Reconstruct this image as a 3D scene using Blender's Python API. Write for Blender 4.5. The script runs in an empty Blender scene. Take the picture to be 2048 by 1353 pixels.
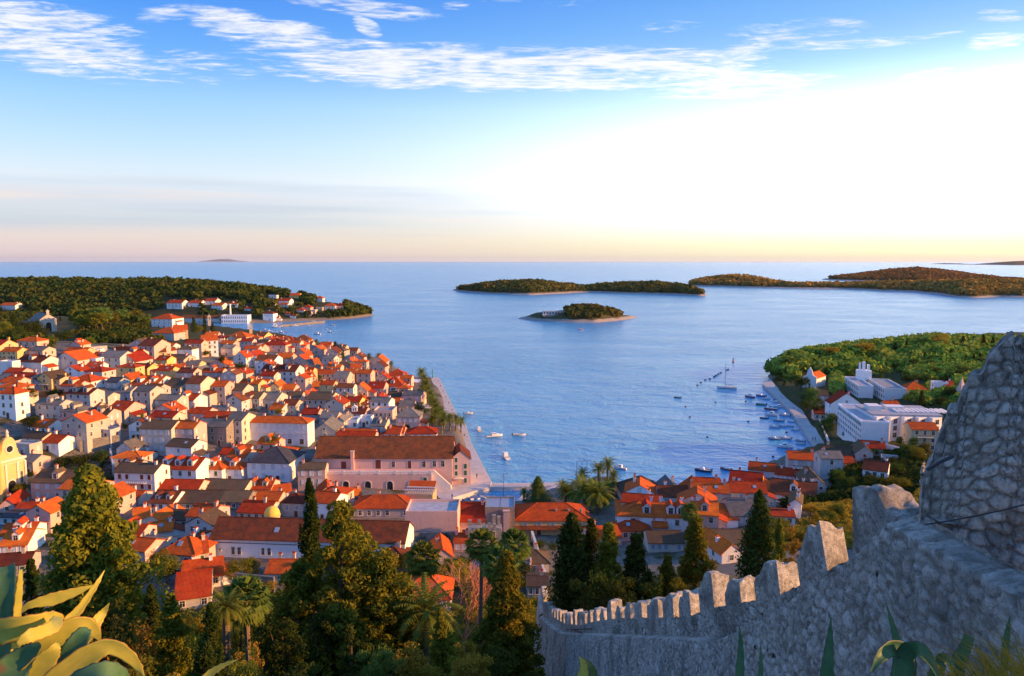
import bpy, bmesh, math, random
import numpy as np
from mathutils import Vector, Matrix
from mathutils.bvhtree import BVHTree

scn = bpy.context.scene
col = scn.collection
R = math.radians
rnd = random.Random(7)

# ------------------------------------------------------------------ camera
F, CX, CY, CAMZ = 1500.0, 1024.0, 676.5, 80.0
HORIZON = 522.5
PITCH = math.atan((CY - HORIZON) / F)
cam = bpy.data.cameras.new('camera')
cam.sensor_width = 36.0
cam.lens = 36.0 * F / 2048.0
cam.clip_start = 0.2
cam.clip_end = 200000.0
camo = bpy.data.objects.new('camera', cam)
col.objects.link(camo)
camo.location = (0, 0, CAMZ)
camo.rotation_euler = (math.pi / 2 - PITCH, 0, 0)
scn.camera = camo

# ------------------------------------------------------------------ light
SUN_EL, SUN_BACK = 14.0, 6.0          # degrees; the sun stands to the right and a little behind the camera
sv = Vector((math.cos(R(SUN_EL)) * math.cos(R(SUN_BACK)), -math.cos(R(SUN_EL)) * math.sin(R(SUN_BACK)), math.sin(R(SUN_EL))))
sl = bpy.data.lights.new('sun', 'SUN')
sl.energy = 5.0
sl.angle = R(0.5)
sl.color = (1.0, 0.48, 0.14)
so = bpy.data.objects.new('sun', sl)
col.objects.link(so)
so.rotation_euler = (-sv).to_track_quat('-Z', 'Y').to_euler()

scn.view_settings.view_transform = 'Standard'
scn.view_settings.look = 'None'
scn.view_settings.exposure = 0.85
scn.view_settings.gamma = 1.0


def lin(r, g, b):
    f = lambda c: (c / 255 / 12.92) if c <= 10 else ((c / 255 + 0.055) / 1.055) ** 2.4
    return (f(r), f(g), f(b), 1.0)


class NT:
    """small helper for node trees"""
    def __init__(s, nt):
        s.nt = nt
        nt.nodes.clear()

    def n(s, typ, **kw):
        nd = s.nt.nodes.new(typ)
        for k, v in kw.items():
            setattr(nd, k, v)
        return nd

    def link(s, a, b):
        s.nt.links.new(a, b)

    def val(s, sock, v):
        if hasattr(v, 'is_output') or hasattr(v, 'links'):
            s.link(v, sock)
        else:
            sock.default_value = v

    def math(s, op, a, b=0.0, c=None, clamp=False):
        nd = s.n('ShaderNodeMath', operation=op, use_clamp=clamp)
        s.val(nd.inputs[0], a)
        s.val(nd.inputs[1], b)
        if c is not None:
            s.val(nd.inputs[2], c)
        return nd.outputs[0]

    def mix(s, f, a, b, blend='MIX'):
        nd = s.n('ShaderNodeMix', data_type='RGBA', blend_type=blend)
        s.val(nd.inputs[0], f)
        s.val(nd.inputs[6], a)
        s.val(nd.inputs[7], b)
        return nd.outputs[2]

    def ramp(s, f, stops, interp='LINEAR'):
        nd = s.n('ShaderNodeValToRGB')
        e = nd.color_ramp.elements
        while len(e) > 1:
            e.remove(e[-1])
        for i, (p, c) in enumerate(stops):
            el = e[0] if i == 0 else e.new(p)
            el.position = p
            el.color = c if len(c) == 4 else (*c, 1)
        nd.color_ramp.interpolation = interp
        s.val(nd.inputs[0], f)
        return nd.outputs[0]

    def smooth(s, x, a, b):
        nd = s.n('ShaderNodeMapRange', interpolation_type='SMOOTHSTEP')
        s.val(nd.inputs[0], x)
        nd.inputs[1].default_value = a
        nd.inputs[2].default_value = b
        return nd.outputs[0]

    def noise(s, vec, scale, detail=3.0, rough=0.55, dist=0.0):
        nd = s.n('ShaderNodeTexNoise')
        s.link(vec, nd.inputs['Vector'])
        nd.inputs['Scale'].default_value = scale
        nd.inputs['Detail'].default_value = detail
        nd.inputs['Roughness'].default_value = rough
        nd.inputs['Distortion'].default_value = dist
        return nd.outputs[0]

    def mapping(s, vec, loc=(0, 0, 0), rot=(0, 0, 0), scale=(1, 1, 1)):
        nd = s.n('ShaderNodeMapping')
        s.link(vec, nd.inputs[0])
        nd.inputs[1].default_value = loc
        nd.inputs[2].default_value = rot
        nd.inputs[3].default_value = scale
        return nd.outputs[0]


# ------------------------------------------------------------------ sky
world = bpy.data.worlds.new('World')
scn.world = world
world.use_nodes = True
w = NT(world.node_tree)
tc = w.n('ShaderNodeTexCoord')
sep = w.n('ShaderNodeSeparateXYZ')
w.link(tc.outputs['Generated'], sep.inputs[0])
dx, dy, dz = sep.outputs
sky = w.n('ShaderNodeTexSky', sky_type='NISHITA')
sky.sun_disc = False
sky.sun_elevation = R(SUN_EL)
sky.sun_rotation = R(90.0 + SUN_BACK)
sky.altitude = 80
hx = w.math('SQRT', w.math('ADD', w.math('MULTIPLY', dx, dx), w.math('MULTIPLY', dy, dy)))
el = w.math('MAXIMUM', dz, 0.0)
fz = w.math('POWER', el, 0.5)                    # finer steps near the horizon
q = lambda z: math.sqrt(z)
left = w.ramp(fz, [(0.0, lin(232, 213, 212)), (q(.012), lin(236, 214, 210)), (q(.03), lin(238, 222, 214)), (q(.05), lin(214, 222, 230)),
                   (q(.075), lin(216, 226, 240)), (q(.10), lin(226, 241, 254)), (q(.14), lin(196, 231, 255)), (q(.19), lin(160, 212, 255)),
                   (q(.235), lin(112, 180, 254)), (q(.28), lin(86, 160, 250)), (q(.33), lin(58, 134, 243)), (q(.42), lin(78, 146, 246)), (q(.6), lin(112, 168, 250)), (1.0, lin(124, 174, 250))])
right = w.ramp(fz, [(0.0, lin(255, 244, 186)), (q(.02), lin(255, 248, 196)), (q(.05), lin(255, 253, 232)), (q(.085), lin(255, 255, 254)),
                    (q(.14), lin(252, 255, 255)), (q(.19), lin(226, 248, 255)), (q(.235), lin(178, 222, 255)), (q(.28), lin(140, 198, 255)),
                    (q(.33), lin(112, 178, 252)), (q(.42), lin(112, 174, 250)), (q(.6), lin(124, 176, 250)), (1.0, lin(124, 174, 250))])
side = w.math('DIVIDE', w.math('ADD', w.math('MULTIPLY', dx, .966), w.math('MULTIPLY', dy, .259)), w.math('MAXIMUM', hx, .01))
t = w.smooth(side, -0.30, 0.92)
base = w.mix(t, left, right)
gain = w.math('ADD', 1.0, w.math('MULTIPLY', w.math('MULTIPLY', w.math('POWER', t, 2.2), w.smooth(dz, -.02, .10)), w.math('SUBTRACT', 1.6, w.math('MULTIPLY', w.smooth(dz, .12, .27), 1.6))))
# low stratus streaks over the horizon on the left
az = w.math('ARCTAN2', dx, dy)
cmb = w.n('ShaderNodeCombineXYZ')
w.link(az, cmb.inputs[0]); w.link(dz, cmb.inputs[1])
ae = cmb.outputs[0]
st = w.noise(w.mapping(ae, scale=(1.6, 34, 1)), 1.0, 3, .5)
stm = w.math('MULTIPLY', w.math('MULTIPLY', w.smooth(dz, .02, .05), w.math('SUBTRACT', 1.0, w.smooth(dz, .085, .115))), w.math('SUBTRACT', 1.0, w.math('MULTIPLY', t, .75)))
base = w.mix(w.math('MULTIPLY', stm, w.smooth(st, .45, .72)), base, lin(248, 232, 226))
base = w.mix(w.math('MULTIPLY', stm, w.math('MULTIPLY', w.smooth(st, .52, .3), .8)), base, lin(200, 212, 226))
# cirrus: masks in azimuth / elevation, filled with streaky noise on the cloud plane
iz = w.math('DIVIDE', 1.0, w.math('MAXIMUM', dz, .02))
cpx = w.n('ShaderNodeCombineXYZ')
w.link(w.math('MULTIPLY', dx, iz), cpx.inputs[0]); w.link(w.math('MULTIPLY', dy, iz), cpx.inputs[1])
cp = cpx.outputs[0]
n1 = w.noise(w.mapping(cp, rot=(0, 0, R(24)), scale=(1.0, 1.7, 1)), 1.9, 10, .66, .9)
n2 = w.noise(w.mapping(cp, rot=(0, 0, R(-32)), scale=(1, 2.4, 1)), 6.5, 8, .64, .5)
nn = w.math('ADD', w.math('MULTIPLY', n1, 1.1), w.math('MULTIPLY', n2, .85))
nn = w.math('SUBTRACT', nn, .47)


def skypix(px, py):
    v = Vector(((px - CX) / F, 1.0, (CY - py) / F))
    v.normalize()
    c, s_ = math.cos(PITCH), math.sin(PITCH)
    v = Vector((v.x, v.y * c + v.z * s_, -v.y * s_ + v.z * c))
    return math.atan2(v.x, v.y), v.z


CLOUDS = [  # px, py, half width, half height, tilt, strength
    (105, 80, 185, 64, .06, 1.3), (250, 90, 60, 20, .0, .75), (535, 66, 135, 32, .09, 1.3), (345, 135, 150, 34, -.02, .62), (880, 135, 330, 42, .02, 1.3),
    (1200, 140, 330, 42, .05, 1.42), (1450, 172, 190, 26, .02, 1.2), (700, 12, 170, 16, .06, .95), (735, 55, 26, 16, .3, .9), (1080, 4, 140, 9, .06, .9),
    (910, 12, 28, 8, 0, .8), (1340, 52, 60, 12, .05, .68), (1590, 62, 130, 20, .03, .7), (1650, 90, 200, 10, .05, .72), (1990, 80, 55, 20, 0, .95), (2000, 32, 45, 14, .2, .8),
    (2010, 142, 70, 12, 0, .7), (1850, 148, 60, 8, 0, .6), (1490, 106, 40, 8, 0, .7), (1860, 72, 60, 10, 0, .66), (640, 150, 80, 14, 0, .8), (330, 30, 60, 18, -.2, .55)]
mask = None
for px, py, a, b, tilt, sg in CLOUDS:
    a0, z0 = skypix(px, py)
    a1, _ = skypix(px + a, py)
    _, z1 = skypix(px, py - b)
    sa, sz = abs(a1 - a0), abs(z1 - z0)
    u = w.math('SUBTRACT', az, a0)
    v = w.math('ADD', w.math('SUBTRACT', dz, z0), w.math('MULTIPLY', u, tilt))
    d = w.math('ADD', w.math('POWER', w.math('ABSOLUTE', w.math('DIVIDE', u, sa)), 2.6), w.math('POWER', w.math('ABSOLUTE', w.math('DIVIDE', v, sz)), 2.6))
    g = w.math('MULTIPLY', w.math('SUBTRACT', 1.0, w.smooth(d, .0, 2.2)), sg)
    mask = g if mask is None else w.math('MAXIMUM', mask, g)
cl = w.smooth(w.math('ADD', nn, w.math('MULTIPLY', mask, .25)), .57, .97)
cl = w.math('MULTIPLY', cl, w.smooth(mask, .0, .5))
shade = w.mix(w.smooth(n2, .35, .62), lin(228, 234, 248), lin(255, 255, 255))
shade = w.mix(t, shade, lin(255, 255, 255))
base = w.mix(w.math('MULTIPLY', cl, .94), base, shade)
# part of the light comes from the physical sky
b1 = w.n('ShaderNodeBackground'); w.link(sky.outputs[0], b1.inputs[0]); b1.inputs[1].default_value = 0.004
b2 = w.n('ShaderNodeBackground'); w.link(base, b2.inputs[0]); w.link(w.math('MULTIPLY', gain, 0.55), b2.inputs[1])
ad = w.n('ShaderNodeAddShader'); w.link(b1.outputs[0], ad.inputs[0]); w.link(b2.outputs[0], ad.inputs[1])
out = w.n('ShaderNodeOutputWorld'); w.link(ad.outputs[0], out.inputs[0])

# ------------------------------------------------------------------ geometry of the view: used to measure the place from the photograph
cP, sP = math.cos(PITCH), math.sin(PITCH)
CAM = Vector((0, 0, CAMZ))
FWD = Vector((0, cP, -sP))


def ray(px, py):
    u, v = (px - CX) / F, (CY - py) / F
    return Vector((u, cP + v * sP, -sP + v * cP))


def at_z(px, py, z):
    d = ray(px, py)
    return CAM + d * ((z - CAMZ) / d.z)


def at_y(px, py, y):
    d = ray(px, py)
    return CAM + d * (y / d.y)


def depth(p):
    return (Vector(p) - CAM).dot(FWD)


def proj(p):
    d = Vector(p) - CAM
    k = d.dot(FWD)
    return CX + F * d.x / k, CY - F * d.dot(Vector((0, sP, cP))) / k


# ------------------------------------------------------------------ mesh helpers
class MB:
    def __init__(s):
        s.v, s.f, s.m = [], [], []

    def quad(s, *pts, m=0):
        i = len(s.v)
        s.v += [tuple(p) for p in pts]
        s.f.append(tuple(range(i, i + len(pts))))
        s.m.append(m)

    def poly(s, verts, faces, m=0):
        i = len(s.v)
        s.v += [tuple(p) for p in verts]
        for f in faces:
            s.f.append(tuple(a + i for a in f))
            s.m.append(m)

    def box(s, x0, y0, z0, x1, y1, z1, m=0):
        s.poly([(x0, y0, z0), (x1, y0, z0), (x1, y1, z0), (x0, y1, z0), (x0, y0, z1), (x1, y0, z1), (x1, y1, z1), (x0, y1, z1)],
               [(0, 3, 2, 1), (4, 5, 6, 7), (0, 1, 5, 4), (1, 2, 6, 5), (2, 3, 7, 6), (3, 0, 4, 7)], m)

    def prism(s, prof, a0, a1, axis='x', m=0):
        """a closed profile pushed along x (profile in y,z) or y (profile in x,z)"""
        n = len(prof)
        P = (lambda a, p: (a, p[0], p[1])) if axis == 'x' else (lambda a, p: (p[0], a, p[1]))
        vs = [P(a0, p) for p in prof] + [P(a1, p) for p in prof]
        fs = [(i, (i + 1) % n, n + (i + 1) % n, n + i) for i in range(n)]
        fs += [tuple(range(n - 1, -1, -1)), tuple(range(n, 2 * n))]
        s.poly(vs, fs, m)

    def tube(s, pts, rad, seg=6, m=0, cap=True):
        pts = [Vector(p) for p in pts]
        rr = rad if isinstance(rad, (list, tuple)) else [rad] * len(pts)
        i0 = len(s.v)
        for k, p in enumerate(pts):
            d = (pts[min(k + 1, len(pts) - 1)] - pts[max(k - 1, 0)])
            d = d.normalized() if d.length > 1e-9 else Vector((0, 0, 1))
            a = d.cross(Vector((0, 0, 1)))
            a = a.normalized() if a.length > 1e-3 else Vector((1, 0, 0))
            b = d.cross(a)
            for j in range(seg):
                an = 2 * math.pi * j / seg
                s.v.append(tuple(p + (a * math.cos(an) + b * math.sin(an)) * rr[k]))
        for k in range(len(pts) - 1):
            for j in range(seg):
                a = i0 + k * seg + j
                b = i0 + k * seg + (j + 1) % seg
                s.f.append((a, b, b + seg, a + seg)); s.m.append(m)
        if cap:
            s.f.append(tuple(i0 + j for j in range(seg))); s.m.append(m)
            s.f.append(tuple(i0 + (len(pts) - 1) * seg + j for j in range(seg - 1, -1, -1))); s.m.append(m)

    def lathe(s, prof, seg=12, c=(0, 0), m=0):
        i0 = len(s.v)
        for r, z in prof:
            for j in range(seg):
                a = 2 * math.pi * j / seg
                s.v.append((c[0] + r * math.cos(a), c[1] + r * math.sin(a), z))
        for k in range(len(prof) - 1):
            for j in range(seg):
                a = i0 + k * seg + j
                b = i0 + k * seg + (j + 1) % seg
                s.f.append((a, b, b + seg, a + seg)); s.m.append(m)

    def mesh(s, name, mats):
        me = bpy.data.meshes.new(name)
        me.from_pydata(s.v, [], s.f)
        for mt in (mats if isinstance(mats, (list, tuple)) else [mats]):
            me.materials.append(mt)
        if any(s.m):
            me.polygons.foreach_set('material_index', s.m)
        me.update()
        return me

    def build(s, name, mats, parent=None):
        return link(name, s.mesh(name, mats), parent)


def link(name, me, parent=None, loc=None):
    o = bpy.data.objects.new(name, me)
    col.objects.link(o)
    if parent is not None:
        o.parent = parent
    if loc is not None:
        o.location = loc
    return o


def tag(o, label=None, cat=None, group=None, kind=None):
    if label: o['label'] = label
    if cat: o['category'] = cat
    if group: o['group'] = group
    if kind: o['kind'] = kind
    return o


def empty(name, loc, rz=0.0):
    o = bpy.data.objects.new(name, None)
    o.empty_display_size = 0.5
    col.objects.link(o)
    o.location = loc
    o.rotation_euler = (0, 0, rz)
    return o


def np_mesh(name, v, f, mats, midx=None, smooth=False):
    """mesh from numpy arrays; f is (n,4) or (n,3)"""
    me = bpy.data.meshes.new(name)
    n, k = f.shape
    me.vertices.add(len(v)); me.vertices.foreach_set('co', np.ascontiguousarray(v, dtype=np.float32).ravel())
    me.loops.add(n * k); me.loops.foreach_set('vertex_index', np.ascontiguousarray(f, dtype=np.int32).ravel())
    me.polygons.add(n)
    me.polygons.foreach_set('loop_start', np.arange(0, n * k, k, dtype=np.int32))
    if midx is not None:
        me.polygons.foreach_set('material_index', np.ascontiguousarray(midx, dtype=np.int32))
    for mt in (mats if isinstance(mats, (list, tuple)) else [mats]):
        me.materials.append(mt)
    me.update(calc_edges=True)
    me.validate()
    if smooth:
        me.polygons.foreach_set('use_smooth', [True] * len(me.polygons))
    return me


def grid_faces(nr, nc):
    i = np.arange(nr - 1)[:, None] * nc + np.arange(nc - 1)[None, :]
    return np.stack([i, i + 1, i + nc + 1, i + nc], -1).reshape(-1, 4)


# ------------------------------------------------------------------ materials
def mat(name, fn, rough=.85, spec=.2):
    m = bpy.data.materials.new(name)
    m.use_nodes = True
    t = NT(m.node_tree)
    b = t.n('ShaderNodeBsdfPrincipled')
    b.inputs['Roughness'].default_value = rough
    b.inputs['Specular IOR Level'].default_value = spec
    o = t.n('ShaderNodeOutputMaterial')
    t.link(b.outputs[0], o.inputs[0])
    fn(t, b)
    return m


def bump(t, b, h, dist=.02, strength=1.0):
    bp = t.n('ShaderNodeBump')
    bp.inputs['Distance'].default_value = dist
    bp.inputs['Strength'].default_value = strength
    t.link(h, bp.inputs['Height'])
    t.link(bp.outputs[0], b.inputs['Normal'])


def plain(name, c, rough=.6, spec=.3, metal=0.0, var=.12, scale=3.0):
    def fn(t, b):
        co = t.n('ShaderNodeTexCoord')
        n = t.noise(co.outputs['Object'], scale, 4)
        t.link(t.mix(n, tuple(x * (1 - var) for x in c) + (1,), tuple(min(1, x * (1 + var)) for x in c) + (1,)), b.inputs['Base Color'])
        b.inputs['Metallic'].default_value = metal
    return mat(name, fn, rough, spec)


def wallmat(name, c, stone=0.0):
    def fn(t, b):
        co = t.n('ShaderNodeTexCoord')
        oi = t.n('ShaderNodeObjectInfo')
        P = co.outputs['Object']
        big = t.noise(P, .25, 4, .6)
        fine = t.noise(P, 2.2, 5, .7)
        streak = t.noise(t.mapping(P, scale=(1.6, 1.6, .22)), 1.2, 4, .6)
        cc = t.mix(big, tuple(x * .84 for x in c) + (1,), tuple(min(1, x * 1.14) for x in c) + (1,))
        cc = t.mix(t.math('MULTIPLY', t.smooth(streak, .54, .74), .45), cc, tuple(x * .52 for x in c) + (1,))
        cc = t.mix(t.math('MULTIPLY', t.smooth(fine, .5, .7), .2), cc, tuple(x * .6 for x in c) + (1,))
        hsv = t.n('ShaderNodeHueSaturation')
        t.link(cc, hsv.inputs['Color'])
        t.link(t.math('ADD', t.math('MULTIPLY', oi.outputs['Random'], .4), .8), hsv.inputs['Value'])
        t.link(t.math('ADD', t.math('MULTIPLY', oi.outputs['Random'], .5), .75), hsv.inputs['Saturation'])
        cc = hsv.outputs[0]
        if stone:
            s2 = t.n('ShaderNodeSeparateXYZ'); t.link(P, s2.inputs[0])
            cb = t.n('ShaderNodeCombineXYZ')
            t.link(t.math('ADD', s2.outputs[0], s2.outputs[1]), cb.inputs[0]); t.link(s2.outputs[2], cb.inputs[1])
            br = t.n('ShaderNodeTexBrick')
            t.link(cb.outputs[0], br.inputs['Vector'])
            br.inputs['Scale'].default_value = 1.0
            br.inputs['Brick Width'].default_value = .62
            br.inputs['Row Height'].default_value = .3
            br.inputs['Mortar Size'].default_value = .025
            br.inputs['Color1'].default_value = (.62, .62, .62, 1)
            br.inputs['Color2'].default_value = (1, 1, 1, 1)
            br.inputs['Mortar'].default_value = (.5, .5, .5, 1)
            cc = t.mix(stone, cc, t.mix(1.0, cc, br.outputs[0], 'MULTIPLY'))
            bump(t, b, br.outputs[0], .02, .6)
        t.link(cc, b.inputs['Base Color'])
    return mat(name, fn, .9, .12)


def roofmat(name, c, c2, moss, wave=True):
    def fn(t, b):
        co = t.n('ShaderNodeTexCoord')
        oi = t.n('ShaderNodeObjectInfo')
        P = co.outputs['Object']
        off = t.n('ShaderNodeVectorMath', operation='ADD')
        t.link(P, off.inputs[0])
        rv = t.n('ShaderNodeCombineXYZ')
        for i in range(2):
            t.link(t.math('MULTIPLY', oi.outputs['Random'], 90.0 + 41 * i), rv.inputs[i])
        t.link(rv.outputs[0], off.inputs[1])
        P2 = off.outputs[0]
        n = t.noise(P2, .5, 6, .65)
        fine = t.noise(P2, 2.6, 4, .7)
        pix = t.n('ShaderNodeTexVoronoi'); pix.inputs['Scale'].default_value = 2.4
        t.link(P2, pix.inputs[0])
        cc = t.mix(t.smooth(n, .32, .68), (*c, 1), (*c2, 1))
        cc = t.mix(.30, cc, t.mix(1.0, cc, pix.outputs['Color'], 'MULTIPLY'))
        cc = t.mix(t.math('MULTIPLY', t.smooth(fine, .5, .68), moss), cc, (.07, .06, .045, 1))
        hsv = t.n('ShaderNodeHueSaturation')
        t.link(cc, hsv.inputs['Color'])
        t.link(t.math('ADD', t.math('MULTIPLY', oi.outputs['Random'], .022), .495), hsv.inputs['Hue'])
        t.link(t.math('ADD', t.math('MULTIPLY', oi.outputs['Random'], .55), .75), hsv.inputs['Value'])
        t.link(hsv.outputs[0], b.inputs['Base Color'])
        if wave:
            # barrel tiles: rows across the slope, columns down it, taken from the slope's own direction
            ge = t.n('ShaderNodeSeparateXYZ'); t.link(co.outputs['Normal'], ge.inputs[0])
            sp = t.n('ShaderNodeSeparateXYZ'); t.link(P, sp.inputs[0])
            isx = t.math('GREATER_THAN', t.math('ABSOLUTE', ge.outputs[0]), t.math('ABSOLUTE', ge.outputs[1]))
            u = t.math('ADD', t.math('MULTIPLY', sp.outputs[1], isx), t.math('MULTIPLY', sp.outputs[0], t.math('SUBTRACT', 1.0, isx)))
            h = t.math('ABSOLUTE', t.math('SINE', t.math('MULTIPLY', u, 13.0)))
            h = t.math('ADD', h, t.math('MULTIPLY', t.math('FRACT', t.math('MULTIPLY', sp.outputs[2], 4.5)), .5))
            bump(t, b, h, .05, .55)
    return mat(name, fn, .9, .1)


WALL = {
    'w': wallmat('white_plaster', (.80, .80, .81)), 'g': wallmat('grey_stone_wall', (.57, .56, .55), .6), 'b': wallmat('beige_stone_wall', (.64, .58, .50), .55),
    'p': wallmat('pink_plaster', (.66, .46, .40), .2), 'y': wallmat('yellow_plaster', (.70, .52, .26), .3), 'o': wallmat('orange_plaster', (.72, .40, .14)),
    's': wallmat('rough_masonry', (.33, .30, .27), 1.0)}
ROOF = {
    'r': roofmat('red_tiles', (.54, .060, .014), (.34, .042, .014), .45), 'o': roofmat('orange_tiles', (.62, .095, .018), (.50, .062, .017), .15),
    'd': roofmat('dark_red_tiles', (.25, .052, .022), (.12, .038, .022), .8), 'k': roofmat('mossy_brown_tiles', (.15, .09, .055), (.10, .075, .05), .75),
    'g': roofmat('grey_stone_slabs', (.22, .205, .19), (.15, .145, .135), .5), 'n': roofmat('dark_slate', (.07, .075, .09), (.05, .05, .06), .3),
    't': roofmat('pale_terrace', (.42, .42, .45), (.32, .33, .36), .2, False)}
M_STONE = wallmat('pale_trim_stone', (.66, .62, .56))
M_GLASS = plain('dark_glass', (.02, .025, .035), .15, .5)
M_SHUT = {'g': plain('green_shutter', (.035, .12, .075)), 'r': plain('brown_red_shutter', (.17, .035, .02)), 'w': plain('white_shutter', (.62, .64, .70)),
          'd': M_GLASS, 'b': plain('blue_grey_shutter', (.22, .28, .38))}
M_DOOR = plain('brown_door', (.11, .045, .025))
M_METAL = plain('grey_metal', (.3, .3, .32), .4, .5, .6)
M_DARK = plain('dark_iron', (.03, .03, .035), .5)
M_WHITE = plain('white_paint', (.80, .80, .80), .45, .4, var=.05)


def groundmat(name, cols, scale, rough=.95):
    def fn(t, b):
        co = t.n('ShaderNodeNewGeometry')
        P = co.outputs['Position']
        n = t.noise(P, scale, 6, .65)
        f = t.noise(P, scale * 9, 4, .7)
        k = t.math('ADD', t.math('MULTIPLY', n, .7), t.math('MULTIPLY', f, .3))
        t.link(t.ramp(k, [(.32 + .36 * i / (len(cols) - 1), c) for i, c in enumerate(cols)]), b.inputs['Base Color'])
        bump(t, b, f, .15, .6)
    return mat(name, fn, rough, .1)
# ------------------------------------------------------------------ ground, sea and islands
def coast(lst):
    return [tuple(at_z(px, py, 0)[:2]) for px, py in lst]


LAND = coast([(-2600, 655), (-900, 652), (-300, 650), (100, 652), (360, 655), (470, 664), (560, 674), (640, 692), (700, 708), (752, 724), (800, 743), (836, 755),
              (862, 757), (878, 757), (913, 829), (930, 850), (941, 884), (982, 964), (978, 976), (908, 996), (914, 1004), (1036, 1004), (1046, 985), (1100, 978), (1122, 966), (1200, 952),
              (1250, 962), (1290, 985), (1400, 990), (1470, 966), (1500, 944), (1560, 928), (1645, 908), (1632, 894), (1585, 824), (1527, 770), (1532, 755), (1560, 737),
              (1640, 716), (1800, 700), (2100, 690), (2700, 690)])
LAND += [(1500, 300), (1500, -400), (-1500, -400)]
LAND = np.array(LAND)


def poly_sd(x, y, P):
    """signed distance to a polygon, positive inside"""
    ins = np.zeros(x.shape, bool)
    best = np.full(x.shape, 1e18)
    n = len(P)
    for i in range(n):
        ax, ay = P[i]; bx, by = P[(i + 1) % n]
        ex, ey = bx - ax, by - ay
        tt = np.clip(((x - ax) * ex + (y - ay) * ey) / (ex * ex + ey * ey + 1e-9), 0, 1)
        best = np.minimum(best, (x - ax - tt * ex) ** 2 + (y - ay - tt * ey) ** 2)
        c = ((ay > y) != (by > y)) & (x < (bx - ax) * (y - ay) / (by - ay + 1e-12) + ax)
        ins ^= c
    d = np.sqrt(best)
    return np.where(ins, d, -d)


CTRL = [(870, 985, 1.5), (900, 950, 1.5), (880, 830, 1.5), (862, 760, 1.5), (830, 760, 2), (760, 705, 3), (700, 700, 4), (620, 680, 5), (540, 672, 5), (470, 668, 5), (400, 668, 12),
        (500, 700, 12), (400, 710, 20), (300, 705, 25), (150, 690, 30), (0, 690, 34), (-150, 690, 36), (300, 770, 22), (100, 790, 24), (0, 810, 25), (-150, 810, 26),
        (300, 850, 15), (100, 870, 17), (0, 880, 17), (500, 850, 9), (650, 850, 5), (700, 780, 7), (600, 740, 10), (800, 800, 2.5), (440, 760, 17), (560, 700, 8),
        (250, 950, 6), (100, 960, 8), (500, 950, 3.5), (600, 1000, 3), (150, 1020, 7), (0, 1030, 8), (-150, 1000, 10), (300, 1060, 6), (600, 1090, 6), (800, 1050, 3.5), (1000, 1010, 2), (1040, 1040, 3.5),
        (1150, 980, 1.8), (1230, 990, 2), (1200, 1080, 5), (1250, 970, 2), (1400, 1000, 3), (1500, 1010, 5), (1600, 960, 4), (1720, 965, 9), (1850, 900, 10), (1720, 880, 3), (1600, 840, 1.5),
        (1545, 765, 1.5), (1700, 790, 5), (1850, 810, 8), (2000, 800, 12), (2100, 850, 20), (1350, 1090, 7), (1450, 1110, 9), (700, 1150, 9), (950, 1150, 8), (1100, 1120, 7), (450, 1160, 9), (200, 1120, 9), (0, 1120, 10)]
cw = np.array([tuple(at_z(*c)) for c in CTRL] +
              [(X, Y, z) for X in (-110, -70, -40, -15, 3) for Y, z in ((-10, 77), (10, 69), (20, 63), (40, 51), (60, 39), (75, 32), (90, 25), (105, 18), (120, 13), (138, 10))] +
              [(X, Y, z) for X, Y, z in ((25, 40, 57), (28, 55, 47), (30, 70, 38), (33, 90, 29), (36, 110, 22), (40, 135, 16), (60, 160, 13), (75, 200, 11), (16, 60, 43), (14, 80, 32), (14, 105, 19), (20, 130, 12),
                                         (16, 40, 54), (14, 20, 65), (60, 60, 44), (80, 110, 26), (110, 160, 18), (140, 210, 13), (160, 280, 10), (200, 240, 16), (40, 20, 64), (120, 60, 44), (220, 100, 30))])


def land_z(x, y):
    out = np.zeros(x.shape)
    wt = np.zeros(x.shape)
    for cx, cy, cz in cw:
        d2 = (x - cx) ** 2 + (y - cy) ** 2
        s2 = (0.06 * math.hypot(cx, cy)) ** 2 + 4
        ww = 1.0 / (d2 + s2) ** 1.9
        out += ww * cz
        wt += ww
    return out / wt


def vnoise(x, y, seed=0):
    """value noise"""
    xi = np.floor(x).astype(np.int64); yi = np.floor(y).astype(np.int64)
    xf = x - xi; yf = y - yi
    xf = xf * xf * (3 - 2 * xf); yf = yf * yf * (3 - 2 * yf)

    def h(a, b):
        n = (a * 374761393 + b * 668265263 + seed * 974711) & 0x7fffffff
        n = ((n ^ (n >> 13)) * 1274126177) & 0x7fffffff
        return ((n ^ (n >> 16)) & 0xffff) / 65535.0
    return (h(xi, yi) * (1 - xf) + h(xi + 1, yi) * xf) * (1 - yf) + (h(xi, yi + 1) * (1 - xf) + h(xi + 1, yi + 1) * xf) * yf


def fbm(x, y, seed=0, oct=4):
    s = 0; a = .5
    for i in range(oct):
        s = s + a * vnoise(x * 2 ** i, y * 2 ** i, seed + i * 17)
        a *= .5
    return s


NA, NRr = 330, 330
azs = np.linspace(R(-58), R(62), NA)
rs = np.exp(np.linspace(math.log(2.2), math.log(1250), NRr))
AZ, RR = np.meshgrid(azs, rs)
GX, GY = RR * np.sin(AZ), RR * np.cos(AZ)
sd = poly_sd(GX, GY, LAND)
k = np.clip((sd + 1.0) / 7.0, 0, 1)
GZ = land_z(GX, GY) + (fbm(GX / 9, GY / 9, 3) - .47) * np.clip(RR / 250, 0, 1) * np.where(sd > 25, 2.0, 0)
GZ = GZ * k + -3.0 * (1 - k)


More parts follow.
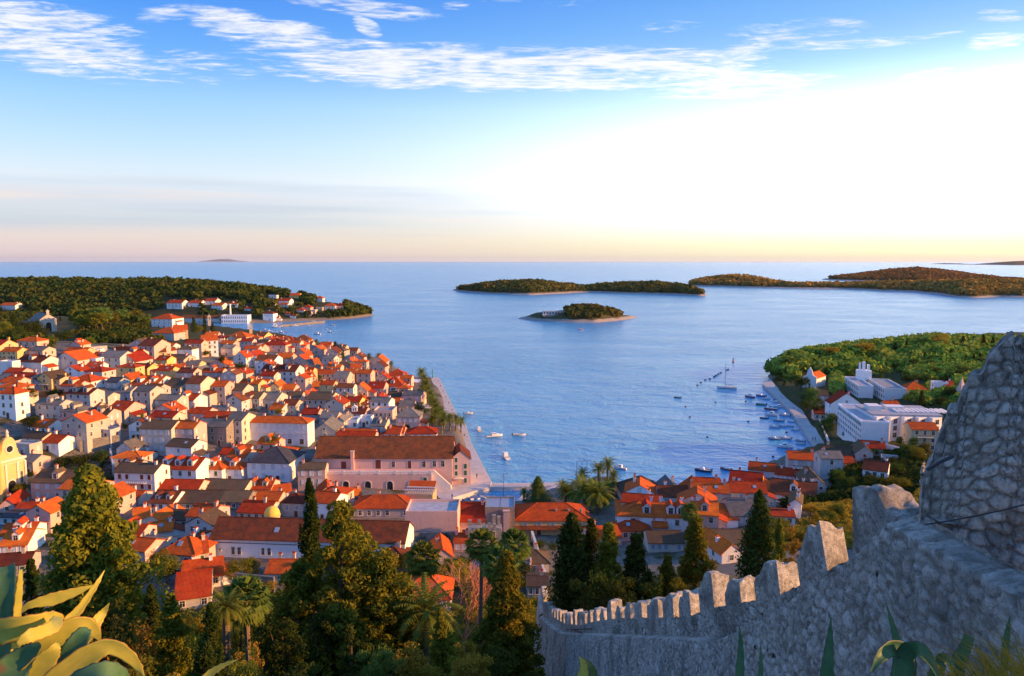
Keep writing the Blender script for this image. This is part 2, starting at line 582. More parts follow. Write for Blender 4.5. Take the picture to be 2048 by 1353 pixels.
def terrain_fn(t, b):
    ge = t.n('ShaderNodeNewGeometry')
    P = ge.outputs['Position']
    s2 = t.n('ShaderNodeSeparateXYZ'); t.link(P, s2.inputs[0])
    n = t.noise(P, .05, 5, .6)
    f = t.noise(P, .9, 5, .7)
    town = t.ramp(f, [(.35, (.10, .09, .08)), (.62, (.19, .17, .15))])
    scrub = t.ramp(f, [(.34, (.022, .028, .010)), (.55, (.055, .058, .020)), (.7, (.16, .12, .06))])
    grn = t.smooth(n, .5, .58)
    dist = t.n('ShaderNodeVectorMath', operation='LENGTH'); t.link(P, dist.inputs[0])
    near = t.math('SUBTRACT', 1.0, t.smooth(dist.outputs['Value'], 145, 175))
    far = t.smooth(dist.outputs['Value'], 560, 680)
    far = t.math('MAXIMUM', far, t.smooth(s2.outputs[0], 95, 125))
    m = t.math('MAXIMUM', t.math('MAXIMUM', near, far), t.math('MULTIPLY', grn, .9))
    cc = t.mix(m, town, scrub)
    cc = t.mix(t.math('SUBTRACT', 1.0, t.smooth(s2.outputs[2], .6, 1.3)), cc, (.20, .17, .145, 1))
    t.link(cc, b.inputs['Base Color'])
    bump(t, b, f, .2, .5)


M_TERRAIN = mat('terrain_ground', terrain_fn, .95, .1)
tv = np.stack([GX, GY, GZ], -1).reshape(-1, 3)
tf = grid_faces(NRr, NA)[:, ::-1]
terr = link('terrain', np_mesh('terrain', tv, tf, M_TERRAIN, smooth=True))
tag(terr, kind='structure')
GROUND_V, GROUND_F = [tv], [tf]


def water_fn(t, b):
    ge = t.n('ShaderNodeNewGeometry')
    P = ge.outputs['Position']
    big = t.noise(t.mapping(P, rot=(0, 0, R(20)), scale=(.6, 1.0, 1)), .012, 4, .6)
    a = t.noise(t.mapping(P, rot=(0, 0, R(12)), scale=(.5, 1.0, 1)), .42, 5, .62, .4)
    c = t.noise(t.mapping(P, rot=(0, 0, R(-20)), scale=(.75, 1.0, 1)), .12, 5, .62, .5)
    h = t.math('ADD', t.math('MULTIPLY', a, 1.0), t.math('MULTIPLY', c, 4.5))
    patch = t.math('ADD', .55, t.math('MULTIPLY', t.smooth(big, .35, .65), .75))
    h = t.math('MULTIPLY', h, patch)
    bump(t, b, h, .62, 1.0)
    b.inputs['Base Color'].default_value = (.055, .29, .54, 1)
    b.inputs['IOR'].default_value = 1.6
    t.link(t.math('ADD', .17, t.math('MULTIPLY', big, .10)), b.inputs['Roughness'])


M_WATER = mat('sea_water', water_fn, .12, .5)
S = 150000.0
sea = MB(); sea.quad((-S, -2000, 0), (S, -2000, 0), (S, 80000, 0), (-S, 80000, 0))
tag(sea.build('sea', M_WATER), kind='structure')


def islemat(name, rock, soil, zr):
    def fn(t, b):
        ge = t.n('ShaderNodeNewGeometry')
        P = ge.outputs['Position']
        s2 = t.n('ShaderNodeSeparateXYZ'); t.link(P, s2.inputs[0])
        n = t.noise(P, .08, 5, .65)
        f = t.noise(P, .5, 5, .7)
        m = t.smooth(t.math('ADD', s2.outputs[2], t.math('MULTIPLY', t.math('SUBTRACT', n, .5), zr * 1.6)), zr * .8, zr * 1.3)
        rc = t.mix(f, tuple(x * .55 for x in rock) + (1,), tuple(x * 1.25 for x in rock) + (1,))
        sc = t.mix(n, tuple(x * .6 for x in soil) + (1,), tuple(x * 1.4 for x in soil) + (1,))
        t.link(t.mix(m, rc, sc), b.inputs['Base Color'])
        bump(t, b, f, .8, .8)
    return mat(name, fn, .95, .1)


def loft(name, cols_, mats, nseg=26, seed=1, sub=6, rough=1.0, shore=.16):
    """hill from columns (px, py of the near waterline, py of the ground at the crest, depth front, depth back)"""
    px = np.array([c[0] for c in cols_], float)
    xs = np.linspace(px[0], px[-1], len(cols_) * sub)
    I = lambda i: np.interp(xs, px, [c[i] for c in cols_])
    rows = []
    for x, yb, yt, df, db in zip(xs, I(1), I(2), I(3), I(4)):
        p = at_z(x, yb, 0)
        c = at_y(x, yt, p.y + df)
        d = Vector((c.x - p.x, c.y - p.y)).normalized()
        bk = Vector((c.x, c.y)) + Vector((c.x, c.y)).normalized() * db
        row = []
        H = c.z
        for j in range(nseg):
            s = j / (nseg - 1)
            if s < .62:
                q_ = s / .62
                z = -2 + (H + 2) * (math.sin(q_ * math.pi / 2) ** .9)
                row.append((p.x + (c.x - p.x) * q_, p.y + (c.y - p.y) * q_, z))
            else:
                q_ = (s - .62) / .38
                z = -2 + (H + 2) * math.cos(q_ * math.pi / 2)
                row.append((c.x + (bk.x - c.x) * q_, c.y + (bk.y - c.y) * q_, z))
        rows.append(row)
    V = np.array(rows)
    nz = (fbm(V[..., 0] / 22, V[..., 1] / 22, seed) - .47)
    V[..., 2] += nz * rough * np.clip(V[..., 2] + 1.5, 0, 5)
    V[0, :, 2] = -2; V[-1, :, 2] = -2
    v = V.reshape(-1, 3)
    f = grid_faces(len(xs), nseg)[:, ::-1]
    o = link(name, np_mesh(name, v, f, mats, smooth=True))
    tag(o, kind='structure')
    GROUND_V.append(v); GROUND_F.append(f)
    return V


M_HEAD = islemat('headland_ground', (.22, .19, .16), (.045, .048, .02), 3.0)
M_ISLE = islemat('island_ground', (.33, .30, .27), (.07, .065, .026), 3.2)
M_FAR = islemat('far_land_ground', (.40, .36, .32), (.07, .05, .03), 4)
HEAD = loft('headland_hill', [(-420, 642, 568, 330, 200), (-100, 643, 566, 330, 200), (0, 644, 566, 320, 200), (60, 644, 563, 320, 200), (250, 645, 566, 300, 200), (330, 646, 564, 280, 180), (420, 648, 570, 260, 160), (480, 648, 576, 230, 140), (540, 647, 583, 200, 120),
                              (600, 644, 592, 160, 90), (640, 642, 602, 120, 70), (680, 640, 608, 80, 60), (710, 637, 616, 50, 40), (735, 634, 626, 25, 20), (752, 630, 629.5, 10, 8)], M_HEAD, seed=4, rough=.7)
ISL1 = loft('small_island', [(1034, 638, 637, 10, 10), (1050, 641, 634, 30, 30), (1075, 643, 626, 40, 50), (1110, 645, 622, 50, 60), (1150, 646, 618, 55, 60), (1190, 646, 618, 50, 60), (1220, 644, 624, 45, 50), (1248, 641, 631, 30, 30), (1270, 637, 634, 15, 15), (1285, 634, 633.5, 6, 6)], M_ISLE, seed=9, rough=1.0)
ISL2 = loft('long_island', [(903, 581, 580, 20, 20), (930, 585, 577, 60, 60), (970, 588, 571, 110, 100), (1020, 590, 566, 150, 120), (1060, 591, 565, 150, 120), (1100, 589, 569, 130, 100), (1140, 587, 573, 90, 80), (1165, 586, 577, 70, 60), (1200, 586, 573, 90, 80),
                            (1250, 588, 570, 110, 90), (1300, 589, 568, 120, 90), (1340, 590, 571, 110, 80), (1380, 592, 576, 80, 60), (1400, 593, 585, 40, 30), (1416, 592, 591, 10, 10)], M_ISLE, seed=5, rough=1.0)
ISL3 = loft('western_island', [(1370, 571, 570.5, 20, 20), (1390, 573, 563, 100, 80), (1425, 574, 557, 200, 150), (1470, 575, 553, 220, 160), (1510, 576, 557, 200, 150), (1550, 577, 566, 140, 100), (1590, 578, 570, 100, 80), (1640, 579, 570, 120, 100), (1700, 580, 570, 150, 100),
                               (1760, 583, 568, 160, 120), (1830, 585, 567, 170, 120), (1880, 590, 566, 170, 120), (1920, 596, 566, 180, 120), (1950, 597, 565, 180, 130), (1990, 595, 566, 180, 120), (2060, 596, 566, 180, 120), (2200, 596, 568, 180, 120), (2300, 590, 588, 40, 40)], M_ISLE, seed=6, rough=1.0)
ISL4 = loft('western_island_hill', [(1640, 560, 558.5, 60, 60), (1680, 562, 556, 200, 200), (1720, 563, 551, 400, 300), (1780, 564, 543, 500, 300), (1830, 565, 539.5, 500, 300), (1880, 565, 543, 500, 300), (1940, 566, 552, 400, 300), (2000, 568, 560, 300, 300), (2100, 568, 563, 200, 200), (2200, 567, 566, 50, 50)], M_ISLE, seed=7, rough=.6)
loft('distant_island', [(395, 523.8, 523.6, 200, 200), (420, 523.8, 520.5, 900, 900), (440, 523.8, 518.6, 900, 900), (458, 523.8, 518.4, 900, 900), (475, 523.8, 521.5, 900, 900), (500, 523.8, 523.6, 200, 200)], M_FAR, seed=8, rough=.5)
loft('distant_shore', [(1858, 528.5, 528.2, 150, 150), (1890, 529, 526.8, 400, 400), (1920, 529.2, 527.2, 400, 400), (1945, 530, 529.2, 400, 400), (1975, 530.2, 526.5, 500, 500), (2000, 530.6, 524.6, 600, 600), (2030, 531, 522.6, 600, 600), (2080, 531, 521, 600, 600), (2200, 531, 526, 400, 400)], M_FAR, seed=8, rough=.5)
PEN = loft('forest_hill', [(1530, 757, 756, 8, 8), (1545, 762, 745, 20, 12), (1570, 772, 728, 40, 20), (1600, 776, 718, 60, 30), (1650, 775, 713, 70, 50), (1700, 772, 704, 80, 60), (1760, 770, 697, 90, 60), (1820, 770, 690, 100, 70), (1880, 772, 686, 100, 70), (1950, 775, 690, 110, 80), (2010, 775, 692, 110, 80), (2100, 775, 688, 110, 80), (2300, 775, 690, 110, 80)], M_HEAD, seed=11, rough=.4)

off = 0
GFs = []
for v, f in zip(GROUND_V, GROUND_F):
    GFs.append(f + off)
    off += len(v)
BVH = BVHTree.FromPolygons([tuple(p) for p in np.concatenate(GROUND_V)], [tuple(p) for p in np.concatenate(GFs).tolist()])


def hit(px, py):
    loc, no, i, d = BVH.ray_cast(CAM, ray(px, py).normalized(), 8000)
    if loc is None or loc.z < 0:
        return at_z(px, py, 0)
    return loc


def zat(x, y):
    loc, no, i, d = BVH.ray_cast(Vector((x, y, 300)), Vector((0, 0, -1)), 600)
    return loc.z if loc is not None else 0.0


# quays and piers: flat stone decks with a vertical face
M_QUAY = groundmat('quay_paving', [(.42, .35, .31), (.52, .45, .41), (.60, .54, .50)], .25)
M_QUAYEDGE = wallmat('quay_edge_stone', (.62, .57, .52), .5)


def deck(name, pix, z, h=4.0, m=None, curb=True):
    pts = [at_z(px, py, z) for px, py in pix]
    a = sum(pts[i].x * pts[(i + 1) % len(pts)].y - pts[(i + 1) % len(pts)].x * pts[i].y for i in range(len(pts)))
    if a < 0:
        pts = pts[::-1]
    n = len(pts)
    b = MB()
    b.poly([(p.x, p.y, z) for p in pts] + [(p.x, p.y, z - h) for p in pts], [tuple(range(n))])
    b.poly([(p.x, p.y, z) for p in pts] + [(p.x, p.y, z - h) for p in pts], [(i, n + i, n + (i + 1) % n, (i + 1) % n) for i in range(n)], 1)
    o = b.build(name, [m or M_QUAY, M_QUAYEDGE])
    return tag(o, kind='structure')


deck('promenade_path', [(836, 757), (862, 755), (878, 755), (914, 829), (932, 850), (942, 884), (983, 963), (980, 973), (906, 996), (850, 996), (862, 960), (880, 900), (880, 850), (850, 800)], 1.9)
deck('harbour_path', [(1525, 768), (1540, 758), (1552, 772), (1592, 800), (1622, 850), (1680, 893), (1700, 905), (1645, 910), (1633, 896), (1611, 866), (1583, 824)], 1.7, m=groundmat('grey_quay_paving', [(.30, .30, .31), (.40, .39, .40), (.50, .49, .49)], .25))
deck('harbour_pier', [(978, 967), (1128, 965), (1128, 971), (978, 975)], 1.3)
deck('small_basin_path', [(860, 998), (904, 996), (914, 1003), (1034, 1003), (1046, 987), (1130, 967), (1245, 965), (1245, 1012), (860, 1012)], 1.75, m=groundmat('pale_square_paving', [(.40, .38, .38), (.48, .46, .46), (.55, .53, .53)], .2))
# ------------------------------------------------------------------ vegetation
def leafmat(name, c, c2, scale=.5, trans=.35):
    m = bpy.data.materials.new(name)
    m.use_nodes = True
    t = NT(m.node_tree)
    ge = t.n('ShaderNodeNewGeometry')
    oi = t.n('ShaderNodeObjectInfo')
    n = t.noise(ge.outputs['Position'], scale, 5, .7)
    cc = t.mix(t.smooth(n, .36, .66), (*c, 1), (*c2, 1))
    hsv = t.n('ShaderNodeHueSaturation')
    t.link(cc, hsv.inputs['Color'])
    t.link(t.math('ADD', t.math('MULTIPLY', oi.outputs['Random'], .04), .48), hsv.inputs['Hue'])
    t.link(t.math('ADD', t.math('MULTIPLY', oi.outputs['Random'], .6), 1.0), hsv.inputs['Value'])
    d = t.n('ShaderNodeBsdfDiffuse'); t.link(hsv.outputs[0], d.inputs[0])
    tr = t.n('ShaderNodeBsdfTranslucent'); t.link(hsv.outputs[0], tr.inputs[0])
    mx = t.n('ShaderNodeMixShader'); mx.inputs[0].default_value = trans
    t.link(d.outputs[0], mx.inputs[1]); t.link(tr.outputs[0], mx.inputs[2])
    o = t.n('ShaderNodeOutputMaterial'); t.link(mx.outputs[0], o.inputs[0])
    return m


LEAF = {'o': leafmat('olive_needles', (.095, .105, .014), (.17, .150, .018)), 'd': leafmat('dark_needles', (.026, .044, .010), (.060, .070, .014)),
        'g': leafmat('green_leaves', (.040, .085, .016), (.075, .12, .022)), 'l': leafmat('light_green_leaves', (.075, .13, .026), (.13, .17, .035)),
        'a': leafmat('sunlit_amber_leaves', (.30, .19, .025), (.19, .15, .022)), 'p': leafmat('palm_fronds', (.09, .13, .022), (.17, .17, .03), .8)}  # amber has the orange sunlight on foliage put into its colour
M_FOREST = leafmat('forest_leaves', (.020, .050, .012), (.085, .092, .018), .03, .15)
M_FOREST2 = leafmat('hill_forest_leaves', (.12, .27, .040), (.27, .35, .060), .04, .25)
M_FOREST4 = leafmat('backlit_forest_leaves', (.13, .085, .022), (.28, .13, .035), .015, .15)  # orange-brown of backlit haze put into the leaf colour
M_FOREST3 = leafmat('island_forest_leaves', (.050, .075, .018), (.15, .125, .028), .02, .15)
M_BARK = plain('bark', (.13, .09, .06), .95, .05, var=.4)
M_PALMBARK = plain('palm_bark', (.19, .14, .10), .95, .05, var=.4)
M_TWIG = plain('bare_twigs', (.62, .27, .16), .9, .05, var=.3)


def cards(cen, rad, nper, size, seed, shell=.45, aspect=.55, up=0.0):
    """leaf-sized faces spread through ellipsoids"""
    g = np.random.default_rng(seed)
    n = len(cen) * nper
    d = g.normal(size=(n, 3)); d /= np.linalg.norm(d, axis=1)[:, None] + 1e-9
    r = (shell + (1 - shell) * g.random(n) ** .6)
    c = np.repeat(np.asarray(cen, float), nper, 0)
    q_ = np.repeat(np.asarray(rad, float), nper, 0)
    p = c + d * r[:, None] * q_
    nrm = d + g.normal(size=(n, 3)) * .75
    nrm[:, 2] += up
    nrm /= np.linalg.norm(nrm, axis=1)[:, None] + 1e-9
    a = np.cross(nrm, g.normal(size=(n, 3))); a /= np.linalg.norm(a, axis=1)[:, None] + 1e-9
    b = np.cross(nrm, a)
    s = (size * (.55 + .9 * g.random(n)))[:, None] if np.isscalar(size) else (np.repeat(size, nper) * (.55 + .9 * g.random(n)))[:, None]
    v = np.stack([p - a * s, p - b * s * aspect + nrm * s * .15, p + a * s, p + b * s * aspect], 1).reshape(-1, 3)
    f = np.arange(n * 4).reshape(-1, 4)
    return v, f


def crown_mesh(kind, H, W, seed, leaf, dens=1.0, lsz=None):
    g = np.random.default_rng(seed)
    cen, rad = [], []
    if kind == 'cypress':
        n = int(70 * dens)
        for i in range(n):
            h = (i + g.random()) / n
            prof = .5 * W * (min(1, (h / .12) ** .6) * (1 - h) ** .55 * 1.25)
            a = g.random() * 6.283
            r_ = prof * (.3 + .55 * g.random())
            k = prof * .42 + .04 * W
            cen.append((math.cos(a) * r_, math.sin(a) * r_, H * (.05 + .93 * h))); rad.append((k, k, k * 2.4))
        nper = int(130 * dens); sz = .018 * (H * W) ** .5 + .02
    elif kind == 'conifer':
        n = int(150 * dens)
        for i in range(n):
            h = (i + g.random()) / n
            h = h ** 1.15
            prof = .5 * W * ((1 - h) ** .78) * (.86 + .3 * math.sin(h * 37 + g.random()))
            a = i * 2.399 + g.random() * .6
            r_ = prof * (.35 + .65 * g.random() ** .6)
            k = .10 * W * (1.15 - .6 * h) * (.7 + .6 * g.random())
            cen.append((math.cos(a) * r_, math.sin(a) * r_, H * (.06 + .92 * h) - .06 * r_)); rad.append((k * 1.15, k * 1.15, k * .85))
        nper = int(110 * dens); sz = .0135 * (H * W) ** .5 + .02
    elif kind == 'bushy':          # broad pine with several leaders
        leaders = [(0, 0, 1.0, .5), (-.26, .05, .72, .42), (.27, -.03, .78, .42), (.05, -.25, .62, .42), (.02, .25, .85, .42), (-.12, -.2, .5, .45), (.36, .1, .5, .34), (-.38, -.05, .46, .34)]
        for lx, ly, lh, lw in leaders:
            n = int(34 * dens)
            for i in range(n):
                h = ((i + g.random()) / n)
                prof = lw * .62 * W * (1 - h ** 1.6) ** .6 * (.75 + .5 * g.random())
                a = i * 2.399 + g.random()
                r_ = prof * (.3 + .7 * g.random() ** .6)
                k = .066 * W * (.7 + .7 * g.random()) * (1.15 - .45 * h)
                cen.append((lx * W + math.cos(a) * r_, ly * W + math.sin(a) * r_, H * lh * (.10 + .88 * h))); rad.append((k * 1.2, k * 1.2, k * .9))
        nper = int(130 * dens); sz = .0105 * (H * W) ** .5 + .02
    elif kind == 'umbrella':
        n = int(44 * dens)
        for i in range(n):
            a = i * 2.399; r_ = W * .47 * math.sqrt((i + .5) / n) * (.75 + .35 * g.random())
            k = W * .13 * (.7 + .6 * g.random())
            cen.append((math.cos(a) * r_, math.sin(a) * r_, H * (.60 + .34 * g.random()) - .25 * r_ * r_ / W)); rad.append((k, k, k * .75))
        nper = int(46 * dens); sz = .035 * W + .05
    else:                          # broad crown or shrub
        lo = .12 if kind == 'shrub' else .30
        n = int((26 if kind == 'shrub' else 40) * dens)
        for i in range(n):
            d = g.normal(size=3); d /= np.linalg.norm(d)
            r_ = (.45 + .55 * g.random()) * (.72 + .25 * math.sin(3 * d[0] + seed) * math.cos(2.5 * d[1] + seed))
            k = W * .125 * (.7 + .7 * g.random())
            cz = H * (lo + (1 - lo) * .48)
            cen.append((d[0] * r_ * W * .46, d[1] * r_ * W * .46, cz + d[2] * r_ * H * (1 - lo) * .5)); rad.append((k, k, k * .85))
        nper = int(95 * dens); sz = .016 * W + .035
    if lsz: sz = lsz
    v, f = cards(cen, rad, nper, sz, seed + 5, .35, .5, .15)
    return np_mesh('crown', v, f, LEAF[leaf]), cen


def trunk_mesh(H, W, cen, seed, kind):
    r_ = random.Random(seed)
    b = MB()
    t0 = max(.06, .022 * H)
    top = {'cypress': .75, 'conifer': .93, 'bushy': .9, 'umbrella': .86, 'broad': .6, 'shrub': .4}[kind]
    pts = [Vector((math.sin(i * 1.3 + seed) * .012 * H * i / 6, math.cos(i * 1.7 + seed) * .012 * H * i / 6, -0.6 + (H * top + .6) * i / 6)) for i in range(7)]
    b.tube(pts, [t0 * (1.25 - 1.05 * i / 6) for i in range(7)], 7)
    pick = [c for c in cen if c[2] > .2 * H]
    for c in r_.sample(pick, min(len(pick), 9 if kind != 'cypress' else 2)):
        z0 = max(.1 * H, min(c[2] - .1 * H, H * top * .9))
        kk = z0 / (H * top)
        s = pts[0].lerp(pts[-1], kk)
        e = Vector(c)
        b.tube([s, s.lerp(e, .5) + Vector((0, 0, -.02 * H)), e], [t0 * .45, t0 * .28, t0 * .1], 5)
    return b.mesh('trunk', M_BARK)


_shared = {}
TREES = []


def tree(name, base, H, W, kind, leaf, label, cat='tree', group=None, seed=None, dens=1.0, share=True, sink=0.3, rel=None):
    base = Vector(base)
    seed = seed if seed is not None else rnd.randrange(10000)
    e = empty(name, base - Vector((0, 0, sink)), rnd.random() * 6.28 if share else 0)
    if share:
        key = (kind, leaf, seed % 4, round(math.log(H / W) * 2))
        if key not in _shared:
            h0, w0 = 10.0, 10.0 * W / H
            me, cen = crown_mesh(kind, h0, w0, seed % 4 + 11, leaf, dens)
            _shared[key] = (me, trunk_mesh(h0, w0, cen, seed % 4, kind), h0)
        me, tm, h0 = _shared[key]
        for nm, m_ in (('crown', me), ('trunk', tm)):
            o = link(nm, m_, e)
            o.scale = (W / (10.0 * 1), W / 10.0, H / 10.0) if False else (H / h0, H / h0, H / h0)
    else:
        me, cen = crown_mesh(kind, H, W, seed, leaf, dens)
        link('crown', me, e)
        link('trunk', trunk_mesh(H, W, cen, seed, kind), e)
    tag(e, label, cat, group)
    TREES.append((e, rel))
    return e


def tree_px(px, ptop, y_or_base, wpx, kind, leaf, label=None, by='y', name=None, cat='tree', **kw):
    """a tree from its outline: either at a known distance (by='y') or with its foot seen at pixel row y_or_base (by='base')"""
    if by == 'y':
        p = at_y(px, ptop, y_or_base)
        b = Vector((p.x, p.y, zat(p.x, p.y)))
        p = at_y(px, ptop, y_or_base)
    else:
        b = hit(px, y_or_base)
        p = at_y(px, ptop, b.y)
    H = max(1.0, p.z - b.z)
    W = wpx * depth(p) / F
    nm = name or {'cypress': 'cypress_tree', 'conifer': 'conifer_tree', 'bushy': 'pine_tree', 'umbrella': 'pine_tree', 'broad': 'broadleaf_tree', 'shrub': 'shrub'}[kind]
    return tree(nm, b, H, W, kind, leaf, label, cat if kind != 'shrub' else 'shrub', **kw)


# ---- palms
def frond(b, root, az, elev, L, droop, wid, seg=7, m=0, leaflets=True, rg=None):
    d = Vector((math.cos(az), math.sin(az), 0))
    pts = []
    p = Vector(root); e_ = elev
    for i in range(seg + 1):
        pts.append(p.copy())
        p = p + (d * math.cos(e_) + Vector((0, 0, math.sin(e_)))) * (L / seg)
        e_ -= droop / seg * (0.5 + i / seg)
    sd_ = Vector((-d.y, d.x, 0))
    for i in range(seg):
        a, c = pts[i], pts[i + 1]
        wa = wid * (math.sin(math.pi * min(1, (i + .6) / seg * .93)) ** .6)
        for sgn in (1, -1):
            for kk in range(2):
                q0 = a.lerp(c, kk * .5)
                q1 = a.lerp(c, kk * .5 + .46)
                tip = q0.lerp(q1, .5) + sd_ * sgn * wa + (c - a).normalized() * wa * .55 + Vector((0, 0, -wa * .28))
                b.poly([q0, q1, tip], [(0, 1, 2)], m)
    b.tube([pts[0], pts[len(pts) // 2], pts[-1]], [L * .012, L * .008, L * .003], 3, m, False)


def date_palm_mesh(seed, n=46, L=1.0):
    r_ = random.Random(seed)
    b = MB()
    for i in range(n):
        h = i / n
        frond(b, (0, 0, 0), i * 2.399 + r_.random() * .3, R(78 - 105 * h + r_.uniform(-8, 8)), L * r_.uniform(.88, 1.08), R(75 + 25 * h), L * .17)
    return b.mesh('crown', LEAF['p'])


def fan_palm_mesh(seed, n=44, L=1.0, leaf='p'):
    r_ = random.Random(seed)
    b = MB()
    for i in range(n):
        h = i / n
        az = i * 2.399 + r_.random() * .4
        e_ = R(80 - 135 * h + r_.uniform(-8, 8))
        d = Vector((math.cos(az) * math.cos(e_), math.sin(az) * math.cos(e_), math.sin(e_)))
        s = Vector((-math.sin(az), math.cos(az), 0))
        upv = d.cross(s)
        root = d * L * .45
        b.tube([Vector((0, 0, 0)), root], [.012 * L, .008 * L], 3, 0, False)
        for k in range(-5, 6):
            a = k * .24
            t0 = root + (d * math.cos(a) + s * math.sin(a)) * L * .55 * (1 - .035 * abs(k)) + Vector((0, 0, -.10 * L * (1 + abs(k) * .25)))
            md = root + (d * math.cos(a) + s * math.sin(a)) * L * .32
            w_ = s * math.cos(a) * .062 * L - d * math.sin(a) * .062 * L
            b.poly([root, md - w_, t0, md + w_], [(0, 1, 2, 3)])
    # the skirt of dead fronds
    for i in range(18):
        az = r_.random() * 6.28
        d = Vector((math.cos(az), math.sin(az), 0)) * .11 * L
        z0 = -.05 * L - r_.random() * .3 * L
        b.poly([d * .5 + Vector((0, 0, z0)), d * 1.5 + Vector((d.y * .5, -d.x * .5, z0 - .3 * L)), d * .9 + Vector((0, 0, z0 - .55 * L))], [(0, 1, 2)], 1)
    return b.mesh('crown', [LEAF[leaf], M_PALMBARK])


PALM = {('date', i): date_palm_mesh(20 + i) for i in range(3)}
PALM.update({('fan', i): fan_palm_mesh(30 + i) for i in range(2)})
PALM[('fan', 2)] = fan_palm_mesh(34, leaf='l')
_ptr = {}


def palm(base, H, rad, kind, label=None, group=None, var=0, rel=None, thick=.03):
    e = empty('palm_tree', base, rnd.random() * 6.28)
    key = (round(H), kind)
    if key not in _ptr:
        b = MB()
        n = 9
        b.tube([Vector((math.sin(i * .5) * .02 * H * .3, 0, -.6 + (round(H) + .6) * i / n)) for i in range(n + 1)], [(.34 if kind == 'date' else .26) * (1.2 - .35 * i / n + (.08 if i % 2 else 0)) for i in range(n + 1)], 8)
        _ptr[key] = b.mesh('trunk', M_PALMBARK)
    o = link('trunk', _ptr[key], e); o.scale = (1, 1, H / round(H) if round(H) else 1)
    c = link('crown', PALM[(kind, var)], e, (0.02 * H * .3 * math.sin(4.5), 0, H)); c.scale = (rad,) * 3
    tag(e, label, 'palm tree', group)
    TREES.append((e, rel))
    return e


def palm_px(px, pcrown, y_or_base, radpx, kind, label=None, by='base', **kw):
    if by == 'y':
        p = at_y(px, pcrown, y_or_base); bz = zat(p.x, p.y); b = Vector((p.x, p.y, bz))
    else:
        b = hit(px, y_or_base); p = at_y(px, pcrown, b.y)
    return palm(b, max(1.2, p.z - b.z), radpx * depth(p) / F, kind, label, **kw)


# ---- far woods: each reads as one mass
def woods(name, V, n, r0, nq, lsz, mtl, seed, cover=None, zmin=3.0, label=None, flat=.8, i0=0, i1=None):
    g = np.random.default_rng(seed)
    V = V[:, :]
    nr, nc = V.shape[:2]
    a = g.random(n * 3) * (nr - 1.001); c = g.random(n * 3) * (nc - 1.001)
    ai, ci = a.astype(int), c.astype(int)
    fa, fc = (a - ai)[:, None], (c - ci)[:, None]
    P = (V[ai, ci] * (1 - fa) + V[ai + 1, ci] * fa) * (1 - fc) + (V[ai, ci + 1] * (1 - fa) + V[ai + 1, ci + 1] * fa) * fc
    keep = P[:, 2] > zmin * (.7 + .6 * g.random(len(P)))
    if cover is not None:
        keep &= cover(P)
    P = P[keep][:n]
    # not so dense that crowns stack: thin by noise
    dn = fbm(P[:, 0] / 40, P[:, 1] / 40, seed)
    P = P[dn + .35 * g.random(len(P)) > .42]
    rr = r0 * (.55 + .8 * g.random(len(P)))
    cen = P + np.stack([0 * rr, 0 * rr, rr * .75], -1)
    rad = np.stack([rr, rr, rr * flat], -1)
    v, f = cards(cen, rad, nq, rr * lsz, seed + 1, .55, .75, .25)
    o = link(name, np_mesh(name, v, f, mtl))
    return tag(o, label, 'wood', None, 'stuff')


def near_house(P):
    return np.ones(len(P), bool)
# ------------------------------------------------------------------ woods on the hills and islands
def pxy(P):
    d = P - np.array([0, 0, CAMZ])
    k = d[:, 1] * cP - d[:, 2] * sP
    return CX + F * d[:, 0] / k, CY - F * (d[:, 1] * sP + d[:, 2] * cP) / k


HEADHOLES = []      # filled from the list of headland houses: px, py, half width, half height


def head_cover(P):
    x, y = pxy(P)
    k = np.ones(len(P), bool)
    for hx_, hy_, a, b in HEADHOLES:
        k &= ~((abs(x - hx_) < a) & (y > hy_ - b) & (y < hy_ + b + 6))
    lower = (y > 622) & (x > 300) & (x < 650)
    k &= ~(lower & (fbm(P[:, 0] / 15, P[:, 1] / 15, 5) < .50))
    return k


def isl_cover(P):
    x, y = pxy(P)
    return ~((y > 620) & (x < 1132)) & (P[:, 2] > 5) & (x < 1256)


for s_ in ['120 450 480 25', '345 606 22 12', '388 608 16 9', '425 606 20 12', '462 607 15 9', '496 617 13 8', '541 595 14 7', '568 604 14 9', '570 610 12 8', '588 594 13 9', '637 601 10 9', '602 622 12 8', '613 618 12 7', '624 622 8 9', '640 618 10 8',
           '660 614 13 10', '678 612 11 9', '537 634 14 14', '575 630 8 6', '15 616 18 9', '340 640 60 18', '470 638 35 12']:
    HEADHOLES.append(tuple(float(x) for x in s_.split()))
woods('pine_woods', HEAD, 7500, 4.6, 20, .46, M_FOREST, 3, head_cover, 3.5, 'dark green pine woods covering the headland across the bay')
woods('island_woods', ISL1, 620, 3.6, 34, .40, M_FOREST3, 4, isl_cover, 4.5, 'low pine woods on the small islet with the white villa')
woods('island_woods', ISL2, 6500, 4.6, 10, .60, M_FOREST3, 5, None, 6, 'scrubby woods covering the long two-humped island')
woods('island_woods', ISL3, 7500, 5.0, 9, .62, M_FOREST4, 6, None, 6, 'backlit brown-green woods along the low western island shore')
woods('island_woods', ISL4, 8000, 6.5, 8, .62, M_FOREST4, 7, None, 6, 'backlit brown woods on the high hump of the western island')


def pen_cover(P):
    x, y = pxy(P)
    return ~((x > 1600) & (x < 1690) & (y > 745)) & ~((x > 1690) & (x < 1900) & (y > 758))


woods('pine_woods', PEN, 2300, 4.3, 75, .25, M_FOREST2, 8, pen_cover, 2.0, 'bright green pine woods on the slope behind the white hotels', .85)
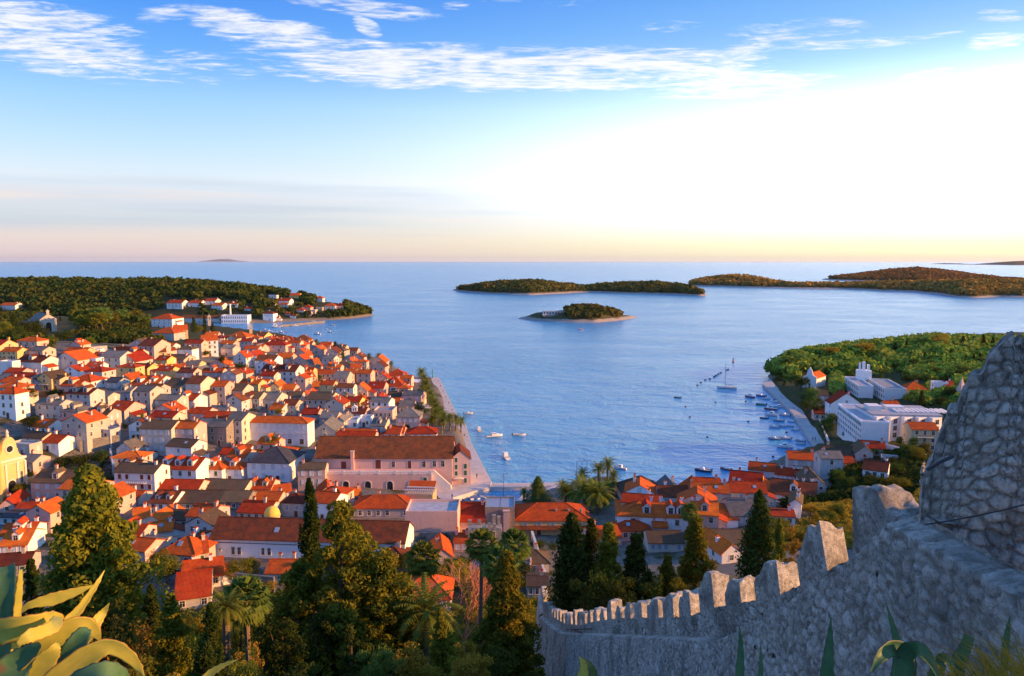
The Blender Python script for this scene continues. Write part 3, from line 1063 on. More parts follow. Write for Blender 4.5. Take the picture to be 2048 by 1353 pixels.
# single trees that stand out above the hill's skyline and along its foot
for i, (px, pt, pb, wpx, kd, lf) in enumerate([(1878, 662, 704, 44, 'broad', 'a'), (1845, 672, 706, 36, 'broad', 'l'), (1790, 684, 712, 22, 'conifer', 'd'), (1812, 678, 712, 16, 'conifer', 'd'), (1925, 672, 704, 14, 'cypress', 'd'), (1965, 668, 702, 14, 'cypress', 'd'),
                                              (1985, 672, 704, 18, 'conifer', 'd'), (1728, 686, 716, 46, 'umbrella', 'a'), (1660, 694, 722, 40, 'umbrella', 'a'), (1578, 708, 744, 36, 'broad', 'g'), (1560, 735, 760, 46, 'broad', 'g'), (1545, 738, 758, 24, 'broad', 'g'),
                                              (1590, 745, 775, 40, 'broad', 'g'), (1610, 750, 782, 34, 'broad', 'd'), (2005, 676, 705, 30, 'broad', 'a')]):
    tree_px(px, pt, pb, wpx, kd, lf, by='base', rel='hill', dens=.8)
# ------------------------------------------------------------------ houses
_wm = {}
THINGS = []          # (object, kind, description, px, py) for the labels written at the end


def window_mesh(w, h, style, split):
    """style picks the pane or closed shutters; split=True returns pane and frame apart"""
    key = (round(w, 1), round(h, 1), style, split)
    if key in _wm:
        return _wm[key]
    p, fr = MB(), MB()
    x = w / 2
    pm = M_SHUT[style]
    if style == 'd':
        p.box(-x, -.03, 0, x, .12, h)
        fr.box(-.025, -.055, 0, .025, -.031, h); fr.box(-x, -.055, h * .6, x, -.031, h * .6 + .04)
    elif style in 'gr':
        p.box(-x, -.04, 0, x, .12, h)
        for i in range(4):
            p.box(-x + .08, -.062, h * (.08 + .23 * i), -.04, -.041, h * (.22 + .23 * i))
            p.box(.04, -.062, h * (.08 + .23 * i), x - .08, -.041, h * (.22 + .23 * i))
    else:
        p.box(-x, -.05, 0, -.02, .12, h); p.box(.02, -.05, 0, x, .12, h)
    t_ = .15
    fr.box(-x - t_, -.08, 0, -x - .001, .1, h); fr.box(x + .001, -.08, 0, x + t_, .1, h)
    fr.box(-x - t_, -.08, h + .001, x + t_, .1, h + .17); fr.box(-x - t_ - .08, -.17, -.14, x + t_ + .08, .1, -.001)
    if split:
        _wm[key] = (p.mesh('window', pm), fr.mesh('window_frame', M_STONE))
    else:
        i = len(p.v)
        p.v += fr.v; p.f += [tuple(a + i for a in f) for f in fr.f]; p.m += [1] * len(fr.f)
        _wm[key] = (p.mesh('window', [pm, M_STONE]), None)
    return _wm[key]


def add_window(par, loc, rz, w, h, style, split, name='window'):
    a, f = window_mesh(w, h, style, split)
    o = link(name, a, par, loc)
    o.rotation_euler = (0, 0, rz)
    if f is not None:
        link('window_frame', f, o)
    return o


def chimney(b, x, y, z, h=1.5, s=.35):
    b.box(x - s, y - s, z - 2.2, x + s, y + s, z + h)
    b.box(x - s - .1, y - s - .1, z + h + .001, x + s + .1, y + s + .1, z + h + .16)
    b.prism([(y - s, z + h + .165), (y + s, z + h + .165), (y, z + h + .62)], x - s * .9, x + s * .9, 'x', 1)


_ch = {}


def chimney_mesh(h, m):
    k = (round(h, 1), m.name)
    if k not in _ch:
        b = MB(); chimney(b, 0, 0, 0, h); _ch[k] = b.mesh('chimney', [m, ROOF['r']])
    return _ch[k]


def roof_shape(b, typ, w, d, h, hr, o=.4, g=.18, t_=.17, m=0):
    x = w / 2
    if typ == 'G':
        tn = hr / (d / 2)
        b.prism([(-o, h - o * tn), (-o, h - o * tn + t_), (d / 2, h + hr + t_), (d + o, h - o * tn + t_), (d + o, h - o * tn), (d / 2, h + hr)], -x - g, x + g, 'x', m)
        b.tube([(-x - g, d / 2, h + hr + t_ + .02), (x + g, d / 2, h + hr + t_ + .02)], .14, 5, m)
    elif typ == 'F':
        tn = hr / x
        b.prism([(-x - o, h - o * tn), (-x - o, h - o * tn + t_), (0, h + hr + t_), (x + o, h - o * tn + t_), (x + o, h - o * tn), (0, h + hr)], -g, d + g, 'y', m)
        b.tube([(0, -g, h + hr + t_ + .02), (0, d + g, h + hr + t_ + .02)], .14, 5, m)
    elif typ in 'HP':
        X, Y0, Y1 = x + o, -o, d + o
        z0 = h - .05
        if w >= d:
            k = (w - d) / 2 if typ == 'H' else 0.0
            if typ == 'H' and k < .3: k = .3
            r0, r1 = (-k, d / 2, h + hr), (k, d / 2, h + hr)
        else:
            k = (d - w) / 2
            r0, r1 = (0, d / 2 - k, h + hr), (0, d / 2 + k, h + hr)
        c = [(-X, Y0, z0 + t_), (X, Y0, z0 + t_), (X, Y1, z0 + t_), (-X, Y1, z0 + t_)]
        cb = [(a, e, z0) for a, e, _ in c]
        if w >= d:
            b.poly(c + [r0, r1], [(0, 1, 5, 4), (1, 2, 5), (2, 3, 4, 5), (3, 0, 4)], m)
            pr = [(r0, c[0]), (r0, c[3]), (r1, c[1]), (r1, c[2]), (r0, r1)]
        else:
            b.poly(c + [r0, r1], [(0, 1, 4), (1, 2, 5, 4), (2, 3, 5), (3, 0, 4, 5)], m)
            pr = [(r0, c[0]), (r0, c[1]), (r1, c[2]), (r1, c[3]), (r0, r1)]
        b.poly(c + cb, [(0, 4, 5, 1), (1, 5, 6, 2), (2, 6, 7, 3), (3, 7, 4, 0), (7, 6, 5, 4)], m)
        for p_, q_ in pr:
            if (Vector(p_) - Vector(q_)).length > .3:
                b.tube([p_, q_], .13, 5, m)
    elif typ == 'S':
        b.prism([(-o, h - .1), (-o, h + t_ - .1), (d + o, h + hr + t_), (d + o, h + hr)], -x - g, x + g, 'x', m)
    else:   # T: flat terrace with a parapet
        b.box(-x + .25, .25, h - .3, x - .25, d - .25, h + .06, m)


def wall_shape(b, typ, w, d, h, hr, m=0):
    x = w / 2
    B = -4.0
    e = .02
    if typ == 'G':
        b.prism([(0, B), (0, h - e), (d / 2, h + hr - e), (d, h - e), (d, B)], -x, x, 'x', m)
    elif typ == 'F':
        b.prism([(-x, B), (-x, h - e), (0, h + hr - e), (x, h - e), (x, B)], 0, d, 'y', m)
    elif typ == 'S':
        b.prism([(0, B), (0, h - .12), (d, h + hr - e), (d, B)], -x, x, 'x', m)
    elif typ == 'T':
        b.box(-x, 0, B, x, d, h - .32, m)
        q_ = .249
        for a in ((-x, 0, x, q_), (-x, d - q_, x, d), (-x, q_ + .001, -x + q_, d - q_ - .001), (x - q_, q_ + .001, x, d - q_ - .001)):
            b.box(a[0], a[1], h - .319, a[2], a[3], h + .75, m)
    else:
        b.box(-x, 0, B, x, d, h - .06, m)


def dormer(par, x, y, z, wd, m_wall, m_roof, style='d', split=False):
    e = MB()
    w_, hh, L = wd, wd * 1.0, wd * 2.0
    e.prism([(x - w_ / 2, z - .6), (x - w_ / 2, z + hh), (x, z + hh + w_ * .45), (x + w_ / 2, z + hh), (x + w_ / 2, z - .6)], y, y + L, 'y', 0)
    t_ = .1
    tn = .9
    e.prism([(x - w_ / 2 - .2, z + hh - .2 * tn), (x - w_ / 2 - .2, z + hh - .2 * tn + t_), (x, z + hh + w_ * .45 + t_), (x + w_ / 2 + .2, z + hh - .2 * tn + t_), (x + w_ / 2 + .2, z + hh - .2 * tn), (x, z + hh + w_ * .45)], y - .12, y + L, 'y', 1)
    o = e.build('dormer', [m_wall, m_roof], par)
    add_window(o, (x, y, z + hh * .12), 0, w_ * .52, hh * .78, style, False, 'dormer_window')
    return o


WNAME = {'w': 'white', 'g': 'grey stone', 'b': 'beige stone', 'p': 'pink', 'y': 'yellow', 'o': 'ochre', 's': 'rough masonry'}
RNAME = {'r': 'red', 'o': 'orange', 'd': 'dark red', 'k': 'mossy brown', 'g': 'grey slab', 'n': 'black', 't': 'pale flat'}
TNAME = {'G': 'gabled', 'F': 'gabled', 'H': 'hipped', 'P': 'pyramid', 'S': 'lean-to', 'T': 'terrace'}


def house(px0, px1, pye, pyb, r, typ, wall, roof, yaw=0.0, cols=2, rows=2, opts='', z=None, dep=None, name='house', label=None, cat='house', landmark=None, style=None, base=None):
    mid = (px0 + px1) / 2
    b0 = base if base is not None else hit(mid, pyb)
    D = depth(b0)
    s = F / D
    u = (mid - CX) / F
    ya = R(yaw)
    w_ = (px1 - px0) / s / max(.35, math.cos(ya) - u * math.sin(ya))
    h = max(2.4, (pyb - pye) / s)
    tdep = max(.1, (CAMZ - b0.z - h) / D)
    rm = r / s
    if typ == 'G':
        d_ = dep or min(16, max(6.5, 2.15 * rm / (.46 + tdep)))
        hr = max(.6, rm - d_ / 2 * tdep)
        hr = min(hr, d_ * .36)
    elif typ == 'F':
        hr = min(rm, w_ * .42); d_ = dep or rnd.uniform(9, 14)
    elif typ in 'HP':
        d_ = dep or min(w_ * (1.0 if typ == 'P' else .9), max(6.0, 2 * rm / (.48 + tdep)))
        hr = max(.8, min(rm - d_ / 2 * tdep, min(d_, w_) * .36))
    elif typ == 'S':
        d_ = dep or max(3.0, rm / (.25 + tdep)); hr = max(.4, rm - d_ * tdep)
    else:
        d_ = dep or max(5.0, rm / max(tdep, .1)) if r else (dep or 8); hr = 0
    # slight variety in direction
    e = empty(name, b0, ya)
    FOOT.append((b0.x, b0.y, w_, d_, ya))
    wb = MB(); wall_shape(wb, typ, w_, d_, h, hr)
    wm = WALL[wall]
    wb.build('wall', wm, e)
    rb = MB(); roof_shape(rb, typ, w_, d_, h, hr)
    ro = rb.build('roof', ROOF[roof], e)
    split = s > 5.4
    fl = min(3.0, h / max(rows, 1))
    ww, wh = min(.95, w_ / (cols + 1) * .55 if cols else .9), min(1.45, fl * .5)
    st = style or rnd.choice('ddddgwwrb')
    rr = random.Random(int(px0 * 31 + pye * 7))
    for k in range(rows):
        zz = h - fl * (k + .5) - wh * .42
        if zz < .4 and k > 0: break
        for c in range(cols):
            if rr.random() < .07 and cols > 1: continue
            xx = (-.5 + (c + .5) / cols) * w_ * .92
            add_window(e, (xx, 0, max(.5, zz)), 0, ww, wh, st, split)
    if typ == 'F' and w_ > 6 and hr > 1.6 and 'a' not in opts:
        add_window(e, (0, 0, h + hr * .1), 0, ww * .85, min(1.1, hr * .5), st, split)
    sx = 1 if b0.x < 0 else -1
    if 'x' not in opts:
        ns = 1 if d_ < 8 else 2
        for k in range(min(rows, 3)):
            zz = max(.5, h - fl * (k + .5) - wh * .42)
            for c in range(ns):
                if rr.random() < .3: continue
                add_window(e, (sx * w_ / 2, (c + .5 + rr.uniform(-.15, .15)) / ns * d_, zz), sx * math.pi / 2, ww * .9, wh, st, split)
    if 'n' not in opts and rows and h > 3.2:
        dx_ = rr.uniform(-.3, .3) * w_
        db = MB(); db.box(-.55, -.05, 0, .55, .1, 2.1)
        db.box(-.7, -.09, 0, -.551, .1, 2.25, 1); db.box(.551, -.09, 0, .7, .1, 2.25, 1); db.box(-.55, -.09, 2.101, .55, .1, 2.25, 1)
        if ('door' not in _wm): _wm['door'] = db.mesh('door', [M_DOOR, M_STONE])
        link('door', _wm['door'], e, (dx_, 0, .02))
    if typ != 'T' and 'c' not in opts:
        nch = 1 if rr.random() < .75 else 2
        for i in range(nch):
            cx_ = rr.choice([-.36, -.22, .2, .38]) * w_
            if typ == 'F': lx, ly, lz = rr.choice([-.2, .2]) * w_, d_ * rr.uniform(.3, .7), h + hr * .62
            elif typ in 'HP': lx, ly, lz = cx_ * .35, d_ * .62, h + hr * .7
            else: lx, ly, lz = cx_, d_ * rr.uniform(.4, .62), h + hr * .82
            link('chimney', chimney_mesh(rr.uniform(.9, 1.6), wm), ro, (lx, ly, lz))
    nd = opts.count('d')
    for i in range(nd):
        dw = min(2.0, w_ / (nd + 1) * .55)
        tn = hr / (d_ / 2)
        yy = d_ * .13
        dormer(e, (-.5 + (i + .5) / nd) * w_ * .9, yy, h + yy * tn - .1, dw, WALL['w' if wall == 'w' else wall], ROOF[roof], 'd')
    if 'k' in opts:      # skylight on the front slope
        tn = hr / (d_ / 2)
        kb = MB(); kb.poly([(-.5, 0, 0), (.5, 0, 0), (.5, 1.1, 1.1 * tn), (-.5, 1.1, 1.1 * tn), (-.5, -.05, .12), (.5, -.05, .12), (.5, 1.05, 1.1 * tn + .12), (-.5, 1.05, 1.1 * tn + .12)], [(0, 3, 2, 1), (4, 5, 6, 7), (0, 1, 5, 4), (1, 2, 6, 5), (2, 3, 7, 6), (3, 0, 4, 7)])
        link('skylight', kb.mesh('skylight', M_SHUT['b']), ro, (rr.uniform(-.2, .2) * w_, d_ * .2, h + d_ * .2 * tn + .16))
    if 'b' in opts:      # balcony
        bb = MB(); zb = h - fl - .1
        bb.box(-w_ * .3, -1.1, zb - .12, w_ * .3, -.001, zb)
        for i in range(13):
            xx = -w_ * .3 + w_ * .6 * i / 12
            bb.box(xx - .02, -1.08, zb + .001, xx + .02, -1.04, zb + .95, 1)
        bb.box(-w_ * .3, -1.09, zb + .951, w_ * .3, -1.03, zb + 1.0, 1)
        bb.build('balcony', [M_STONE, M_DARK], e)
    if name == 'house' and typ in 'GFH' and rr.random() < .45 and w_ > 5.5:
        sa = rr.choice((-1, 1)); aw_, ad_, ah_ = rr.uniform(2.2, 3.6), d_ * rr.uniform(.45, .75), h * rr.uniform(.42, .68)
        ax = sa * (w_ / 2 + .01); oy = rr.uniform(.3, d_ - ad_ - .2) if d_ - ad_ > .6 else .3
        ab = MB(); ab.prism([(ax, -4), (ax, ah_ + aw_ * .38), (ax + sa * aw_, ah_), (ax + sa * aw_, -4)][::sa], oy, oy + ad_, 'y')
        ab.prism([(ax, ah_ + aw_ * .38 + .02), (ax, ah_ + aw_ * .38 + .17), (ax + sa * (aw_ + .3), ah_ - .1 + .17), (ax + sa * (aw_ + .3), ah_ - .1 + .02)][::sa], oy - .2, oy + ad_ + .2, 'y', 1)
        ao = ab.build('annex', [wm, ROOF[rr.choice('rod' + roof)]], e)
        add_window(ao, (ax + sa * aw_ * .5, oy, max(.8, ah_ * .45)), 0, .7, .9, st, False)
    size = ('long ' if w_ > 2.4 * h and w_ > 14 else 'tall ' if h > 1.15 * w_ and h > 7 else 'small ' if w_ * h < 34 else 'large ' if w_ * h > 130 else '')
    desc = f'{size}{WNAME[wall]} house, {RNAME[roof]} {TNAME[typ]} roof' if typ != 'T' else f'{size}{WNAME[wall]} house, flat terrace roof'
    tag(e, label, cat, 'houses of the old town' if name == 'house' else None)
    if label is None:
        THINGS.append((e, 'house', desc, (px0 + px1) / 2, (pye + pyb) / 2 - r * .4))
    if landmark:
        LANDMARKS.append((landmark, (px0 + px1) / 2, (pye + pyb) / 2))
    return e, w_, d_, h, hr, s


LANDMARKS = []
FOOT = []


def specs(origin, scale, text, yaw0=0.0):
    for ln in text.strip().splitlines():
        p = ln.split('#')[0].split()
        if not p: continue
        x0, x1, ye, yb, r = (float(a) for a in p[:5])
        typ, wl, rf = p[5][0], p[5][1], p[5][2]
        yaw = float(p[6]) if len(p) > 6 and p[6] != '-' else yaw0
        cols, rows = (int(a) for a in p[7].split('x')) if len(p) > 7 else (2, 2)
        opts = p[8] if len(p) > 8 and p[8] != '-' else ''
        st = p[9] if len(p) > 9 else None
        house(origin[0] + x0 / scale, origin[0] + x1 / scale, origin[1] + ye / scale, origin[1] + yb / scale, r / scale, typ, wl, rf, yaw + rnd.uniform(-3, 3), cols, rows, opts, style=st)
# ---- far houses on the headland (measured in an enlarged crop: left, right, eave, foot, visible roof height)
specs((0, 500), 3.865, """
0 118 430 462 24 Gwr -8 4x1 -
1290 1408 412 458 28 Gwr -10 4x2 b
1455 1548 412 442 24 Gwr -10 3x1 -
1582 1664 397 425 24 Gwr -10 3x1 b
1638 1716 432 464 24 Gwr -10 3x1 b
1748 1838 418 446 22 Gwr -10 3x1 d
1888 1950 455 472 16 Gwr -8 2x1 -
""")
specs((400, 540), 3.979, """
520 610 206 226 4 Twt -6 4x1 -
622 712 248 284 22 Gwr -8 3x1 b
640 698 276 296 14 Gwr -8 2x1 -
712 790 204 226 20 Gyo -6 2x1 -
916 975 226 254 20 Hwr -6 2x1 -
766 828 322 336 20 Hwr -6 2x1 -
816 880 300 322 22 Hpr -6 3x1 -
884 916 322 350 6 Tbt -6 1x1 -
922 975 302 324 4 Tyt -6 2x1 -
992 1074 288 326 26 Hwr -4 3x2 -
1076 1138 286 322 24 Hpr -4 2x2 -
502 584 350 406 24 Hwd -6 5x1 b
676 720 350 366 14 Gpr -4 2x1 -
832 880 342 362 14 Gpr -4 2x1 -
592 626 384 402 14 Gwr -4 2x1 -
716 764 366 384 16 Gwr -4 2x1 -
440 480 330 350 16 Gwr -4 2x1 -
1010 1050 344 362 14 Hwr -4 2x1 -
560 600 268 288 14 Gwr -6 2x1 -
""")
# ---- the back of the town, up the hill
specs((0, 500), 3.865, """
-60 0 745 795 50 Gyr -8 2x1 -
135 288 706 760 34 Hpr -8 3x1 b
10 136 786 850 32 Gyr -8 3x2 -
122 322 866 950 52 Gwd -12 4x2 d
0 100 872 980 10 Twt -12 2x2 -
0 82 1018 1092 32 Gwo -12 2x1 -
78 250 980 1082 32 Ggr -12 2x2 -
290 402 992 1082 44 Fyk -14 1x2 b
402 465 1000 1085 26 Gyk -14 1x1 -
415 604 852 952 60 Fgo -14 2x2 -
606 746 846 946 10 Twt -14 2x2 -
480 642 796 850 42 Gyr -12 2x1 -
680 752 782 850 10 Twt -12 1x2 -
770 932 832 956 52 Ggg -12 3x2 -
905 1052 862 956 60 Fgr -12 2x2 -
860 1000 786 832 36 Gpr -10 3x1 -
1070 1196 742 872 52 Gpd -10 3x3 -
1198 1290 790 880 48 Gyd 30 2x2 -
1266 1420 850 892 42 Gpk -10 3x1 -
1232 1450 930 992 46 Gyr 32 4x2 -
1056 1142 916 966 44 Gbk -10 2x1 -
1420 1532 890 940 34 Gyg -6 2x1 -
1182 1346 646 702 50 Hgr -10 3x1 -
1346 1456 620 690 40 Gyo 24 3x2 b
1172 1332 536 602 46 Hwr -8 4x2 -
1392 1690 530 562 28 Gbd -6 9x1 c
1430 1560 722 822 26 Gpr -8 3x2 -
1560 1690 700 822 40 Gwo 22 3x3 b
1580 1680 670 716 36 Gbo 10 2x1 -
1756 1902 676 732 46 Hpr -8 3x1 -
1806 1902 832 892 46 Fwr -10 1x2 -
1902 1979 822 884 40 Fwr -10 1x2 -
1626 1742 882 922 32 Fpo -8 1x1 -
1690 1862 952 992 42 Gpd -8 3x1 -
1440 1556 1032 1192 60 Gbd -10 2x3 -
1256 1396 1062 1142 70 Ggk -12 3x2 -
1000 1106 1046 1112 76 Gwr -12 2x1 d
1112 1216 1040 1112 70 Gwr -12 2x1 d
916 1012 1002 1042 36 Fyr -10 1x1 -
816 912 1022 1072 36 Ggn -12 2x1 -
536 706 1018 1078 60 Hwo -12 3x1 -
520 702 1112 1252 46 Ggd -14 3x3 dd d
690 838 1132 1232 36 Gbg -14 2x2 - w
1046 1166 1092 1272 46 Gbg -12 2x3 - r
880 1002 1102 1172 50 Ggg -12 2x1 d
1160 1372 1158 1292 42 Gbg -12 2x2 - w
276 466 1192 1312 42 Ggg -14 3x2 d
302 496 1142 1182 36 Ggr -12 2x1 -
0 126 1112 1302 60 Hwr -14 2x3 -
826 966 1242 1356 75 Gbr -12 2x2 k
622 742 1226 1262 36 Gbd -12 2x1 -
1626 1742 1052 1202 42 Gpr -8 2x3 -
1746 1880 1086 1202 52 Gbk -8 2x2 -
1646 1742 1126 1200 50 Ggd -10 2x1 -
1742 1870 1166 1240 46 Fgd -10 1x2 -
1450 1602 1262 1340 46 Ggr -12 2x2 -
1606 1740 1256 1336 52 Ggg -12 2x1 -
""")
# ---- the middle of the town, toward the promenade
specs((400, 540), 3.979, """
430 512 530 576 36 Gyd -8 2x1 -
486 682 600 652 36 Hpr -4 3x1 - d
620 742 556 600 26 Hpr -6 3x1 -
742 880 562 606 46 Hyd 4 3x1 -
440 486 632 662 40 Gpo -6 1x1 -
436 592 720 802 42 Gwd -8 2x2 -
600 720 706 746 44 Gpo -6 2x1 -
732 866 682 722 52 Fpr -6 2x1 -
732 850 726 766 44 Fpo -6 2x1 -
886 970 640 712 32 Fpr -4 1x2 -
950 1036 606 652 32 Gpo -4 2x1 -
1006 1096 662 732 42 Fpd -4 1x2 -
1146 1250 646 682 26 Gpd -4 3x1 -
1150 1232 742 784 46 Fpo -4 1x1 -
1216 1292 702 742 42 Fpd -4 1x1 -
486 762 806 902 52 Gwd -6 5x2 dd d
796 866 866 932 42 Gpr -4 1x2 -
866 922 850 925 46 Gyo 30 2x2 -
806 912 762 812 46 Gpg -6 2x1 -
912 962 745 815 40 Gyo 28 2x1 -
922 1082 826 882 34 Gpr -4 4x1 -
1056 1172 862 952 56 Gpg -4 3x2 -
1132 1228 832 900 42 Gyr -2 2x2 -
1202 1292 782 862 34 Gyo 14 3x2 -
1370 1472 772 852 40 Fpd -4 2x2 -
1368 1476 736 800 46 Fpo -2 2x1 -
1392 1492 862 906 62 Fpr -4 2x1 -
1492 1632 842 900 52 Hpr 2 3x1 -
1430 1622 930 970 92 Pwr -4 4x1 d
352 432 902 950 44 Gbr -8 2x1 -
432 536 902 960 34 Gbr -8 3x1 -
382 472 1022 1102 52 Gbk -10 2x2 -
472 612 1032 1102 62 Gbg -10 2x2 -
560 632 930 992 42 Fyo 0 1x1 -
636 746 952 1002 42 Gpo -2 2x1 -
546 646 1112 1152 52 Ggr -10 2x1 -
646 762 1076 1152 46 Gbd -8 2x2 -
692 802 1012 1052 42 Gpk -6 2x1 -
802 872 1002 1042 42 Fpo -4 1x1 -
846 1042 1032 1112 62 Gbk -6 4x1 -
886 1010 930 972 42 Gpo -4 2x1 -
1072 1196 1016 1062 46 Hpg -4 2x1 -
1046 1132 1092 1122 46 Gpo -4 2x1 -
1196 1332 1046 1082 82 Hpr -2 3x1 -
1212 1332 962 1010 52 Fpo -4 1x1 -
1332 1462 942 1000 52 Gpr -2 2x1 k
1372 1472 1042 1092 52 Fpr -2 1x1 -
1466 1582 1072 1102 46 Gpr -2 2x1 -
1582 1702 1092 1152 56 Gpg 0 3x1 -
1492 1602 1012 1060 46 Gpk 0 2x1 -
1562 1746 1172 1282 82 Hpg -2 4x2 - w
802 932 1152 1192 52 Gpr -6 2x1 -
946 1082 1192 1232 62 Gbg -6 2x1 k
1082 1146 1202 1282 42 Fbg -6 1x2 -
1142 1252 1206 1262 30 Twt -6 3x1 -
1252 1350 1192 1252 30 Twt -6 3x1 -
1356 1472 1242 1302 62 Gbg -6 2x1 d
1482 1592 1312 1350 52 Gpr -4 2x1 -
1082 1390 1342 1372 42 Gpr -4 5x1 -
1202 1312 1142 1192 52 Gpd -4 2x1 -
1382 1532 1130 1192 36 Tpt -4 4x1 -
1656 1882 1316 1350 62 Hpr 0 4x1 -
""")
# ---- lower left, in the shade of the hill
specs((0, 780), 4.511, """
276 420 336 396 74 Gwr -14 3x1 k
566 790 290 522 62 Fbo -16 2x2 -
842 1000 372 500 12 Tgt -14 2x2 -
206 382 432 502 56 Gbk -14 2x1 -
80 270 502 592 10 Tbt -14 2x1 -
366 532 476 562 72 Gwr -14 2x1 -
200 302 652 762 72 Gpg -8 1x1 -
286 672 832 992 116 Gpk -3 4x2 d w
1056 1192 532 652 62 Fgg -10 1x2 -
1192 1322 612 662 52 Gwg -10 2x1 -
1266 1556 346 592 76 Gbk -6 5x3 - w
1556 1760 342 592 70 Gpr -6 3x3 - w
1040 1402 742 962 86 Gwk -6 5x2 b r
1402 1772 712 852 112 Gwr -6 4x1 ddd d
1330 1792 906 962 86 Gbr -4 6x1 c
1342 1562 1022 1092 112 Gwd -8 3x1 dd
1532 2030 1032 1092 116 Gbk -4 8x1 c
1290 1442 1172 1282 42 Fbo -10 1x2 -
1200 1352 1182 1240 106 Gwo 24 2x1 -
1452 1702 1202 1250 92 Gbk -8 3x1 -
1700 1790 1190 1260 70 Fyo 6 1x1 -
1342 1562 1312 1360 96 Gwo 20 3x1 k
1102 1252 992 1040 62 Gbr -8 2x1 -
0 132 1052 1112 70 Fpo 10 1x1 -
140 330 1090 1150 60 Gwr 16 2x1 -
0 332 1162 1232 56 Gwn -8 4x1 k
0 300 1332 1392 110 Gwo 12 3x1 d
""")
# ---- behind and around the arsenal
specs((400, 780), 4.511, """
62 232 196 262 52 Gbg -10 2x1 -
70 242 332 502 72 Gsg -10 2x2 - d
240 382 272 492 76 Gbg -10 2x3 - d
0 200 716 832 96 Hwr -6 2x1 d
202 376 714 832 92 Hwr -6 2x1 d w
430 808 658 830 160 Pwn -2 4x2 - w
886 1132 712 900 60 Gpk 2 3x2 - w
1022 1222 372 442 72 Fbg -4 1x1 -
-10 400 908 960 88 Gbk -4 7x1 c
400 640 908 960 90 Gbr -4 4x1 dd
0 420 1020 1080 104 Gsk -4 6x1 c
420 700 1030 1080 96 Gbr -4 4x1 -
620 830 920 990 66 Gpo 20 3x1 -
1060 1240 960 1010 70 Fpo 16 2x1 -
1290 1460 960 1020 70 Gpo 22 2x1 -
250 420 590 640 90 Gwr -8 3x1 -
180 300 580 640 60 Gbr -6 2x1 -
870 1010 620 720 80 Gbg -4 2x1 -
1230 1570 395 440 36 Gpr -4 6x1 c
1680 1840 400 440 60 Gpr -2 3x1 -
""")
specs((400, 950), 3.358, """
1030 1425 224 292 96 Hpr -2 6x1 - d
546 692 188 282 82 Hgd -6 2x1 -
250 462 282 310 82 Gbr -6 4x1 -
440 660 692 730 92 Gbr -4 3x1 -
1172 1382 572 652 96 Pbd -4 2x1 -
-95 0 438 560 40 Gwd -6 2x1 k
-120 160 690 760 130 Gwo 18 3x1 -
""")
specs((0, 950), 3.358, """
1086 1316 532 642 142 Hbr -8 2x1 k d
1316 1405 520 640 110 Gbr 24 1x1 -
1180 1420 830 900 190 Gbo 20 3x1 c
0 190 470 540 110 Gwo 14 3x1 d
-40 200 600 680 80 Gbd 10 3x1 -
700 800 420 470 60 Gbr -6 2x1 -
930 1080 470 560 60 Gbg -8 2x1 -
""")
specs((750, 980), 3.627, """
600 792 226 342 142 Gpr 0 2x1 -
170 546 802 880 222 Hpo 4 5x1 c
1052 1262 532 610 150 Hbk -2 3x1 -
1100 1252 722 780 72 Gbk -2 3x1 -
422 562 502 560 84 Fpr 6 2x1 -
572 672 402 450 62 Gpr 0 2x1 -
1040 1130 585 650 30 Tpt -2 1x1 -
""")
# ---- right side of the square and the harbour front
specs((1150, 880), 4.096, """
396 736 470 520 186 Ppk 2 3x1 k
726 910 468 520 76 Fgg 4 1x1 k
906 1150 452 510 86 Fbr 6 2x1 -
1250 1522 412 462 150 Gor -22 4x1 k
1232 1482 482 530 102 Gbr -8 4x1 k
1416 1640 252 306 66 Gwr -22 5x1 k w
1636 1802 292 346 62 Gwr -22 4x1 - w
1800 1902 322 372 62 Gbd -22 3x1 -
1592 1972 462 520 132 Gwd -24 5x1 d
1882 2060 372 462 92 Fgk -10 2x2 -
362 622 762 820 92 Hpr 2 3x1 k
642 762 742 790 42 Gpr 0 2x1 -
600 890 882 920 102 Gbk -2 5x1 c
1062 1400 872 930 122 Gbk -4 6x1 c
1202 1362 962 1010 72 Fwo 14 1x1 -
1500 1802 622 700 52 Gwr -14 4x1 -
1752 1850 520 640 90 Fwk -20 0x0 n
1272 1502 622 702 150 Gbg -10 4x1 -
130 382 822 880 102 Gpo 10 4x1 -
""")
specs((1350, 640), 2.934, """
1352 1492 412 458 50 Hyo -8 3x2 -
1518 1600 372 436 8 Twt -10 2x2 -
1584 1642 392 436 34 Gwr -16 2x1 -
912 1092 492 602 62 Fwr -6 2x2 -
1382 1540 642 772 42 Gyr -10 3x3 b
1096 1242 882 962 62 Gwd -32 3x1 -
892 1062 800 850 62 Gbk -14 3x1 -
1082 1232 752 800 42 Gbr -20 3x1 k
942 1052 842 890 42 Gbr -14 2x1 -
1060 1160 780 850 40 Fgk -14 1x2 -
832 900 442 502 32 Gpk -8 1x2 -
816 882 552 590 30 Gpr -10 2x1 -
1236 1320 502 540 26 Gbr -6 2x1 -
1210 1312 822 862 14 Tgt -20 2x1 -
""")

# ------------------------------------------------------------------ smaller houses packed between the measured ones
def corners(x, y, w_, d_, a, g=0.0):
    c, s_ = math.cos(a), math.sin(a)
    return [(x + lx * c - ly * s_, y + lx * s_ + ly * c) for lx, ly in ((-w_ / 2 - g, -g), (w_ / 2 + g, -g), (w_ / 2 + g, d_ + g), (-w_ / 2 - g, d_ + g))]


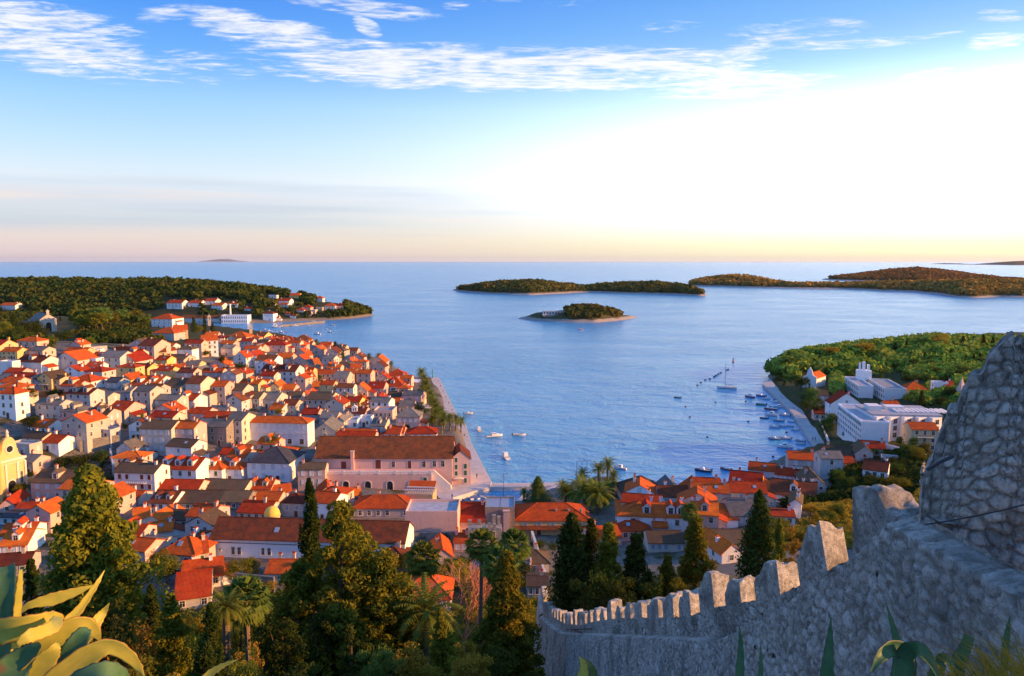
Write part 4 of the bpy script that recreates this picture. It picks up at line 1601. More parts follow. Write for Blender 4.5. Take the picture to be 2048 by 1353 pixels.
def clash(A_, B_):
    for P_, Q_ in ((A_, B_), (B_, A_)):
        for i in range(4):
            ex, ey = P_[(i + 1) % 4][0] - P_[i][0], P_[(i + 1) % 4][1] - P_[i][1]
            nx, ny = -ey, ex
            a = [nx * p[0] + ny * p[1] for p in P_]; b = [nx * p[0] + ny * p[1] for p in Q_]
            if max(a) <= min(b) or max(b) <= min(a): break
        else:
            continue
        return False
    return True


def in_pix(px, py, P_):
    k = False
    for i in range(len(P_)):
        ax, ay = P_[i]; bx, by = P_[(i + 1) % len(P_)]
        if (ay > py) != (by > py) and px < (bx - ax) * (py - ay) / (by - ay) + ax: k = not k
    return k


def infill(poly, n, seed, keep, hmin=4.6, hmax=7.0, yaw=-9):
    r_ = random.Random(seed)
    x0, x1 = min(p[0] for p in poly), max(p[0] for p in poly); y0, y1 = min(p[1] for p in poly), max(p[1] for p in poly)
    done = tries = 0
    while done < n and tries < 6000:
        tries += 1
        px, py = r_.uniform(x0, x1), r_.uniform(y0, y1)
        if not in_pix(px, py, poly) or any(a < px < c and b < py < d for a, b, c, d in keep): continue
        p = hit(px, py)
        big = tries < 2500
        w_, d_ = (r_.uniform(7, 11), r_.uniform(7, 9.5)) if big else (r_.uniform(4.2, 6.5), r_.uniform(4.5, 6.5))
        a = R(yaw + r_.uniform(-6, 6))
        C_ = corners(p.x, p.y, w_, d_, a, .25)
        if any(math.hypot(f[0] - p.x, f[1] - p.y) < 30 and clash(C_, corners(*f)) for f in FOOT): continue
        s = F / depth(p)
        h = r_.uniform(hmin, hmax) * (1 if big else .75)
        typ = r_.choice('GGGFH')
        td = (CAMZ - p.z - h) / depth(p)
        rr_ = d_ / 2 * (.46 + td) * s / 1.08 if typ != 'F' else w_ * .26 * s
        wl = r_.choice('bgpwbpyg'); rf = r_.choice('rroordkrg')
        u = (px - CX) / F
        wp = w_ * s * (math.cos(a) - u * math.sin(a))
        house(px - wp / 2, px + wp / 2, py - h * s, py, rr_, typ, wl, rf, math.degrees(a), r_.choice((1, 2, 2, 3)) if big else 1, 2 if h > 5 else 1, r_.choice(['-', '-', '-', 'd', 'k', 'b']) if big else '-', dep=d_, base=p)
        done += 1
    return done


infill([(0, 715), (300, 705), (430, 690), (520, 680), (640, 700), (780, 742), (828, 775), (838, 860), (632, 872), (640, 985), (800, 1040), (700, 1010), (560, 1120), (430, 1160), (260, 1150), (250, 1090), (0, 1080)], 90, 5,
       [(400, 1060, 830, 1150), (318, 1090, 425, 1142), (350, 1120, 480, 1200), (485, 835, 630, 915), (590, 880, 960, 1000), (60, 880, 245, 955), (30, 760, 100, 860), (430, 715, 500, 765), (0, 860, 62, 1010), (40, 960, 225, 1010), (530, 880, 565, 915)])
infill([(1250, 990), (1400, 995), (1500, 960), (1650, 930), (1700, 1000), (1500, 1010), (1485, 1085), (1250, 1085)], 10, 8, [(1370, 1015, 1386, 1095)])

# ------------------------------------------------------------------ buildings one can name
def P4(x, y): return 400 + x / 4.511, 780 + y / 4.511
def PK(x, y): return 400 + x / 3.358, 950 + y / 3.358
def PL(x, y): return 750 + x / 3.627, 980 + y / 3.627
def PR(x, y): return 1350 + x / 2.934, 640 + y / 2.934
def P2(x, y): return 1150 + x / 4.096, 880 + y / 4.096


def house_c(fn, x0, x1, ye, yb, r, sc, *a, **k):
    p0, p1 = fn(x0, ye), fn(x1, yb)
    return house(p0[0], p1[0], p0[1], p1[1], r / sc, *a, **k)


# long white palace
e, w_, d_, h, hr, s = house_c(P4, 434, 972, 296, 492, 62, 4.511, 'H', 'w', 'r', -5, 9, 2, 'c', style='w', name='palace', label='long white palace with red hipped roof and a string course above a palm', cat='palace', landmark='long white palace')
b = MB(); b.box(-w_ / 2 - .12, -.12, h * .50, w_ / 2 + .12, -.001, h * .50 + .35); b.box(-w_ / 2 - .1, -.2, h - .42, w_ / 2 + .1, -.001, h - .08); b.build('string_course', M_STONE, e)
for i in range(3):
    add_window(e, ((-.1 + .2 * i + .1) * w_, 0, .3), 0, 1.6, 2.0, 'd', True, 'shop_opening')
for i in range(3):
    c_ = link('chimney', chimney_mesh(1.4, WALL['w']), e, ((-.3 + .3 * i) * w_, d_ * .65, h + hr * .55))

# the arsenal: long hall, terrace in front with a balustrade and arches below
a0 = at_z(*P4(1050, 920), 1.9); a1 = at_z(*P4(2280, 935), 1.9)
base = Vector(((a0.x + a1.x) / 2, a0.y + 7.5, 1.9))
dp = depth((0, base.y, base.z)); s = F / dp
xl = at_y(*P4(1040, 600), base.y).x; xr = at_y(*P4(2275, 600), base.y).x
aw = xr - xl
base.x = (xl + xr) / 2
ah = at_y(*P4(1600, 610), base.y).z - base.z
e = empty('arsenal', base, R(0))
wb = MB(); AD, AHR = 15.0, 5.6
wall_shape(wb, 'G', aw, AD, ah, AHR); wb.build('wall', WALL['p'], e)
rb = MB(); roof_shape(rb, 'G', aw, AD, ah, AHR, .5, .35); ro = rb.build('roof', ROOF['d'], e)
cmb_ = chimney_mesh(4.0, WALL['p'])
cb = MB(); cb.box(-.55, -1.1, -7, .55, -.001, 2.2); cb.box(-.7, -1.2, 2.201, .7, .1, 2.45); link('chimney', cb.mesh('chimney', WALL['p']), e, (at_y(*P4(1378, 600), base.y).x - base.x, 0, ah))
for x_, wd, ht, st, up in ((1297, 1.8, 2.6, 'r', 1.2), (1607, 1.9, 3.1, 'r', 1.2), (1745, 1.0, 2.0, 'd', 2.1), (1890, 1.2, 2.6, 'r', 1.4), (2020, 1.1, 2.0, 'd', 2.2), (2115, 1.1, 2.0, 'd', 2.4), (2190, 1.1, 2.0, 'd', 2.4)):
    xx = at_y(*P4(x_, 690), base.y).x - base.x
    zz = at_y(*P4(x_, 712), base.y).z - base.z + (up - 1.2) * .6
    add_window(e, (xx, 0, zz), 0, wd, ht, st, True, 'doorway' if wd > 1.15 else 'window')
tz = at_y(*P4(1600, 765), base.y - 7).z - base.z
tx0 = at_y(*P4(1128, 760), base.y - 7).x - base.x; tx1 = at_y(*P4(2090, 745), base.y - 7).x - base.x
tb = MB(); tb.box(tx0, -7, -4, tx1, -.002, tz); tb.build('terrace', WALL['p'], e)
bl = MB()
n_ = int((tx1 - tx0) / .55)
for i in range(n_ + 1):
    xx = tx0 + (tx1 - tx0) * i / n_
    bl.box(xx - .11, -6.95, tz + .002, xx + .11, -6.75, tz + .8)
bl.box(tx0, -7.05, tz + .801, tx1, -6.65, tz + 1.05)
for i in range(7):
    xx = tx0 + .3 + (tx1 - tx0 - .6) * i / 6
    bl.box(xx - .3, -7.1, tz + .003, xx + .3, -6.6, tz + 1.2)
bl.build('balustrade', M_STONE, e)


def arch_mesh(wd, ht, fr=.25):
    p, f = MB(), MB()
    n = 9
    prof = [(-wd / 2, 0)] + [(-wd / 2 * math.cos(math.pi * i / n), ht - wd / 2 + wd / 2 * math.sin(math.pi * i / n)) for i in range(n + 1)] + [(wd / 2, 0)]
    p.prism(prof[::-1], -.03, .15, 'y')
    o_ = [(-wd / 2 - fr, 0)] + [(-(wd / 2 + fr) * math.cos(math.pi * i / n), ht - wd / 2 + (wd / 2 + fr) * math.sin(math.pi * i / n)) for i in range(n + 1)] + [(wd / 2 + fr, 0)]
    for i in range(len(prof) - 1):
        f.prism([prof[i], o_[i], o_[i + 1], prof[i + 1]], -.12, .1, 'y')
    return p.mesh('arched_window', M_GLASS), f.mesh('arch_frame', M_STONE)


AP, AF = arch_mesh(2.0, 3.1)
for x_ in (1197, 1316, 1515, 1713, 1912):
    xx = at_y(*P4(x_, 860), base.y - 7).x - base.x
    zz = at_y(*P4(x_, 905), base.y - 7).z - base.z
    if x_ == 1197: add_window(e, (xx, -7, zz + 1.6), 0, .9, 1.5, 'd', True); continue
    o = link('arched_window', AP, e, (xx, -7, max(.1, zz))); link('arch_frame', AF, o)
add_window(e, (at_y(*P4(2030, 810), base.y - 7).x - base.x, -7, tz - 3.2), 0, 1.2, 2.2, 'g', True)
# stair ramp at the right-hand end, down to the quay
sb = MB(); X0, X1 = tx1 + .05, aw / 2 - .1
sb.prism([(X0, -4), (X0, tz), (X0 + .6, tz), (X1, .6), (X1, -4)], -5.5, -2.0, 'y'); sb.prism([(X0, tz + .001), (X0, tz + 1), (X0 + .6, tz + 1), (X1, 1.7), (X1, .602), (X0 + .6, tz + .001)], -5.5, -5.2, 'y')
sb.build('stair_ramp', M_STONE, e)
tag(e, 'long pink arsenal hall with dark red roof, balustraded terrace and ground-floor arches', 'arsenal')
LANDMARKS.append(('arsenal hall', 765, 925)); AB = base
# tall narrow quay house beside it
e, w_, d_, h, hr, s = house(900, 940, 890, 942, 20, 'F', 'p', 'd', 6, 0, 0, 'anc', dep=11, base=Vector((at_y(921, 930, AB.y + 1).x, AB.y + 1, 1.9)), name='quay_house', label='tall narrow pink house with green shutters at the end of the arsenal', landmark='green-shuttered quay house')
for (xx, zf) in ((-.22, .93), (-.22, .66), (.24, .68), (-.22, .40), (.24, .42), (.24, .12)):
    add_window(e, (xx * w_, 0, zf * h - .6), 0, 1.0, 1.7, 'g', True)
for yy in (.25, .6):
    for zf in (.35, .65): add_window(e, (w_ / 2, yy * d_, zf * h), math.pi / 2, .9, 1.6, 'g', True)
b = MB(); b.box(-w_ / 2 - .06, -.08, h * .33, w_ / 2 + .06, -.001, h * .33 + .2); b.build('string_course', M_STONE, e)

# the long monastery-like building in front, mossy roof and white wall
e, w_, d_, h, hr, s = house_c(PK, 66, 1372, 436, 592, 146, 3.358, 'G', 'w', 'd', -4, 0, 0, 'nc', dep=10.5, name='long_building', label='long white building with mossy dark red roof behind the two tall trees', cat='building', landmark='long white building')
for t_ in (.05, .135, .29, .62, .8):
    if t_ == .05:
        add_window(e, ((t_ - .5) * w_, 0, h * .45), 0, .5, .5, 'd', True)
    else:
        for k_ in (-.75, .75): add_window(e, ((t_ - .5) * w_ + k_, 0, h * .30), 0, .75, 1.7, 'd', True)
pb = MB(); pb.tube([(-w_ / 2 + .8, -.1, h - .15), (-w_ / 2 + 1.0, -.1, h - 1.0), (w_ / 2 - .5, -.1, h - 1.25)], .07, 6); pb.build('gutter_pipe', M_DARK, e)
kb = MB(); tn = hr / (d_ / 2); kb.prism([(0, 0), (0, .12), (1.2, 1.2 * tn + .12), (1.2, 1.2 * tn)], -.55, .55, 'x'); link('skylight', kb.mesh('skylight', M_SHUT['b']), e, (-.17 * w_, 1.6, h + 1.6 * tn + .17))
pl = MB(); pl.box(-w_ / 2 - .25, -.35, -4, w_ / 2 + .25, -.001, h * .16); pl.build('stone_plinth', WALL['s'], e)
LONGB = e
# red-roofed range on the square
e, w_, d_, h, hr, s = house_c(PL, 1016, 1560, 221, 330, 136, 3.627, 'H', 'y', 'r', 0, 5, 1, 'c', style='b', name='range_building', label='long cream range with bright red roof facing the palm garden', cat='building', landmark='long red-roofed range')
sb = MB(); sb.prism([(-1.6, h - 2.1), (-1.6, h - 1.95), (-.001, h - 1.35), (-.001, h - 1.5)], -w_ / 2, w_ / 2, 'x'); sb.build('lean_to_roof', ROOF['d'], e)
for i in range(3):
    rv = MB(); rv.lathe([(.3, -.8), (.3, .35), (.42, .36), (.42, .5), (.02, .62)], 8); link('roof_vent', rv.mesh('roof_vent', M_METAL), e, ((.05 + .17 * i) * w_, d_ * .26, h + hr * .5 + .15))
# pink flat-roofed block
house_c(PL, 222, 600, 170, 385, 34, 3.627, 'T', 'p', 't', 0, 0, 0, 'nx', dep=10, name='flat_block', label='pink windowless block with a pale flat roof and satellite dishes', cat='building', landmark='pink flat-roofed block')
# masonry tower with a glazed flat roof
e, w_, d_, h, hr, s = house_c(PL, 798, 1014, 140, 330, 60, 3.627, 'T', 's', 't', 0, 0, 0, 'nx', dep=9, name='stone_tower', label='square rough masonry tower with glazed flat roof', cat='tower', landmark='masonry tower')
gb = MB(); gb.box(-w_ / 2 + .3, .3, h + .07, -.08, d_ - .3, h + .42); gb.box(.08, .3, h + .07, w_ / 2 - .3, d_ - .3, h + .42); gb.build('glass_roof', M_SHUT['b'], e)
b = MB(); b.box(.12 * w_, -1.2, -4, .31 * w_, -.001, h - .2); b.box(.1 * w_, -1.3, h - .199, .33 * w_, .1, h + .1); b.build('chimney_stack', WALL['p'], e)
# ruined crenellated wall-tower in front
p0 = hit(*PL(800, 440)); s = F / depth(p0)
e = empty('ruined_tower', p0, R(4)); rw = 250 / 3.627 / s; rh = 205 / 3.627 / s
b = MB(); b.box(-rw / 2, 0, -4, rw / 2, 4.5, rh * .74)
rr = random.Random(4)
for i in range(7):
    x0 = -rw / 2 + rw * (i + .08) / 7
    b.box(x0, .001, rh * .74 + .001, x0 + rw / 7 * .62, .9, rh * (.74 + .26 * rr.random()))
    if i in (0, 2, 5, 6): b.box(x0, 3.6, rh * .74 + .001, x0 + rw / 7 * .7, 4.49, rh * (.9 + .25 * rr.random()))
b.build('wall', WALL['s'], e); add_window(e, (rw * .24, 0, rh * .45), 0, .7, 1.6, 'd', True, 'loophole')
tag(e, 'ruined reddish stone tower with broken battlements behind the fan palms', 'ruin'); LANDMARKS.append(('ruined battlement tower', *PL(800, 330)))
# long white house with dormers at the right of the garden
e, w_, d_, h, hr, s = house_c(P2, 340, 1330, 636, 752, 130, 4.096, 'H', 'w', 'r', -6, 5, 1, 'c', dep=13, style='d', name='dormer_house', label='long white house with red hipped roof and a row of white dormers', cat='house', landmark='long dormer house')
for t_ in (.25, .45, .53):
    tn = hr / (d_ / 2); dormer(e, (t_ - .5) * w_, 1.3, h + 1.3 * tn - .1, 2.1, WALL['w'], ROOF['r'])
for t_ in (.3, .38, .56, .66):
    link('chimney', chimney_mesh(1.5, WALL['w']), e, ((t_ - .5) * w_, d_ * .52, h + hr * .9))


# ---- the white hotels
def slab_hotel(name, base, w_, d_, h, yaw, label, ncol, nrow, side, fin=False):
    e = empty(name, base, R(yaw))
    b = MB(); b.box(-w_ / 2, 0, -4, w_ / 2, d_, h); b.build('wall', WALL['w'], e)
    r = MB(); r.box(-w_ / 2 + .3, .3, h + .002, w_ / 2 - .3, d_ - .3, h + .1)
    for a in ((-w_ / 2 - .1, -.1, w_ / 2 + .1, .25), (-w_ / 2 - .1, d_ - .25, w_ / 2 + .1, d_ + .1), (-w_ / 2 - .1, .251, -w_ / 2 + .25, d_ - .251), (w_ / 2 - .25, .251, w_ / 2 + .1, d_ - .251)):
        r.box(a[0], a[1], h + .003, a[2], a[3], h + .7, 1)
    r.build('roof', [ROOF['t'], WALL['w']], e)
    fl = h / nrow
    if side:    # long facade on the left flank
        for c in range(ncol):
            for k in range(nrow):
                add_window(e, (-w_ / 2, d_ * (c + .5) / ncol, fl * k + fl * .3), -math.pi / 2, d_ / ncol * .42, fl * .52, 'd', True)
    else:
        for c in range(ncol):
            for k in range(nrow):
                add_window(e, ((-.5 + (c + .5) / ncol) * w_, 0, fl * k + fl * .3), 0, w_ / ncol * .4, fl * .5, 'd', True)
    tag(e, label, 'hotel')
    return e


def corner(px, pyb, z=None):
    return hit(px, pyb)


c0 = hit(*PR(1095, 742)); c1 = at_y(*PR(1215, 735), c0.y); s = F / depth(c0)
wq = (c1 - c0).x + 2; hq = (742 - 605) / 2.934 / s
e = slab_hotel('hotel', c0 + Vector((wq / 2, 0, 0)), wq, 36, hq, -10, 'white hotel block with rows of small windows facing the boats', 13, 4, True)
gb = MB(); gb.box(-wq / 2 - .05, 1, hq - 1.5, -wq / 2 - .001, 35, hq - .25); gb.build('glass_balustrade', plain('green_glass', (.06, .2, .17), .15, .5), e)
LANDMARKS.append(('white harbour hotel', *PR(1060, 640)))
c0 = hit(*PR(1400, 725)); s = F / depth(c0)
wq2 = (1600 - 1205) / 2.934 / s; hq2 = (722 - 578) / 2.934 / s
e = empty('hotel', c0 + Vector((0, 4, 0)), R(-6))
b = MB(); b.box(-wq2 / 2, 2, -4, wq2 / 2, 22, hq2)
for i in range(5):       # folded facade
    x0 = -wq2 / 2 + wq2 * i / 5
    b.prism([(x0, 1.99), (x0 + wq2 / 5, 1.99), (x0 + wq2 / 5 * .15, 0)][::-1], 0, 1, 'y') if False else b.poly([(x0, 1.99, -4), (x0 + wq2 / 5, 1.99, -4), (x0 + wq2 / 5 * .12, -.6, -4), (x0, 1.99, hq2 - .2), (x0 + wq2 / 5, 1.99, hq2 - .2), (x0 + wq2 / 5 * .12, -.6, hq2 - .2)], [(0, 1, 2), (5, 4, 3), (0, 2, 5, 3), (2, 1, 4, 5)])
b.build('wall', WALL['w'], e)
r = MB(); r.box(-wq2 / 2 - .2, 1.7, hq2 + .003, wq2 / 2 + .2, 22.2, hq2 + .5)
r.build('roof', ROOF['t'], e)
sk = MB()
for i in range(11): sk.box(-wq2 * .08 + i * 1.9, 6, hq2 + .51, -wq2 * .08 + i * 1.9 + 1.1, 14, hq2 + .95)
sk.box(-wq2 / 2 + 1, 9, hq2 + .51, -wq2 / 2 + 6, 15, hq2 + 2.4); sk.box(-wq2 / 2 + 9, 12, hq2 + .51, -wq2 / 2 + 16, 17, hq2 + 1.7)
sk.build('roof_lights', WALL['w'], e)
for i in range(5):
    for k in range(3):
        x0 = -wq2 / 2 + wq2 * (i + .55) / 5
        tt = (.55 - .12) / .88
        add_window(e, (x0, -.6 + 2.59 * tt, hq2 * (.12 + .29 * k)), math.atan2(2.59, wq2 / 5 * .88), 2.0, hq2 * .19, 'd', True)
tag(e, 'white hotel wing with folded facade and ribbed rooftop skylights', 'hotel'); LANDMARKS.append(('white hotel wing', *PR(1420, 600)))
for (xa, ya_, xb, yb_, ht, lab) in ((1078, 460, 1158, 455, 66, 'white flat-roofed block with grey gallery, the smaller one below the woods'), (1232, 474, 1350, 466, 64, 'white flat-roofed block with dark grey roof beside the orange-roofed villa')):
    c0 = hit(*PR(xa, ya_)); s = F / depth(c0); wz = (xb - xa) / 2.934 / s
    hz = ht / 2.934 / s
    e = slab_hotel('hotel_block', c0 + Vector((wz / 2, 0, 0)), wz, 34, hz, -12, lab, 9, 2, True)
    if ht == 66:
        tw = MB(); tw.box(1.5, 24, hz + .1, 8.5, 31, hz + 5.5); tw.box(1.8, 25, hz + 5.51, 2.8, 26, hz + 10); tw.box(3.8, 25, hz + 5.51, 5.2, 27, hz + 10.5); tw.box(6.5, 25, hz + 5.51, 7.6, 27, hz + 9); tw.build('rooftop_tower', WALL['w'], e)
        LANDMARKS.append(('flat-roofed hotel block', *PR(1090, 400)))


# ---- churches
def bell_gable(name, base, w_, h, yaw, label, wall='w', n=2, cat='bell gable'):
    e = empty(name, base, R(yaw))
    b = MB()
    b.box(-w_ / 2, 0, -2, w_ / 2, .7, h * .5)
    pw = w_ / (2 * n + 1)
    for i in range(n + 1):
        x0 = -w_ / 2 + i * 2 * pw
        b.box(x0, .001, h * .5 + .001, x0 + pw, .699, h * .76)
    b.prism([(-w_ / 2 - .15, h * .76 + .001), (-w_ / 2 - .15, h * .82), (0, h), (w_ / 2 + .15, h * .82), (w_ / 2 + .15, h * .76 + .001)], -.1, .8, 'y')
    b.box(-.06, .3, h, .06, .42, h * 1.14); b.box(-.25, .3, h * 1.07, .25, .42, h * 1.07 + .1)
    b.build('wall', WALL[wall], e)
    for i in range(n):
        c = MB(); c.lathe([(.02, .5), (.16, .45), (.2, .1), (.3, -.1), (.02, -.1)], 8); link('bell', c.mesh('bell', M_DARK), e, (-w_ / 2 + (2 * i + 1.5) * pw, .35, h * .62))
    tag(e, label, cat)
    return e


p = hit(*P4(1395, 262)); bell_gable('bell_gable', at_y(*P4(1395, 250), p.y) + Vector((0, 0, 0)), 2.6, 6.0, 0, 'small white bell gable with two openings among the mid-town roofs'); LANDMARKS.append(('small white bell gable', *P4(1395, 220)))
p = hit(419, 652); bell_gable('bell_gable', p, 3.2, 13, 20, 'slender sunlit belfry wall near the dark cypresses on the hill', 'b', 1); LANDMARKS.append(('hill belfry', 417, 635))
p = hit(502, 668); bell_gable('bell_gable', p, 3.0, 9, 22, 'small sunlit bell gable on the chapel at the back of town', 'y', 2)
# hill church: nave, sunlit front with arch
p = hit(98, 664); s = F / depth(p)
e = empty('hill_church', p, R(48))
b = MB(); wall_shape(b, 'F', 12, 24, 9.5, 4.0); b.build('wall', WALL['b'], e)
b = MB(); roof_shape(b, 'F', 12, 24, 9.5, 4.0, .3, .1); b.build('roof', ROOF['g'], e)
a_, f_ = arch_mesh(4.2, 7.0, .5); o = link('portal', a_, e, (0, 0, .2)); link('portal_frame', f_, o)
b = MB(); b.box(-1.0, 0.1, 13.2, 1.0, .9, 15.4); b.prism([(-1.3, 15.401), (0, 16.8), (1.3, 15.401)], .0, 1.0, 'y'); b.build('bell_cote', WALL['b'], e)
rw_ = MB(); rw_.lathe([(.02, 0), (.9, 0), (.9, .12), (.02, .12)], 12)
b = MB(); b.box(-16, 3, -4, -6.002, 22, 6.5); b.build('side_wing', WALL['g'], e)
b = MB(); b.prism([(-16.3, 6.501), (-16.3, 6.8), (-6.002, 9.0), (-6.002, 8.7)], 2.8, 22.2, 'y'); b.build('side_wing_roof', ROOF['g'], e)
e.scale = (1.2, 1.2, 1.3)
tag(e, 'stone church on the hill with a sunlit arched front beside the pines', 'church'); LANDMARKS.append(('hill church', 100, 640))
# cathedral front at the left edge, its face turned to the sun
p = hit(25, 990); s = F / depth(p)
e = empty('cathedral', p, R(68))
W_ = 9.0; hh = 17.0
b = MB()
b.box(-W_ / 2, 0, -4, W_ / 2, 1.2, hh * .62)
n = 14
prof = [(-W_ / 2, hh * .62 + .001), (-W_ / 2, hh * .66)]
for i in range(7): prof.append((-W_ / 2 + W_ * .22 * math.sin(i / 6 * math.pi / 2), hh * .66 + hh * .16 * (1 - math.cos(i / 6 * math.pi / 2))))
for i in range(n + 1): prof.append((-W_ * .25 * math.cos(math.pi * i / n), hh * .84 + hh * .22 * math.sin(math.pi * i / n)))
for i in range(6, -1, -1): prof.append((W_ / 2 - W_ * .22 * math.sin(i / 6 * math.pi / 2), hh * .66 + hh * .16 * (1 - math.cos(i / 6 * math.pi / 2))))
prof += [(W_ / 2, hh * .66), (W_ / 2, hh * .62 + .001)]
b.prism(prof[::-1], 0.0, 1.2, 'y')
b.build('facade', WALL['y'], e)
b = MB(); b.box(-W_ / 2 - .3, -.5, hh * .62, W_ / 2 + .3, -.001, hh * .66); b.build('cornice', M_STONE, e)
b = MB(); b.box(-W_ / 2 - .1, -.25, hh * .57, W_ / 2 + .1, -.001, hh * .585); b.build('string_course', M_STONE, e)
for x_ in (-.5, -.2, .2, .47):
    b = MB(); b.box(x_ * W_, -.28, 0, x_ * W_ + .55, -.002, hh * .57 - .001); b.build('pilaster', M_STONE, e)
b = MB(); b.lathe([(.0, hh * 1.06), (.5, hh * 1.06), (.35, hh * 1.12), (.5, hh * 1.14), (.02, hh * 1.2)], 8, (0, .6)); b.build('finial', M_STONE, e)
c = MB()
for i in range(20):
    a = 2 * math.pi * i / 20; a2 = 2 * math.pi * (i + 1) / 20
    c.poly([(1.0 * math.cos(a), -.02, 1.0 * math.sin(a)), (1.0 * math.cos(a2), -.02, 1.0 * math.sin(a2)), (0, -.02, 0)], [(0, 1, 2)])
    c.poly([(r_ * math.cos(q_), y_, r_ * math.sin(q_)) for q_ in (a, a2) for r_, y_ in ((1.0, -.02), (1.0, -.2), (1.35, -.2), (1.35, 0))], [(0, 1, 5, 4), (1, 2, 6, 5), (2, 3, 7, 6)], 1)
link('rose_window', c.mesh('rose_window', [M_GLASS, M_STONE]), e, (0, 0, hh * .84))
a_, f_ = arch_mesh(2.4, 4.4, .5); o = link('portal', a_, e, (0, -.02, .1)); link('portal_frame', f_, o)
for x_ in (-.36, .36): add_window(e, (x_ * W_, 0, 3), 0, .7, 3.6, 'd', True, 'lancet_window')
b = MB(); wall_shape(b, 'F', W_ * .9, 24, hh * .6, 3.2); o = b.build('nave', WALL['g'], e); o.location = (0, 1.202, 0)
b = MB(); roof_shape(b, 'F', W_ * .9, 24, hh * .6, 3.2, .2, .0); o = b.build('nave_roof', ROOF['g'], e); o.location = (0, 1.35, 0)
tag(e, 'cathedral front with curved gable and round window, blazing in the sun', 'church'); LANDMARKS.append(('cathedral front', 25, 930))
p = hit(-6, 1010); e = empty('bell_tower', Vector((p.x - 1.5, p.y, p.z)), R(30)); b = MB(); b.box(-2.6, 0, -4, 2.6, 5.2, 24); b.build('shaft', WALL['y'], e)
b = MB(); b.box(-2.9, -.3, 24.001, 2.9, 5.5, 24.6); b.prism([(-2.5, 24.601), (0, 29), (2.5, 24.601)], .1, 5.1, 'y'); b.build('spire', WALL['y'], e)
tag(e, 'sunlit square bell tower just showing at the photo edge by the cathedral', 'bell tower')
# waterside chapel with white bell front
p = hit(*PR(752, 398)); s = F / depth(p)
e = empty('chapel', Vector((at_y(*PR(790, 398), p.y).x, p.y, p.z)), R(-42)); b = MB(); wall_shape(b, 'F', 8, 15, 6, 2.6); b.build('wall', WALL['w'], e); b = MB(); roof_shape(b, 'F', 8, 15, 6, 2.6, .3, .0); o = b.build('roof', ROOF['r'], e); o.location = (0, .3, 0)
b = MB(); b.box(-4.1, -.6, -2, 4.1, -.001, 6.6); b.prism([(-4.1, 6.601), (-2.0, 7.6), (-1.3, 10.5), (0, 12.5), (1.3, 10.5), (2.0, 7.6), (4.1, 6.601)][::-1], -.6, .0, 'y'); b.build('bell_front', WALL['w'], e)
a_, f_ = arch_mesh(1.2, 2.6, .2); o = link('portal', a_, e, (0, -.6, .1)); link('portal_frame', f_, o)
tag(e, 'small white chapel with stepped bell front and red roof below the pines', 'chapel'); LANDMARKS.append(('white chapel', *PR(780, 370)))
# pale spire by the fortress wall
p = hit(*PR(1690, 490)); e = empty('bell_tower', p, R(10)); b = MB(); b.box(-2.2, 0, -3, 2.2, 4.4, 9); b.build('shaft', WALL['b'], e)
b = MB(); b.poly([(-2.5, -.3, 9.001), (2.5, -.3, 9.001), (2.5, 4.7, 9.001), (-2.5, 4.7, 9.001), (0, 2.2, 18)], [(0, 1, 4), (1, 2, 4), (2, 3, 4), (3, 0, 4), (3, 2, 1, 0)]); b.tube([(0, 2.2, 17.9), (0, 2.2, 19.5)], .12, 6); b.build('spire', WALL['p'], e)
e.scale = (.7, .7, .7)
tag(e, 'pale pink pointed church spire beside the fortress wall', 'bell tower')
# yellow dome
p = hit(*P4(655, 1240)); e = empty('domed_chapel', p); s = F / depth(p); rd = 66 / 4.511 / s; top = at_y(*P4(655, 1050), p.y).z - p.z
b = MB(); b.lathe([(rd * 1.02, -3), (rd * 1.02, top - rd * 1.25), (rd * 1.12, top - rd * 1.25), (rd * 1.12, top - rd * 1.12)], 20); b.build('drum', WALL['y'], e)
b = MB(); b.lathe([(rd * 1.05, top - rd * 1.12)] + [(rd * 1.04 * math.cos(a * math.pi / 16), top - rd * 1.1 + rd * 1.1 * math.sin(a * math.pi / 16)) for a in range(9)], 24); o = b.build('dome', plain('yellow_dome', (.80, .52, .08), .6), e); 
for f_ in o.data.polygons: f_.use_smooth = True
tag(e, 'small yellow dome rising behind the long white building', 'dome'); LANDMARKS.append(('yellow dome', *P4(655, 1110)))
# roof loggia with balustrade
p = hit(*PL(320, 150)); s = F / depth(p); lw = 200 / 3.627 / s; e = empty('loggia_house', p, R(-4)); lh = 150 / 3.627 / s * .8
b = MB(); b.box(-lw / 2, 0, -4, lw / 2, 7, lh); b.build('wall', WALL['o'], e)
b = MB()
for yy in (.0, 3.0):
    for i in range(13): b.box(-lw / 2 + lw * i / 12 - .13, yy + .02, lh + .002, -lw / 2 + lw * i / 12 + .13, yy + .28, lh + 1.1)
    b.box(-lw / 2 - .2, yy - .05, lh + 1.101, lw / 2 + .2, yy + .35, lh + 1.4)
b.build('balustrade', M_STONE, e)
b = MB(); b.prism([(3.4, lh + .6), (3.4, lh + .8), (7.2, lh + 2.2), (7.2, lh + 2.0)], -lw / 2, lw / 2, 'x'); b.build('roof', ROOF['o'], e)
tag(e, 'orange sunlit house topped by two rows of roof balustrade', 'house'); LANDMARKS.append(('balustraded orange house', *PL(320, 40)))
